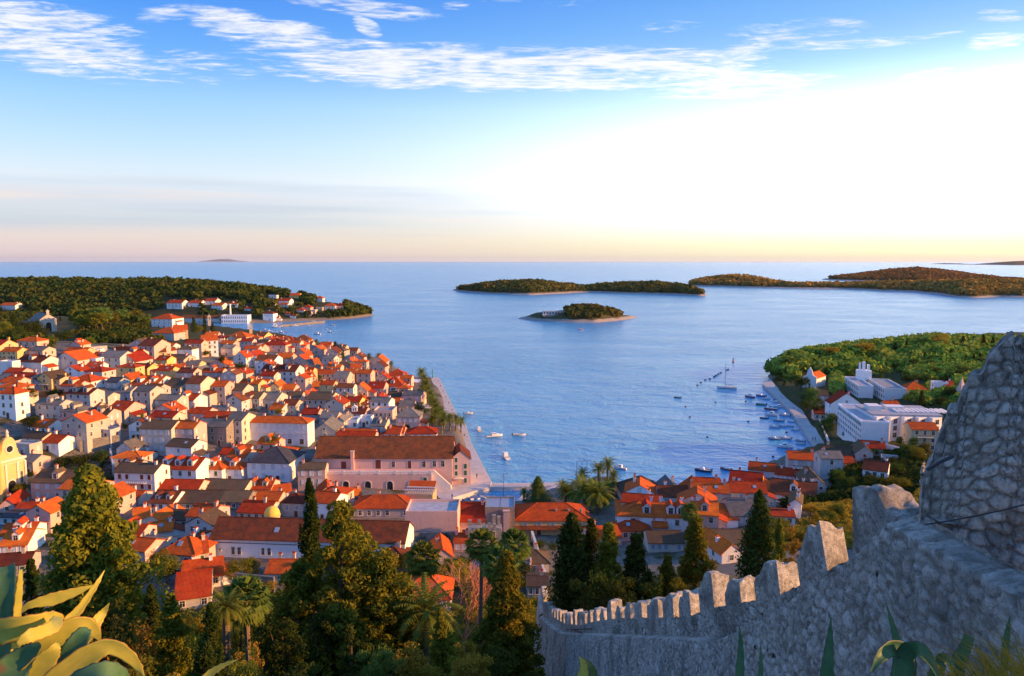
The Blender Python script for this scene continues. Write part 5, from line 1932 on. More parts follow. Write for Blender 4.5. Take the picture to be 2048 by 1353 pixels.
# white villa on the islet
p = hit(1109, 629); s = F / depth(p); vw = 46 / s; e = empty('islet_villa', p, R(4)); b = MB(); b.box(-vw / 2, 0, -2, vw / 2, 8, 3.6); b.build('wall', WALL['w'], e)
b = MB(); b.box(-vw / 2 - .5, -1.5, 3.601, vw / 2 + .5, 8.5, 4.1); b.build('roof', ROOF['t'], e)
for i in range(8): add_window(e, ((-.44 + .125 * i) * vw, 0, .4), 0, 2.0, 2.4, 'd', False)
b = MB(); b.box(-vw * .5, -5, -3, vw * .5, -4.4, -.2); b.build('terrace_wall', WALL['s'], e)
tag(e, 'long low white villa on the small wooded islet', 'villa')
# white hotel and its chimney across the back bay
p0 = hit(443, 647.5); s = F / depth(p0); wz = 52 / s; hz = 15.5 / s
e = slab_hotel('bay_hotel', Vector((at_y(469, 645, p0.y).x, p0.y, p0.z)), wz, 14, hz, 0, 'white flat-roofed hotel with two rows of windows on the back bay', 12, 2, False); LANDMARKS.append(('white bay hotel', 469, 640))
p = hit(452, 640); s = F / depth(p); e = empty('factory_chimney', p + Vector((0, 16, 0))); b = MB(); b.lathe([(1.5, -2), (1.0, 26 / s * 1.05), (1.3, 26 / s * 1.05), (1.3, 28 / s * 1.08), (.02, 28 / s * 1.08)], 12); b.build('shaft', WALL['w'], e); tag(e, 'tall thin white chimney behind the white bay hotel', 'chimney')
# ------------------------------------------------------------------ the fortress rampart
def cells(s, t, c, seed=0):
    """rubble stones: distance to the two nearest jittered cell centres and a random value per stone"""
    s, t = s + .45 * c * (fbm(s / c * .35, t / c * .35, seed + 31) - .47) * 2, t + .45 * c * (fbm(s / c * .35 + 9, t / c * .35, seed + 37) - .47) * 2
    s = s / c; t = t / (c * .72)
    si, ti = np.floor(s).astype(np.int64), np.floor(t).astype(np.int64)
    f1 = np.full(s.shape, 9.0); f2 = np.full(s.shape, 9.0); rid = np.zeros(s.shape)

    def hsh(a, b, k):
        n = (a * 73856093 + b * 19349663 + k * 83492791 + seed * 2971) & 0x7fffffff
        n = ((n ^ (n >> 13)) * 1274126177) & 0x7fffffff
        return ((n ^ (n >> 16)) & 0xffff) / 65535.0
    for a in (-1, 0, 1):
        for b in (-1, 0, 1):
            ca, cb = si + a, ti + b
            d = np.hypot(ca + .15 + .7 * hsh(ca, cb, 1) - s, cb + .15 + .7 * hsh(ca, cb, 2) - t)
            m = d < f1
            f2 = np.where(m, f1, np.minimum(f2, d)); rid = np.where(m, hsh(ca, cb, 3), rid); f1 = np.where(m, d, f1)
    return f1, f2, rid


def stones(s, t, c, amp, seed=0):
    f1, f2, rid = cells(s, t, c, seed)
    e = np.clip((f2 - f1) / .28, 0, 1)
    e = e * e * (3 - 2 * e)
    f1b, f2b, ridb = cells(s + 7.3, t + 3.1, c * .45, seed + 5)
    eb = np.clip((f2b - f1b) / .3, 0, 1)
    big = rid > .52
    h = amp * (e * (.45 + .75 * rid) - .35 * f1) + amp * .4 * np.where(big, 0, eb * (.4 + ridb))
    h = h + amp * .35 * (fbm(s / c * 3, t / c * 3, seed + 9) - .47)
    tint = np.where(big, rid, ridb)
    return h, tint, e


def rubble_fn(t, b):
    at = t.n('ShaderNodeAttribute', attribute_name='stone')
    ge = t.n('ShaderNodeNewGeometry')
    P = ge.outputs['Position']
    f = t.noise(P, 9.0, 9, .76)
    big = t.noise(P, .55, 4, .6)
    s2 = t.n('ShaderNodeSeparateColor'); t.link(at.outputs['Color'], s2.inputs[0])
    cc = t.ramp(s2.outputs[0], [(0.0, (.30, .27, .225)), (.3, (.44, .40, .34)), (.55, (.54, .50, .435)), (.8, (.62, .58, .51)), (1.0, (.74, .70, .63))])
    cc = t.mix(t.math('MULTIPLY', t.smooth(f, .46, .66), .62), cc, (.13, .12, .10, 1))
    vo = t.n('ShaderNodeTexVoronoi', feature='DISTANCE_TO_EDGE'); vo.inputs['Scale'].default_value = 5.0; vo.inputs['Randomness'].default_value = 1.0
    wv = t.n('ShaderNodeVectorMath', operation='ADD'); t.link(P, wv.inputs[0]); nz_ = t.n('ShaderNodeTexNoise'); nz_.inputs['Scale'].default_value = 2.5; t.link(P, nz_.inputs['Vector']); sc_ = t.n('ShaderNodeVectorMath', operation='SCALE'); t.link(nz_.outputs['Color'], sc_.inputs[0]); sc_.inputs['Scale'].default_value = .35; t.link(sc_.outputs[0], wv.inputs[1]); t.link(wv.outputs[0], vo.inputs['Vector'])
    crack = t.smooth(vo.outputs['Distance'], .0, .09)
    cc = t.mix(t.math('MULTIPLY', t.math('SUBTRACT', 1.0, crack), .10), cc, (.10, .09, .08, 1))
    cc = t.mix(t.math('MULTIPLY', t.smooth(big, .47, .66), .6), cc, (.13, .125, .11, 1))
    cc = t.mix(t.math('MULTIPLY', t.math('SUBTRACT', 1.0, s2.outputs[1]), .38), cc, (.17, .15, .12, 1))
    pit = t.noise(P, 1.9, 2, .5)
    cc = t.mix(t.smooth(pit, .70, .76), cc, (.05, .045, .04, 1))
    t.link(cc, b.inputs['Base Color'])
    bump(t, b, t.math('ADD', f, t.math('MULTIPLY', crack, .12)), .13, 1.0)


M_RUBBLE = mat('rubble_masonry', rubble_fn, .95, .1)


def stone_mesh(name, P, tint, edge, faces):
    me = np_mesh(name, P.reshape(-1, 3), faces, M_RUBBLE)
    ca = me.color_attributes.new('stone', 'FLOAT_COLOR', 'POINT')
    a = np.stack([tint.ravel(), edge.ravel(), 0 * edge.ravel(), 1 + 0 * edge.ravel()], -1).astype(np.float32)
    ca.data.foreach_set('color', a.ravel())
    return me


TOPY = np.array([5, 15.3, 16.7, 18.6, 19.3, 22.3, 25.2, 28.2, 31.3, 36.9, 45.9, 53.8, 64, 74.6, 97, 130.0])
TOPZ = np.array([76.4, 76.3, 74.9, 73.75, 73.2, 71.2, 69.6, 68.0, 66.1, 63.3, 58.8, 54.7, 49.2, 44.0, 34.5, 22.5])
LEDY = np.array([5, 12, 15.5, 16.85, 22, 25.9, 39.6, 58.4, 75, 97, 130.0])
LEDZ = np.array([74.6, 74.6, 74.45, 73.1, 69.0, 66.3, 59.3, 49.7, 41.2, 32.0, 20.0])
XY_Y = np.array([5, 80, 97, 130.0]); XY_X = np.array([8.75, 5.0, 4.2, 5.2]) * 1.037
topz = lambda y: np.interp(y, TOPY, TOPZ)
ledz = lambda y: np.interp(y, LEDY, LEDZ)
wx = lambda y: np.interp(y, XY_Y, XY_X)
CREN = 1.55          # height of a merlon

ramp_o = empty('rampart_wall', (float(wx(30.0)), 30.0, 50.0))
RO = np.array([float(wx(30.0)), 30.0, 50.0])
ys = np.concatenate([np.arange(6, 36, .06), np.arange(36, 70, .15), np.arange(70, 130.1, .35)])
nv = 230
tt = np.linspace(0, 1, nv)
Y, T = np.meshgrid(ys, tt, indexing='ij')
zt = topz(Y) - CREN
zl = np.minimum(ledz(Y), zt - .15)
zb = zl - 9.0
# profile: lower battered wall, sloping ledge, parapet
S_ = np.empty_like(T); X_ = np.empty_like(T); Z_ = np.empty_like(T)
a = .66; c_ = .72
low = T < a; led = (T >= a) & (T < c_); up = T >= c_
Z_[low] = (zb + (zl - zb) * (T / a))[low]
Z_[led] = (zl + .12 * (T - a) / (c_ - a))[led]
Z_[up] = (zl + .12 + (zt - zl - .12) * (T - c_) / (1 - c_))[up]
base_x = wx(Y)
wob = (fbm(Y / 2.2, Z_ / 2.2, 3) - .47)
X_ = base_x - np.where(low, .55 + .10 * (zl - Z_), np.where(led, .55 * (1 - (T - a) / (c_ - a)), 0.0)) + wob * .18
hgt, tin, ed = stones(Y, Z_, .40, .06, 2)
hgt = hgt * np.where(led, .5, 1)
X_ = X_ - hgt
P = np.stack([X_, Y, Z_ + np.where(led, hgt * .8, 0)], -1) - RO
link('masonry_face', stone_mesh('masonry_face', P, tin, ed, grid_faces(len(ys), nv)), ramp_o)
# top and back of the parapet
THK = .85
ys2 = np.concatenate([np.arange(14.5, 70, .2), np.arange(70, 130.1, .5)])
prof = np.linspace(0, 1, 16)
Y, T = np.meshgrid(ys2, prof, indexing='ij')
zt = topz(Y) - CREN
X_ = wx(Y) + np.minimum(T / .45, 1) * THK
Z_ = np.where(T < .45, zt, zt - (T - .45) / .55 * 6)
h2, t2, e2 = stones(Y, T * 3 + X_, .38, .08, 4)
Z_ = Z_ + np.where(T < .5, h2 - .04, 0)
X_ = X_ + np.where(T > .5, h2, 0)
P = np.stack([X_, Y, Z_], -1) - RO
link('parapet_back', stone_mesh('parapet_back', P, t2, e2, grid_faces(len(ys2), 16)), ramp_o)


def rough_block(L, Th, Hh, seed, res, splay=.0, top=None, ruin=.3):
    """a weathered stone block: grid box displaced into rubble, top broken; local x = thickness, y = length, z up"""
    parts_v, parts_t, parts_e, parts_f = [], [], [], []
    off = 0

    def face(nu, nv_, fn, nrm, sd_):
        nonlocal off
        u, v = np.meshgrid(np.linspace(0, 1, nu), np.linspace(0, 1, nv_), indexing='ij')
        p, s_, t_ = fn(u, v)
        h, ti, e_ = stones(s_ + sd_ * 3.7, t_ + sd_ * 1.3, .28, .05, sd_)
        edge = np.minimum(np.minimum(u, 1 - u) * 8, np.minimum(v + (0 if nrm[2] == 0 else 0), 1 - v) * 8).clip(0, 1)
        p = p + np.asarray(nrm) * (h * edge)[..., None]
        parts_v.append(p.reshape(-1, 3)); parts_t.append(ti.ravel()); parts_e.append(e_.ravel())
        parts_f.append(grid_faces(nu, nv_) + off); off += nu * nv_
    tz = lambda y, x: Hh * (1 - ruin * np.clip((y / L - .45) * 1.8, 0, 1) ** 1.3) + (vnoise(y * 3.1 + seed, x * 3.0 + seed, 7) - .5) * .22 if top is None else top(y, x)
    nL, nT, nH = max(6, int(L / res)), max(4, int(Th / res)), max(6, int(Hh / res))
    sp = splay
    Y0 = lambda x: sp * x          # near end is splayed
    LL = lambda x: L
    face(nL, nH, lambda u, v: (np.stack([0 * u, Y0(0) + u * (L - Y0(0)), v * tz(u * L, 0 * u)], -1), u * L, v * Hh), (-1, 0, 0), seed)
    face(nL, nH, lambda u, v: (np.stack([Th + 0 * u, Y0(Th) + u * (L - Y0(Th)), v * tz(u * L, Th + 0 * u)], -1), u * L + 9, v * Hh), (1, 0, 0), seed + 1)
    face(nT, nH, lambda u, v: (np.stack([u * Th, Y0(u * Th), v * tz(0 * u, u * Th)], -1), u * Th + 5, v * Hh), (0, -1, 0), seed + 2)
    face(nT, nH, lambda u, v: (np.stack([u * Th, L + 0 * u, v * tz(L + 0 * u, u * Th)], -1), u * Th + 15, v * Hh), (0, 1, 0), seed + 3)
    face(nL, nT, lambda u, v: (np.stack([v * Th, Y0(v * Th) + u * (L - Y0(v * Th)), tz(u * L, v * Th)], -1), u * L + 3, v * Th + 8), (0, 0, 1), seed + 4)
    return stone_mesh('merlon', np.concatenate(parts_v), np.concatenate(parts_t), np.concatenate(parts_e), np.concatenate(parts_f))


# merlons: (near end as pixel column, far end as pixel column) turned into lengths along the wall
Yof = lambda px: 9.0 / ((px - 1024) / F + .05)
bounds = [(1848, 1703), (1703, 1600), (1597, 1513), (1510, 1453), (1452, 1402), (1401, 1361), (1364, 1328), (1332, 1296)]
mer = []
for i, (pn, pf) in enumerate(bounds):
    y0, y1 = Yof(pn), Yof(pf)
    gap = .9 if i else .2
    mer.append((y0 + gap, y1 - .03))
yy = mer[-1][1]
while yy < 126:
    mer.append((yy + .95, yy + 2.9)); yy += 2.95
for i, (y0, y1) in enumerate(mer):
    L = y1 - y0
    res = .085 if y0 < 36 else .15 if y0 < 60 else .3
    hm = CREN * (1.22 if i in (1, 4) else .86 if i in (3, 8) else 1.0) * (1 if i < 8 else rnd.uniform(.75, 1.15))
    if i == 0:
        topf = lambda y, x: np.interp(y / 3.0, [0, .22, .40, .5, .62, 1.0], [1.30, 1.42, 1.48, 1.72, 1.78, 1.62]) + (vnoise(y * 4, x * 4, 3) - .5) * .2
        me = rough_block(L, THK, 1.6, 40, res, .25, topf)
    else:
        me = rough_block(L, THK, hm, 50 + i * 3, res, .55, None, .42 if i > 1 else .5)
    yb = y0
    o = link('merlon', me, ramp_o, (float(wx(yb)) - RO[0], yb - RO[1], float(topz((y0 + y1) / 2)) - CREN - .12 - RO[2]))
    sl = math.atan2(float(topz(y0) - topz(y1)), L)
    o.rotation_euler = (-sl * .75 if i else -.12, 0, math.atan(.05))
    if i == 0: o.location.z = 73.1 - RO[2]
tag(ramp_o, 'grey stone rampart stepping down the slope with a row of battlements', 'rampart')

# the ruined high wall at the right
TO = np.array([8.85, 14.8]); TD = np.array([.86, -.52]); TD = TD / np.linalg.norm(TD); TNn = np.array([-.517, -.856])


def on_tower(px, py):
    d = ray(px, py)
    # plane through TO with direction TD
    n = Vector((TD[1], -TD[0], 0))
    k = (n.x * TO[0] + n.y * TO[1]) / (n.x * d.x + n.y * d.y)
    p = CAM + d * k
    return (p.x - TO[0]) * TD[0] + (p.y - TO[1]) * TD[1], p.z


outl = [on_tower(*q_) for q_ in [(1848, 915), (1856, 893), (1868, 880), (1876, 858), (1890, 832), (1902, 805), (1918, 793), (1924, 768), (1950, 752), (1968, 742), (1978, 715), (1996, 704), (2010, 690), (2032, 668), (2060, 645), (2120, 610), (2300, 520)]]
os_, oz = np.array([q_[0] for q_ in outl]), np.array([q_[1] for q_ in outl])
ns = 250
ss = np.linspace(os_[0], os_[0] + 7.5, ns)
nz = 260
Sg, Tg = np.meshgrid(ss, np.linspace(0, 1, nz), indexing='ij')
JAG = lambda s_: (np.floor(vnoise(s_ * 2.3, s_ * 0, 5) * 3.99) / 3 - .5) * .5 + (vnoise(s_ * 7.1, s_ * 0, 6) - .5) * .16
ztop = np.interp(Sg, os_, oz) - .2 + JAG(Sg)
z0 = 71.0
Zg = z0 + (ztop - z0) * Tg
h3, t3, e3 = stones(Sg, Zg, .36, .075, 12)
wob = (fbm(Sg / 1.2, Zg / 1.2, 8) - .47) * .16
dn = h3 + wob
rise = np.clip((74.6 - Zg) / 1.0, 0, 1) * .5
dn = dn + rise
Px = TO[0] + TD[0] * Sg + TNn[0] * dn; Py = TO[1] + TD[1] * Sg + TNn[1] * dn
tw = empty('ruined_wall', (TO[0], TO[1], z0))
P = np.stack([Px, Py, Zg], -1) - np.array([TO[0], TO[1], z0])
link('masonry_face', stone_mesh('masonry_face', P, t3, e3, grid_faces(ns, nz)), tw)
nt = 26
Sg2, Dg = np.meshgrid(ss, np.linspace(0, 1, nt), indexing='ij')
zt2 = np.interp(Sg2, os_, oz) - .2 + JAG(Sg2)
h4, t4, e4 = stones(Sg2 + 20, Dg * 4, .3, .08, 13)
dd = np.minimum(Dg / .5, 1) * .8
front = (h3 + wob)[:, -1][:, None]
dback = -dd + front * np.clip(1 - Dg * 6, 0, 1)
Z2 = np.where(Dg < .5, zt2 + np.clip(Dg * 8, 0, 1) * (h4 - .05), zt2 - (Dg - .5) * 2 * (zt2 - z0))
P = np.stack([TO[0] + TD[0] * Sg2 + TNn[0] * dback, TO[1] + TD[1] * Sg2 + TNn[1] * dback, Z2], -1) - np.array([TO[0], TO[1], z0])
link('wall_top', stone_mesh('wall_top', P, t4, e4, grid_faces(ns, nt)), tw)
# its left edge
Dg, Tg = np.meshgrid(np.linspace(0, 1, 20), np.linspace(0, 1, 60), indexing='ij')
Zl = z0 + (ztop[0, 0] - z0) * Tg
h5, t5, e5 = stones(Dg * 1.6 + 40, Zl, .3, .07, 14)
fr = np.interp(np.linspace(0, 1, 60), np.linspace(0, 1, nz), (h3 + wob + rise)[0])[None, :]
db_ = -Dg * 1.6 + fr * (1 - Dg)
P = np.stack([TO[0] + TD[0] * os_[0] + TNn[0] * db_ - TD[0] * h5 * np.clip(Dg * 6, 0, 1), TO[1] + TD[1] * os_[0] + TNn[1] * db_ - TD[1] * h5 * np.clip(Dg * 6, 0, 1), Zl], -1) - np.array([TO[0], TO[1], z0])
link('wall_edge', stone_mesh('wall_edge', P, t5, e5, grid_faces(20, 60)), tw)
tag(tw, 'tall ruined rubble wall with a broken diagonal top at the end of the rampart', 'ruined wall')


def cable(name, pts, rad, label):
    b = MB(); b.tube(pts, rad, 6); o = b.build(name, M_DARK); tag(o, label, 'cable'); return o


def wall_pt(px, py, off=.35):
    """a point just in front of the rampart face on the ray through a pixel"""
    d = ray(px, py)
    y = 9.0 / ((px - CX) / F + .05) * .955
    p = CAM + d * (y / d.y)
    return p


def sag(a, b, n=10, s=.12):
    return [a.lerp(b, i / n) - Vector((0, 0, s * 4 * (i / n) * (1 - i / n))) for i in range(n + 1)]


cable('hanging_cable', sag(wall_pt(1500, 1262), wall_pt(1757, 1095)), .012, 'thin black cable strung along the inner face of the battlements')
sq = lambda px, py: Vector((TO[0] + TD[0] * on_tower(px, py)[0] + TNn[0] * .4, TO[1] + TD[1] * on_tower(px, py)[0] + TNn[1] * .4, on_tower(px, py)[1]))
cable('hanging_cable', sag(sq(1850, 1038), sq(2090, 986), 10, .05), .014, 'black cable crossing the foot of the tall ruined wall')
b = MB(); p1 = wall_pt(1134, 1259); p2 = wall_pt(1183, 1258)
b.tube([p1, p2], .05, 6); b.tube([p1.lerp(p2, .25), wall_pt(1176, 1272)], .05, 6)
tag(b.build('iron_bracket', M_DARK), 'black iron bracket sticking out from the lower end of the rampart', 'bracket')
p1 = sq(1849, 918) - Vector((0, .3, 0)); b = MB(); b.tube([p1 + Vector((-.1, 0, -.05)), p1 + Vector((.12, -.05, .12)), p1 + Vector((.35, -.1, .25))], .035, 6)
tag(b.build('drain_pipe', M_DARK), 'short dark pipe poking out of the edge of the tall ruined wall', 'pipe')
# ------------------------------------------------------------------ agaves close to the camera
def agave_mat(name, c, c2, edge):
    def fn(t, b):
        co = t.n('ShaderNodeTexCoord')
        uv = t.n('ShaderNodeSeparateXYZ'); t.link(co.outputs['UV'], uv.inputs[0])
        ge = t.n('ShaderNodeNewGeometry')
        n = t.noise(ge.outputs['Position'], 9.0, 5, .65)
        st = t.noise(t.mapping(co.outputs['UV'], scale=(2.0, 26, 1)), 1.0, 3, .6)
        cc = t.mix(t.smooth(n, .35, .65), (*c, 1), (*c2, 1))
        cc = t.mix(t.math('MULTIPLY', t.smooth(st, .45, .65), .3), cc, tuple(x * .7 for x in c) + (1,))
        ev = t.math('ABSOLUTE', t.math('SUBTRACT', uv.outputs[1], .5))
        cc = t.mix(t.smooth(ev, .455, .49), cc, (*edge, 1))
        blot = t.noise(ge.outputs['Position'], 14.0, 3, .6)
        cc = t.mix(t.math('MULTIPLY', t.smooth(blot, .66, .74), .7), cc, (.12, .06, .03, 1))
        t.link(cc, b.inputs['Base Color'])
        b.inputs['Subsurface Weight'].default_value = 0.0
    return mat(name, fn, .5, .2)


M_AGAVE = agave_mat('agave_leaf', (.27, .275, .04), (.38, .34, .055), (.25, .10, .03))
M_AGAVE2 = agave_mat('shaded_agave_leaf', (.040, .105, .040), (.075, .15, .060), (.06, .04, .03))  # darker copy of the agave leaf, its shade put into the colour


def spline(pts, n):
    P = [Vector(p) for p in pts]
    P = [2 * P[0] - P[1]] + P + [2 * P[-1] - P[-2]]
    out = []
    m = len(P) - 3
    for i in range(n):
        u = i / (n - 1) * m
        k = min(int(u), m - 1); f = u - k
        a, b, c, d = P[k:k + 4]
        out.append(.5 * ((2 * b) + (c - a) * f + (2 * a - 5 * b + 4 * c - d) * f * f + (3 * b - a - 3 * c + d) * f ** 3))
    return out


def leaf_part(par, pix, tilt, fold=.25, m=None, n=44, thick=.005, teeth=True):
    """one fleshy leaf. pix: (px, py, distance, half width in px); tilt: how far its blade leans away from the view, in degrees"""
    C = spline([Vector((*at_y(a, b_, y),)) for a, b_, y, w_ in pix], n)
    W = np.interp(np.linspace(0, len(pix) - 1, n), range(len(pix)), [w_ * y / F * .78 for a, b_, y, w_ in pix])
    nv_ = 11
    V, UV = [], []
    org = par.location
    view = (C[n // 2] - CAM).normalized()
    ct, st_ = math.cos(R(tilt)), math.sin(R(tilt))
    for i in range(n):
        tg = (C[min(i + 1, n - 1)] - C[max(i - 1, 0)]).normalized()
        s_ = tg.cross(view)
        s_ = s_.normalized() if s_.length > .05 else Vector((0, 0, 1))
        s_ = s_ * ct + view * st_
        s_ = (s_ - tg * s_.dot(tg)).normalized()
        up = tg.cross(s_).normalized()
        for lay in (1, -1):
            for j in range(nv_):
                v = j / (nv_ - 1) * 2 - 1
                wj = W[i] / max(.5, ct)
                if teeth and abs(v) > .99 and (i * 7) % 5 in (0, 2) and 2 < i < n - 4: wj = wj * 1.015 + .0025
                p = C[i] + s_ * (v * wj) + up * (1.4 * fold * W[i] * (v * v - .35)) + up * (.02 * W[i] * math.sin(i * .5 + 3 * v)) + up * lay * thick * (1 - v * v * .9) * min(1, (n - i) / 6)
                V.append(tuple(p - org)); UV.append((i / (n - 1), (v + 1) / 2))
    b = MB(); b.v = V
    R_ = nv_ * 2
    for i in range(n - 1):
        for j in range(nv_ - 1):
            a = i * R_ + j
            b.f.append((a, a + R_, a + R_ + 1, a + 1)); b.m.append(0)
            a = i * R_ + nv_ + j
            b.f.append((a, a + 1, a + R_ + 1, a + R_)); b.m.append(0)
        for j, k in ((0, 1), (nv_ - 1, -1)):
            a = i * R_ + j; c = i * R_ + nv_ + j
            f = (a, c, c + R_, a + R_)
            b.f.append(f if k == 1 else f[::-1]); b.m.append(0)
    me = b.mesh('leaf', m or M_AGAVE)
    uvl = me.uv_layers.new(name='UVMap')
    vi = np.empty(len(me.loops), dtype=np.int32); me.loops.foreach_get('vertex_index', vi)
    uvl.data.foreach_set('uv', np.array(UV, dtype=np.float32)[vi].ravel())
    me.polygons.foreach_set('use_smooth', [True] * len(me.polygons))
    return link('leaf', me, par)


ag = empty('agave', at_y(20, 1500, 3.0))
A = lambda *a: leaf_part(ag, *a)
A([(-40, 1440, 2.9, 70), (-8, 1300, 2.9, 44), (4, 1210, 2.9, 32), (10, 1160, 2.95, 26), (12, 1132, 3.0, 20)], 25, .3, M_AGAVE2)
A([(34, 1440, 2.8, 12), (30, 1300, 2.8, 10), (33, 1235, 2.8, 9), (38, 1180, 2.8, 7), (41, 1140, 2.8, 4)], -35, .25)
A([(28, 1232, 3.3, 3), (60, 1210, 3.3, 9), (105, 1198, 3.35, 17), (150, 1184, 3.4, 11), (190, 1170, 3.45, 1)], -30, .2)
A([(70, 1360, 3.4, 22), (125, 1258, 3.45, 16), (160, 1215, 3.5, 10), (190, 1172, 3.55, 6), (209, 1141, 3.6, 1)], -25, .55)
A([(120, 1340, 3.8, 18), (172, 1270, 3.8, 17), (190, 1246, 3.85, 15), (206, 1224, 3.9, 9), (219, 1206, 3.9, 1)], -25, .4)
A([(-80, 1300, 2.6, 44), (-20, 1268, 2.55, 34), (40, 1256, 2.55, 30), (85, 1246, 2.6, 24), (108, 1243, 2.7, 20), (112, 1254, 2.78, 14)], -30, .12)
A([(116, 1236, 2.6, 12), (108, 1252, 2.52, 18), (90, 1262, 2.48, 16), (60, 1272, 2.42, 18), (42, 1285, 2.4, 10), (37, 1296, 2.4, 1)], 10, .2)
A([(-30, 1440, 2.72, 62), (40, 1345, 2.7, 42), (95, 1292, 2.7, 36), (130, 1262, 2.72, 30), (165, 1252, 2.75, 24), (188, 1264, 2.8, 14), (200, 1280, 2.85, 3)], -28, .22)
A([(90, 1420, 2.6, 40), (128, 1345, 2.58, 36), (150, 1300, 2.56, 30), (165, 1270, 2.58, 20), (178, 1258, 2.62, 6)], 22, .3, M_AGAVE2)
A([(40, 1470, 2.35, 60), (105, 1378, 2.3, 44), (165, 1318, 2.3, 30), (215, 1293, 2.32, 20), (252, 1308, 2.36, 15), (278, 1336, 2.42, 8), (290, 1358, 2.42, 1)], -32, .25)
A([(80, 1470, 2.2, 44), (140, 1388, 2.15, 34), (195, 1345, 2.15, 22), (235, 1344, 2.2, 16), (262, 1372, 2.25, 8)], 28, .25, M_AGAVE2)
A([(-80, 1470, 2.5, 80), (-10, 1380, 2.45, 60), (45, 1320, 2.5, 34), (80, 1288, 2.5, 8)], 15, .25, M_AGAVE2)
A([(10, 1440, 2.55, 44), (70, 1345, 2.52, 32), (108, 1300, 2.52, 16), (118, 1288, 2.55, 2)], -35, .2)
tag(ag, 'big agave with curling sunlit yellow-green leaves at the photo corner', 'agave'); LANDMARKS.append(('big sunlit agave', 100, 1290))
ag2 = empty('agave', at_y(400, 1420, 3.0))
leaf_part(ag2, [(380, 1420, 3.0, 14), (410, 1358, 3.0, 11), (440, 1334, 3.0, 7), (476, 1319, 3.0, 1)], -25, .3)
tag(ag2, 'single pale agave leaf tip poking up beside the pine foot', 'agave')
# shaded agaves and grasses under the rampart
ag3 = empty('agave', at_y(1680, 1480, 4.2))
B_ = lambda *a: leaf_part(ag3, *a)
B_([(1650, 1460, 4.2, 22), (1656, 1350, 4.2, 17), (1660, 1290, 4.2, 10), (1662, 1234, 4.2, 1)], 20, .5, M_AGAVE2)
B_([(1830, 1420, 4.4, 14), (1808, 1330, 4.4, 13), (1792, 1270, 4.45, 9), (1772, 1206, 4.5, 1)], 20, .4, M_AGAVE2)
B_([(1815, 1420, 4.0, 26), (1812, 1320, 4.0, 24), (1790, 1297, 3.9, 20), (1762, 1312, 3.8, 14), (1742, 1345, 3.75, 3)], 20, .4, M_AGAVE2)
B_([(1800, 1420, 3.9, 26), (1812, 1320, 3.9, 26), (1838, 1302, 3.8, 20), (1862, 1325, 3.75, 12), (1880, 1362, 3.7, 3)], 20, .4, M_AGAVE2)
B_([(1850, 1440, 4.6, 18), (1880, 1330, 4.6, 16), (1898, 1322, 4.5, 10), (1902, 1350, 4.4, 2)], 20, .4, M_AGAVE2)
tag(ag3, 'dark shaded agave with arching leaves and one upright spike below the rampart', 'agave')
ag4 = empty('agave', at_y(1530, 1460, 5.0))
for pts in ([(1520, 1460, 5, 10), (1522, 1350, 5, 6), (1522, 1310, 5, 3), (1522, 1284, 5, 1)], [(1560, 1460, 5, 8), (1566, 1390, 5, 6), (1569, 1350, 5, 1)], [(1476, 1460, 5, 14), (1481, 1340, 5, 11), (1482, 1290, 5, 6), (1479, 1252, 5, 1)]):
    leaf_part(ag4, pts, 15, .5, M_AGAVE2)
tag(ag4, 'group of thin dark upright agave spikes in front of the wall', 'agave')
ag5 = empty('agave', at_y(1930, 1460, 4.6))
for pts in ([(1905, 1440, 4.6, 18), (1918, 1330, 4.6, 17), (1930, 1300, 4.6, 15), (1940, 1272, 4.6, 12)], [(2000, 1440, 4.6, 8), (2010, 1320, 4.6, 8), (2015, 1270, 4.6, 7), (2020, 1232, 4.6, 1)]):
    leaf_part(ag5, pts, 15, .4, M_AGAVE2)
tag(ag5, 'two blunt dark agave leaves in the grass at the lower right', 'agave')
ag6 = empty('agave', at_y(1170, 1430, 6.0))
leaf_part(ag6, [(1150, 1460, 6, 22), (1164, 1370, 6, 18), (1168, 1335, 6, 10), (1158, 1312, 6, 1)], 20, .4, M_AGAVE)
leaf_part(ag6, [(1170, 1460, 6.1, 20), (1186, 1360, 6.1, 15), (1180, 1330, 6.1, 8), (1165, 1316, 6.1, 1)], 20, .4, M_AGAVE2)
tag(ag6, 'small two-toned agave tip rising at the foot of the rampart', 'agave')
# ledge the agaves grow from
gb = MB()
for (cx_, cy_, cz_, rx, ry, rz) in ((-2.2, 2.6, 77.3, 1.6, 1.2, .8), (1.2, 4.6, 75.6, 2.4, 1.2, .9), (2.9, 4.4, 76.2, 1.5, 1.0, .9)):
    b = []
    nu, nw = 18, 12
    vs = []
    for i in range(nw + 1):
        ph = math.pi * i / nw
        for j in range(nu):
            th = 2 * math.pi * j / nu
            k = 1 + .14 * math.sin(3 * th + i) + .1 * math.cos(5 * ph + th)
            vs.append((cx_ + rx * k * math.sin(ph) * math.cos(th), cy_ + ry * k * math.sin(ph) * math.sin(th), cz_ + rz * k * math.cos(ph)))
    fs = [(i * nu + j, i * nu + (j + 1) % nu, (i + 1) * nu + (j + 1) % nu, (i + 1) * nu + j) for i in range(nw) for j in range(nu)]
    gb.poly(vs, [f[::-1] for f in fs])
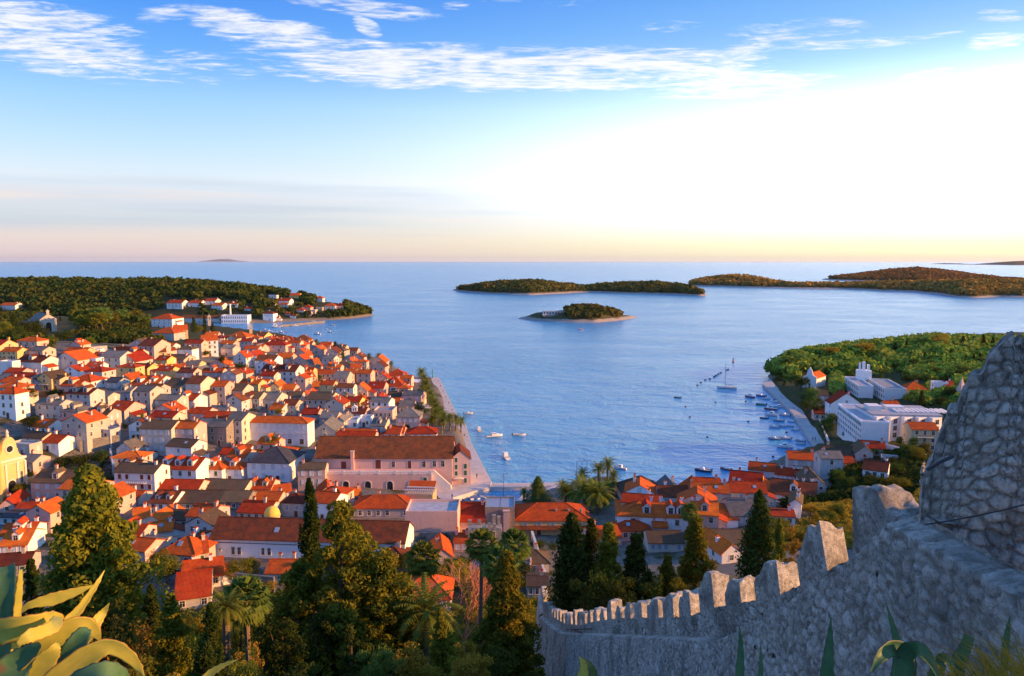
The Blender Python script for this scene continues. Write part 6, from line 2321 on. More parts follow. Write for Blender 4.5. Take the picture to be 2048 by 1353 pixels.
# grasses at the lower right
g = np.random.default_rng(3)
gv = MB()
for i in range(200):
    px = 1880 + 210 * g.random() ** .7; py = 1365 + 60 * g.random()
    y = 3.2 + 1.2 * g.random()
    p = at_y(px, py, y)
    L = .2 + .28 * g.random() * (px - 1850) / 200
    d = Vector((-.25 - .7 * g.random(), .25 * g.normal(), 1.0)).normalized()
    q1 = p + d * L * .6
    q2 = q1 + (d + Vector((-.35, 0, -.35))).normalized() * L * .5
    wv = Vector((.0035, .001, 0))
    gv.poly([p - wv, p + wv, q1 + wv * .8, q1 - wv * .8, q2], [(0, 1, 2, 3), (3, 2, 4)])
tag(gv.build('grass', LEAF['d']), 'tuft of long green grass leaning left below the ruined wall', 'grass', None, 'stuff')

# ------------------------------------------------------------------ trees of the slope
T = tree_px
T(175, 930, 80, 330, 'conifer', 'o', 'large conical cypress with sunlit right side, left of the terracotta roofs', share=False, seed=3, dens=1.5); LANDMARKS.append(('large conical cypress', 175, 1080))
T(618, 946, 85, 62, 'cypress', 'd', 'tall dark pencil cypress in front of the long white building', share=False, seed=5, dens=1.3); LANDMARKS.append(('tall pencil cypress', 618, 1040))
T(678, 1000, 75, 320, 'bushy', 'o', 'biggest bushy pine, several leaders, sunlit to the right of the pencil cypress', share=False, seed=7, dens=1.7); LANDMARKS.append(('biggest bushy pine', 670, 1180))
T(1012, 1098, 68, 190, 'conifer', 'o', 'dark conical conifer rising from the bottom edge beside the fan palms', share=False, seed=9, dens=1.4); LANDMARKS.append(('dark conical conifer', 1015, 1230))
T(1146, 1026, 97, 112, 'cypress', 'd', 'tall dark double-topped cypress behind the lower battlements', share=False, seed=11, dens=1.2)
T(1184, 1034, 99, 84, 'cypress', 'd', 'slimmer dark cypress touching the double-topped one', share=False, seed=12)
T(1218, 1040, 96, 140, 'conifer', 'o', 'ragged conifer with sunlit tip between the double cypress and the layered spruce', share=False, seed=13, dens=1.1)
T(1272, 1062, 94, 150, 'conifer', 'd', 'layered dark spruce-like conifer above the middle battlements', share=False, seed=14, dens=1.1)
T(1393, 1028, 96, 160, 'conifer', 'o', 'open-branched conifer in front of the long dormer house', share=False, seed=15, dens=1.1); LANDMARKS.append(('open-branched conifer', 1393, 1100))
T(1335, 1105, 92, 110, 'conifer', 'o', 'short conifer low between the spruce and the open-branched conifer', seed=16)
T(1362, 1125, 88, 70, 'broad', 'o', 'low round tree behind the battlements beside the short conifer', seed=17)
T(1300, 1120, 90, 90, 'broad', 'd', 'dark round tree at the foot of the spruce-like conifer', seed=18)
T(1190, 1110, 90, 120, 'broad', 'd', 'dark round tree at the foot of the double-topped cypress', seed=19)
T(1240, 1120, 88, 110, 'broad', 'd', 'dark leafy tree low behind the far battlements', seed=16)
T(1416, 1122, 86, 70, 'broad', 'l', 'small bright green tree just above the battlement tops', seed=20)
T(1521, 978, 92, 92, 'cypress', 'd', 'black-green cypress standing alone behind the rampart', share=False, seed=21, dens=1.2); LANDMARKS.append(('lone black-green cypress', 1521, 1060))
T(1560, 1030, 90, 44, 'cypress', 'o', 'thin yellow-edged cypress right of the lone black-green one', seed=22)
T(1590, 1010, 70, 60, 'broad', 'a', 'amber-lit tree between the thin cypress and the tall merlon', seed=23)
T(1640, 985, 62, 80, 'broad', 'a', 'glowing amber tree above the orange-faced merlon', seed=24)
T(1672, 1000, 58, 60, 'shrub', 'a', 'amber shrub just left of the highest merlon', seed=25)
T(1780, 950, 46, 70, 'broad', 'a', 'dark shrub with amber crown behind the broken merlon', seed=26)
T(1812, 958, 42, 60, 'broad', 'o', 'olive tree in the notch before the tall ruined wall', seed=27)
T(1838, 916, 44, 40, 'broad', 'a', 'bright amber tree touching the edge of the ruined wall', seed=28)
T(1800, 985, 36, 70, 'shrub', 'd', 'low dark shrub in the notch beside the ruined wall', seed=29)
T(1010, 1020, 130, 60, 'broad', 'a', None, seed=30) if False else None
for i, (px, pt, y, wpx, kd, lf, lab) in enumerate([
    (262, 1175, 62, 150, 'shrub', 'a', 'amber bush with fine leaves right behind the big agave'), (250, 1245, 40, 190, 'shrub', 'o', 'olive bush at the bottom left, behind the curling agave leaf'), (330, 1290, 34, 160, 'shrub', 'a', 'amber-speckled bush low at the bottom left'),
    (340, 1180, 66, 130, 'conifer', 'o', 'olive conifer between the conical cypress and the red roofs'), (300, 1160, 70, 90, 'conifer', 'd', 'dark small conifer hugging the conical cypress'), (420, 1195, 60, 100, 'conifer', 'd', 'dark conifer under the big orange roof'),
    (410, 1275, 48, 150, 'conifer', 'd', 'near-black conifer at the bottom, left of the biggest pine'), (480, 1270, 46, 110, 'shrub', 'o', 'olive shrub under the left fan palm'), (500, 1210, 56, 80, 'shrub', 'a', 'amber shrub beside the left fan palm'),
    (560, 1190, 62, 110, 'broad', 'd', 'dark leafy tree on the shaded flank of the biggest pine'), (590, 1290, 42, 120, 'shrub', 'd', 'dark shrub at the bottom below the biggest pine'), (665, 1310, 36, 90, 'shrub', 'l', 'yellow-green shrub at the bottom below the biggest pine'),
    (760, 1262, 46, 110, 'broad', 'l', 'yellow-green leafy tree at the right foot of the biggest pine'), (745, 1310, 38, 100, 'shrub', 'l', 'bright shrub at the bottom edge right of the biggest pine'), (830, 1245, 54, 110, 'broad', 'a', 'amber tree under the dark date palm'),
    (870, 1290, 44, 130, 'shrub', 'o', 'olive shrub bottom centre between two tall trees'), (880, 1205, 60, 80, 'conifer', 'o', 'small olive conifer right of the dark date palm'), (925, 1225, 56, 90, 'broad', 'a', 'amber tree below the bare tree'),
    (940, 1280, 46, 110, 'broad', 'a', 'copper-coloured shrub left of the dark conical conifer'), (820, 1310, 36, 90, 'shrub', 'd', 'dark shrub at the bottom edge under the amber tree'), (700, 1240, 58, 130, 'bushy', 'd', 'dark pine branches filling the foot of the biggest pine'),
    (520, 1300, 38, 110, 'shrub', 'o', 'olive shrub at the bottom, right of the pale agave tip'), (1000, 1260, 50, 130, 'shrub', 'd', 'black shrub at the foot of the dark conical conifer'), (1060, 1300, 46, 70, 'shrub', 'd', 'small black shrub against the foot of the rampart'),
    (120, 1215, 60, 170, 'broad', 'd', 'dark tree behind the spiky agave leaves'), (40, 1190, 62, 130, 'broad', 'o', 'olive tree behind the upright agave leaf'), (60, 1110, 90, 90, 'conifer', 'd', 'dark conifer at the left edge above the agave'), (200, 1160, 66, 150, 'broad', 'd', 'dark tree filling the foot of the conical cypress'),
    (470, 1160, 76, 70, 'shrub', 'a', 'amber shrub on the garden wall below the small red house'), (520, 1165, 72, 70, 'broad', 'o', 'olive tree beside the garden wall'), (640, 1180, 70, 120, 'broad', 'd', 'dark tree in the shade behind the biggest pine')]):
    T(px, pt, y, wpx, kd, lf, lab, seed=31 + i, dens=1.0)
# bare tree
p = at_y(925, 1200, 105); p.z = zat(p.x, p.y)
e = empty('bare_tree', p)
b = MB(); rr = random.Random(5)


def branch(b, p, d, L, r_, n):
    q_ = p + d * L
    b.tube([p, p.lerp(q_, .5) + Vector((rr.uniform(-.1, .1), rr.uniform(-.1, .1), 0)) * L * .3, q_], [r_, r_ * .8, r_ * .6], 4, 0, False)
    if n == 0: return
    for i in range(3 if n > 1 else 4):
        dd = (d + Vector((rr.uniform(-.75, .75), rr.uniform(-.75, .75), rr.uniform(-.15, .55)))).normalized()
        branch(b, p.lerp(q_, rr.uniform(.55, 1)), dd, L * rr.uniform(.55, .8), r_ * .68, n - 1)


Hb = at_y(925, 1095, 105).z - p.z
b2 = MB(); b2.tube([(0, 0, -1), (.1, 0, Hb * .22), (.2, .1, Hb * .3)], [.32, .26, .2], 7); b2.build('trunk', M_TWIG, e)
for i in range(7): branch(b, Vector((.2, .1, Hb * .28)), Vector((rr.uniform(-.7, .7), rr.uniform(-.5, .5), 1)).normalized(), Hb * .27, .10, 4)
b.build('crown', M_TWIG, e)
tag(e, 'bare reddish tree with fine twigs left of the tall fan palm', 'tree'); LANDMARKS.append(('bare reddish tree', 925, 1140))
# palms of the slope
palm_px(962, 1090, 100, 40, 'fan', 'tall slim fan palm standing left of its two shaggy neighbours', by='y', var=0); LANDMARKS.append(('tall slim fan palm', 962, 1090))
palm_px(1000, 1130, 94, 46, 'fan', 'shaggy fan palm directly above the dark conical conifer', by='y', var=2)
palm_px(1030, 1090, 104, 40, 'fan', 'shaggy fan palm in front of the ruined battlement tower', by='y', var=2)
palm_px(846, 1118, 98, 42, 'fan', 'dark fan palm in front of the big orange roof', by='y', var=1)
palm_px(852, 1225, 74, 80, 'date', 'stout date palm with dark spiky fronds below the big orange roof', by='y', var=0)
palm_px(492, 1200, 66, 58, 'fan', 'half-dead fan palm with hanging straw fronds left of the biggest pine', by='y', var=2)
palm_px(450, 1215, 62, 46, 'date', 'low date palm left of the half-dead fan palm', by='y', var=1)
palm_px(1377, 1024, 1090, 22, 'fan', 'round-headed fan palm growing in front of the long dormer house', var=2)
# palms and trees of the town and square
palm_px(545, 880, 912, 20, 'date', 'dark date palm in front of the long white palace', var=1)
palm_px(286, 832, 868, 8, 'date', 'small sunlit palm on a roof terrace in the shaded quarter', var=0)
palm_px(738, 712, 730, 8, 'date', 'palm by the far shore, left of a pair', var=0); palm_px(757, 712, 732, 9, 'date', 'palm by the far shore, right of a pair', var=1); palm_px(783, 727, 745, 7, 'date', 'small palm on the shore behind the red roofs', var=2)
palm_px(633, 683, 692, 7, 'date', 'small palm among the farthest sunlit roofs', var=2)
n_ = 0
for px, pc, pb in [(843, 745, 764), (848, 758, 780), (852, 768, 790), (856, 780, 802), (861, 790, 812), (864, 800, 824), (869, 806, 830), (873, 815, 838), (871, 826, 850), (880, 824, 848), (866, 838, 862), (888, 832, 858), (884, 842, 868), (900, 836, 862), (912, 838, 862), (922, 843, 866)]:
    n_ += 1
    palm_px(px, pc, pb, 15, 'date', None, group='palms along the promenade', var=n_ % 3, rel=('prom', n_))
for i, (px, pc, pb, rp, k_, lab) in enumerate([(1165, 950, 985, 20, 'date', 'feathery palm left of the park palms'), (1197, 938, 985, 20, 'date', 'middle palm of the waterside park'), (1215, 930, 978, 22, 'date', 'highest palm of the waterside park'), (1226, 952, 985, 18, 'date', 'palm at the right of the waterside park'),
                                             (1125, 972, 1000, 18, 'date', 'low palm beside the small basin'), (1132, 985, 1015, 24, 'date', 'wide low palm in front of the dark palm clump'), (1048, 985, 1002, 14, 'date', 'small palm left of the conical garden tree'), (1168, 985, 1022, 44, 'date', 'huge dense dark palm, left one of the clump behind the red range'), (1195, 988, 1026, 40, 'date', 'huge dense dark palm, right one of the clump behind the red range')]):
    palm_px(px, pc, pb, rp, k_, lab, var=i % 3)
LANDMARKS.append(('waterside palm park', 1190, 960))
T(1076, 952, 1003, 60, 'conifer', 'l', 'conical green tree between the small basin and the palm park', by='base', share=False, seed=41)
for px, pt, pb, wpx, kd, lf, lab in [
    (1178, 958, 1006, 64, 'broad', 'l', 'bright green tree filling the middle of the waterside palm park'), (1222, 956, 992, 44, 'broad', 'l', 'bright green tree at the right end of the waterside palm park'), (1146, 974, 1008, 50, 'broad', 'g', 'green tree at the left end of the waterside palm park'), (1200, 980, 1022, 56, 'broad', 'g', 'green tree under the huge dark palms behind the red range'),
    (1618, 768, 832, 50, 'broad', 'g', 'large round tree beside the harbour path, near the white chapel'), (1650, 828, 886, 44, 'broad', 'g', 'round tree at the left corner of the harbour hotel'), (1632, 805, 838, 26, 'broad', 'd', 'dark small tree between the two round harbour trees'),
    (1642, 905, 940, 30, 'broad', 'g', 'round green tree at the end of the boat harbour'), (1812, 785, 812, 30, 'broad', 'g', 'palm-like round tree in front of the orange-roofed villa'), (1842, 780, 815, 22, 'conifer', 'd', 'dark cone-shaped tree beside the cream villa'), (1880, 790, 822, 40, 'broad', 'd', 'dark tree beside the pink spire'),
    (1900, 770, 805, 40, 'broad', 'd', 'dark tree behind the pink spire'), (1905, 800, 830, 50, 'broad', 'g', 'green tree by the fortress wall edge below the spire'), (1790, 912, 940, 60, 'broad', 'd', 'dark garden tree below the cream balcony house'), (1750, 950, 985, 70, 'broad', 'd', 'dark garden trees below the white gabled villa'),
    (1700, 962, 992, 50, 'broad', 'd', 'dark bush left below the white gabled villa'), (1825, 870, 905, 40, 'broad', 'g', 'green tree before the folded hotel wing'), (1798, 868, 900, 22, 'broad', 'g', 'small tree at the folded hotel facade'),
    (388, 634, 664, 12, 'cypress', 'd', 'left cypress of the three on the hill top'), (410, 630, 668, 9, 'cypress', 'd', 'middle cypress of the three on the hill top'), (426, 646, 668, 9, 'cypress', 'd', 'right cypress of the three on the hill top'), (398, 650, 670, 26, 'broad', 'o', 'rounded tree between the hill cypresses'),
    (352, 632, 652, 18, 'broad', 'd', 'dark tree before the big hipped house at the back'), (153, 602, 650, 14, 'cypress', 'o', 'single cypress rising above the pine grove'), (671, 683, 705, 12, 'cypress', 'd', 'small pointed cypress on the far shore roofs'), (683, 688, 715, 12, 'conifer', 'd', 'small dark conifer next to the shore cypress'), (685, 700, 726, 20, 'broad', 'g', 'sunlit green tree among the shore roofs'),
    (98, 682, 710, 34, 'broad', 'd', 'dark round tree left of the pink hill house'), (30, 625, 668, 40, 'conifer', 'd', 'dark conifer at the left edge under the headland'), (60, 640, 678, 50, 'broad', 'd', 'dark tree left of the hill church'), (10, 640, 680, 50, 'broad', 'o', 'olive tree at the very left below the headland'), (85, 655, 680, 36, 'broad', 'd', 'dark tree at the foot of the hill church'),
    (35, 650, 690, 60, 'broad', 'd', 'large dark tree below the left-edge conifer'), (130, 662, 685, 50, 'broad', 'd', 'dark hedge-like tree under the pines'), (200, 662, 684, 60, 'broad', 'd', 'dark bushy tree at the foot of the pine grove'), (230, 660, 684, 50, 'broad', 'd', 'dark bushy tree right of the pine grove foot'), (180, 672, 695, 30, 'broad', 'o', 'olive bush by the street lamp under the pines'),
    (345, 690, 712, 26, 'broad', 'd', 'dark tree right of the tall ochre house'), (445, 705, 740, 18, 'broad', 'd', 'dark tree left of the twin white gables'), (480, 725, 752, 40, 'broad', 'd', 'dark garden tree below the twin white gables'), (455, 715, 735, 20, 'broad', 'd', 'little dark tree among the pink hill houses'), (490, 738, 762, 30, 'broad', 'g', 'green garden tree left of the dormered mansion'), (435, 750, 770, 14, 'broad', 'a', 'amber bush among sunlit gables'),
    (55, 770, 812, 44, 'broad', 'd', 'dark tree in the shaded lane at far left'), (110, 775, 805, 50, 'broad', 'd', 'dark garden tree below the pale yellow house'), (45, 800, 830, 40, 'broad', 'd', 'second dark tree down the shaded lane'), (60, 830, 862, 50, 'broad', 'd', 'lowest dark tree in the shaded lane'), (160, 908, 942, 60, 'broad', 'd', 'dark garden tree right of the cathedral square'), (200, 900, 940, 60, 'broad', 'd', 'dark garden tree above the pink palazzo, middle'), (125, 912, 940, 40, 'broad', 'd', 'dark bush above the pink palazzo, left'), (225, 945, 985, 36, 'broad', 'd', 'dark tree squeezed beside the white balcony house'),
    (60, 940, 960, 30, 'broad', 'd', 'dark bush between cathedral and pink palazzo'), (255, 985, 1010, 40, 'broad', 'd', 'dark shrub in front of the white balcony house'), (90, 1000, 1030, 36, 'broad', 'l', 'sunlit palm-like tree below the pink palazzo'),
    (640, 748, 765, 16, 'broad', 'g', 'green tree in a courtyard of the middle town'), (652, 790, 812, 20, 'broad', 'd', 'dark tree behind the middle-town gables'), (822, 790, 810, 26, 'broad', 'o', 'olive tree behind the promenade palms'), (838, 805, 828, 30, 'broad', 'd', 'dark tree beside the promenade palms'), (412, 700, 715, 20, 'broad', 'g', 'green bush before the lit balcony house'),
    (845, 1060, 1085, 60, 'broad', 'd', 'dark garden bush below the pink flat-roofed block, left'), (885, 1062, 1088, 50, 'broad', 'd', 'dark garden bush below the pink flat-roofed block, right'), (1075, 1078, 1100, 50, 'broad', 'd', 'dark bush below the red-roofed range'), (1105, 1080, 1110, 36, 'broad', 'd', 'dark bush left of the double-topped cypress'), (1290, 1060, 1085, 40, 'broad', 'o', 'ivy-like garden tree in front of the long dormer house'), (1560, 1035, 1062, 60, 'broad', 'o', 'olive tree under the harbour-front houses'), (1480, 1000, 1030, 80, 'broad', 'o', 'grey-olive tree behind the lone cypress')]:
    T(px, pt, pb, wpx, kd, lf, lab, by='base', dens=.9)
for px, pt, pb, wpx in [(160, 618, 668, 44), (196, 624, 676, 40), (180, 615, 668, 40), (205, 612, 670, 42), (168, 628, 674, 36), (222, 622, 668, 34), (245, 618, 664, 34), (270, 620, 662, 40), (285, 628, 664, 36)]:
    T(px, pt, pb, wpx, 'umbrella', 'l' if px % 2 else 'o', None, by='base', rel='grove', group='umbrella pines of the hill grove')
LANDMARKS.append(('pine grove', 205, 640))


def scatter_trees(poly, n, seed, hs, kinds, keep=(), group=None, clear=3.0):
    """further single trees in gardens and on slopes; each gets its own label at the end"""
    r_ = random.Random(seed)
    x0, x1 = min(p[0] for p in poly), max(p[0] for p in poly); y0, y1 = min(p[1] for p in poly), max(p[1] for p in poly)
    done = tries = 0
    while done < n and tries < 3000:
        tries += 1
        px, py = r_.uniform(x0, x1), r_.uniform(y0, y1)
        if not in_pix(px, py, poly): continue
        p = hit(px, py)
        if any(math.hypot(f[0] - p.x, f[1] - p.y) < 25 and clash(corners(p.x, p.y - clear / 2, clear, clear, 0), corners(*f)) for f in FOOT): continue
        k_, lf = r_.choice(kinds)
        H = r_.uniform(*hs); W = H * {'broad': .95, 'conifer': .5, 'cypress': .22, 'umbrella': .95, 'shrub': 1.3}[k_] * r_.uniform(.85, 1.15)
        e = tree({'broad': 'broadleaf_tree', 'conifer': 'conifer_tree', 'cypress': 'cypress_tree', 'umbrella': 'pine_tree', 'shrub': 'shrub'}[k_], p, H, W, k_, lf, None, 'tree' if k_ != 'shrub' else 'shrub', group, dens=.9)
        TREES.pop()
        cn = {'d': 'dark green', 'g': 'green', 'o': 'olive', 'l': 'light green', 'a': 'amber-lit'}[lf]
        kn = {'broad': 'leafy tree', 'conifer': 'conifer', 'cypress': 'cypress', 'umbrella': 'umbrella pine', 'shrub': 'shrub'}[k_]
        pp = proj((p.x, p.y, p.z + H * .6))
        THINGS.append((e, 'tree', f'{cn} {kn}', pp[0], pp[1]))
        done += 1


scatter_trees([(0, 640), (95, 640), (300, 640), (330, 650), (330, 688), (120, 690), (0, 690)], 30, 3, (5, 9), [('broad', 'd'), ('broad', 'd'), ('broad', 'o'), ('conifer', 'd')], group='trees behind the old town')
scatter_trees([(0, 620), (310, 622), (310, 645), (0, 640)], 14, 4, (4, 8), [('broad', 'd'), ('broad', 'o')], group='trees behind the old town')
scatter_trees([(0, 700), (420, 690), (780, 745), (830, 860), (560, 1000), (0, 1000)], 34, 5, (3, 5), [('broad', 'd'), ('broad', 'g'), ('broad', 'o')], group='garden trees of the town')
scatter_trees([(1690, 905), (1850, 905), (1850, 1000), (1640, 1010), (1640, 960)], 30, 6, (3.5, 7), [('broad', 'd'), ('broad', 'o'), ('broad', 'g')], group='garden trees by the harbour')
scatter_trees([(1700, 740), (2000, 700), (2000, 800), (1850, 810), (1700, 790)], 52, 7, (5, 9), [('broad', 'g'), ('broad', 'l'), ('broad', 'd'), ('conifer', 'd')], group='trees around the hotels')
scatter_trees([(1560, 770), (1610, 780), (1700, 880), (1690, 900), (1640, 860)], 18, 8, (4, 8), [('broad', 'g'), ('broad', 'd')], group='trees along the harbour path')
scatter_trees([(300, 1150), (560, 1150), (800, 1150), (1080, 1160), (1080, 1180), (300, 1180)], 30, 9, (4, 8), [('broad', 'o'), ('broad', 'd'), ('shrub', 'a')], group='trees at the foot of the slope')
scatter_trees([(1560, 1040), (1600, 985), (1850, 930), (1850, 1030), (1700, 1075), (1560, 1100)], 36, 10, (2.2, 4.6), [('shrub', 'a'), ('broad', 'o'), ('broad', 'd'), ('broad', 'a')], group='shrubs behind the rampart')
scatter_trees([(560, 1180), (1080, 1180), (1080, 1340), (560, 1340)], 30, 12, (3.0, 5.5), [('shrub', 'a'), ('broad', 'o'), ('broad', 'd'), ('shrub', 'l')], group='shrubs on the slope')
scatter_trees([(230, 1180), (560, 1180), (560, 1345), (230, 1345)], 20, 13, (3.0, 5.0), [('shrub', 'a'), ('broad', 'o'), ('broad', 'd')], group='shrubs on the slope')
scatter_trees([(806, 772), (845, 775), (868, 850), (850, 862), (812, 805)], 12, 14, (3.0, 5.0), [('broad', 'o'), ('broad', 'g')], group='trees of the promenade cafes')


def in_pix_np(x, y, P_):
    k = np.zeros(x.shape, bool)
    for i in range(len(P_)):
        ax, ay = P_[i]; bx, by = P_[(i + 1) % len(P_)]
        k ^= ((ay > y) != (by > y)) & (x < (bx - ax) * (y - ay) / (by - ay + 1e-9) + ax)
    return k


def area_cover(poly, holes=(), clear=7.0):
    ft = np.array([(f[0] - math.sin(f[4]) * f[3] / 2, f[1] + math.cos(f[4]) * f[3] / 2, math.hypot(f[2], f[3]) / 2) for f in FOOT])

    def fn(P):
        x, y = pxy(P)
        k = in_pix_np(x, y, poly)
        for a, b, c, d in holes: k &= ~((x > a) & (x < c) & (y > b) & (y < d))
        idx = np.nonzero(k)[0]
        for i in idx:
            if (np.hypot(ft[:, 0] - P[i, 0], ft[:, 1] - P[i, 1]) < ft[:, 2] + clear * .3).any(): k[i] = False
        return k
    return fn


TV = np.stack([GX, GY, GZ], -1)


def sub_grid(y0, y1, x0, x1):
    """the block of the terrain grid seen between these pixel bounds"""
    px, py = pxy(TV.reshape(-1, 3)); px = px.reshape(TV.shape[:2]); py = py.reshape(TV.shape[:2])
    m = (px > x0) & (px < x1) & (py > y0) & (py < y1) & (TV[..., 1] > 5)
    r_ = np.nonzero(m.any(1))[0]; c_ = np.nonzero(m.any(0))[0]
    return TV[r_[0]:r_[-1] + 1, c_[0]:c_[-1] + 1]


woods('hill_woods', sub_grid(612, 695, -30, 350), 5200, 3.0, 34, .36, M_FOREST, 21, area_cover([(-25, 640), (60, 626), (300, 618), (325, 622), (296, 640), (292, 668), (330, 684), (300, 690), (120, 684), (90, 698), (-25, 690)], [(78, 600, 165, 690)]), 1.0, 'dark green woods filling the hollow behind the pine grove')
woods('park_woods', sub_grid(735, 850, 1600, 2010), 5200, 2.6, 46, .32, M_FOREST2, 22, area_cover([(1605, 752), (1700, 742), (1850, 735), (2010, 720), (2010, 840), (1880, 800), (1850, 812), (1800, 790), (1680, 790), (1640, 830)], [(1596, 735, 1665, 790), (1680, 735, 1815, 812), (1630, 790, 1740, 860), (1808, 760, 1860, 800), (1865, 760, 1915, 792)], 9), 1.0, 'green park trees filling the gaps between the white hotels')
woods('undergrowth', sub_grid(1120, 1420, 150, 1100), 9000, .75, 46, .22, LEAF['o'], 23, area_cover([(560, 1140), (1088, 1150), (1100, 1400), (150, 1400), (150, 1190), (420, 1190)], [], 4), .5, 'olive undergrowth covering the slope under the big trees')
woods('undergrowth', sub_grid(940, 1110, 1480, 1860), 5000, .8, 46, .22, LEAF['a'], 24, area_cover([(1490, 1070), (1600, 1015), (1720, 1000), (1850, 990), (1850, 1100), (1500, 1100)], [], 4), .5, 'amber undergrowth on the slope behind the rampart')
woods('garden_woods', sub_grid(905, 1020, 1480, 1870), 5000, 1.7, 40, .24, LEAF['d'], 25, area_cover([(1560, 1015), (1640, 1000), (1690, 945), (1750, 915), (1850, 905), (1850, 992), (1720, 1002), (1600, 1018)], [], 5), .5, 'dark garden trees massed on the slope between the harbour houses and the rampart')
# ------------------------------------------------------------------ boats
def hull(b, L, W, Hh, m=0, deck=True, md=1):
    n = 9
    rows = []
    for i in range(n):
        t_ = i / (n - 1)
        w_ = W / 2 * (math.sin(min(1, (1 - t_) * 1.9 + .0) * math.pi / 2) ** .8 if t_ > .4 else .86 + .14 * t_ / .4)
        if i == n - 1: w_ = .03
        sh = Hh * (1 + .35 * t_ ** 2)
        x = -L / 2 + L * t_
        rows.append([(x, -w_, sh), (x + .02 * L * t_, -w_ * .78, sh * .3), (x - .04 * L * t_, 0, -.25), (x + .02 * L * t_, w_ * .78, sh * .3), (x, w_, sh)])
    vs = [p for r_ in rows for p in r_]
    fs = [(i * 5 + j, (i + 1) * 5 + j, (i + 1) * 5 + j + 1, i * 5 + j + 1) for i in range(n - 1) for j in range(4)] + [(0, 1, 2, 3, 4)]
    b.poly(vs, fs, m)
    return rows


M_HULL = {k: plain('boat_' + k, c, .35, .4, var=.08) for k, c in {'white': (.72, .73, .76), 'blue': (.05, .12, .35), 'green': (.05, .22, .10), 'red': (.38, .05, .05), 'dark': (.05, .06, .08), 'cream': (.62, .55, .42), 'grey': (.35, .38, .42)}.items()}
M_DECK = plain('boat_deck', (.55, .48, .38), .7)
M_COVER = plain('boat_cover', (.10, .16, .34), .8)
_boats = {}
BOATS = []


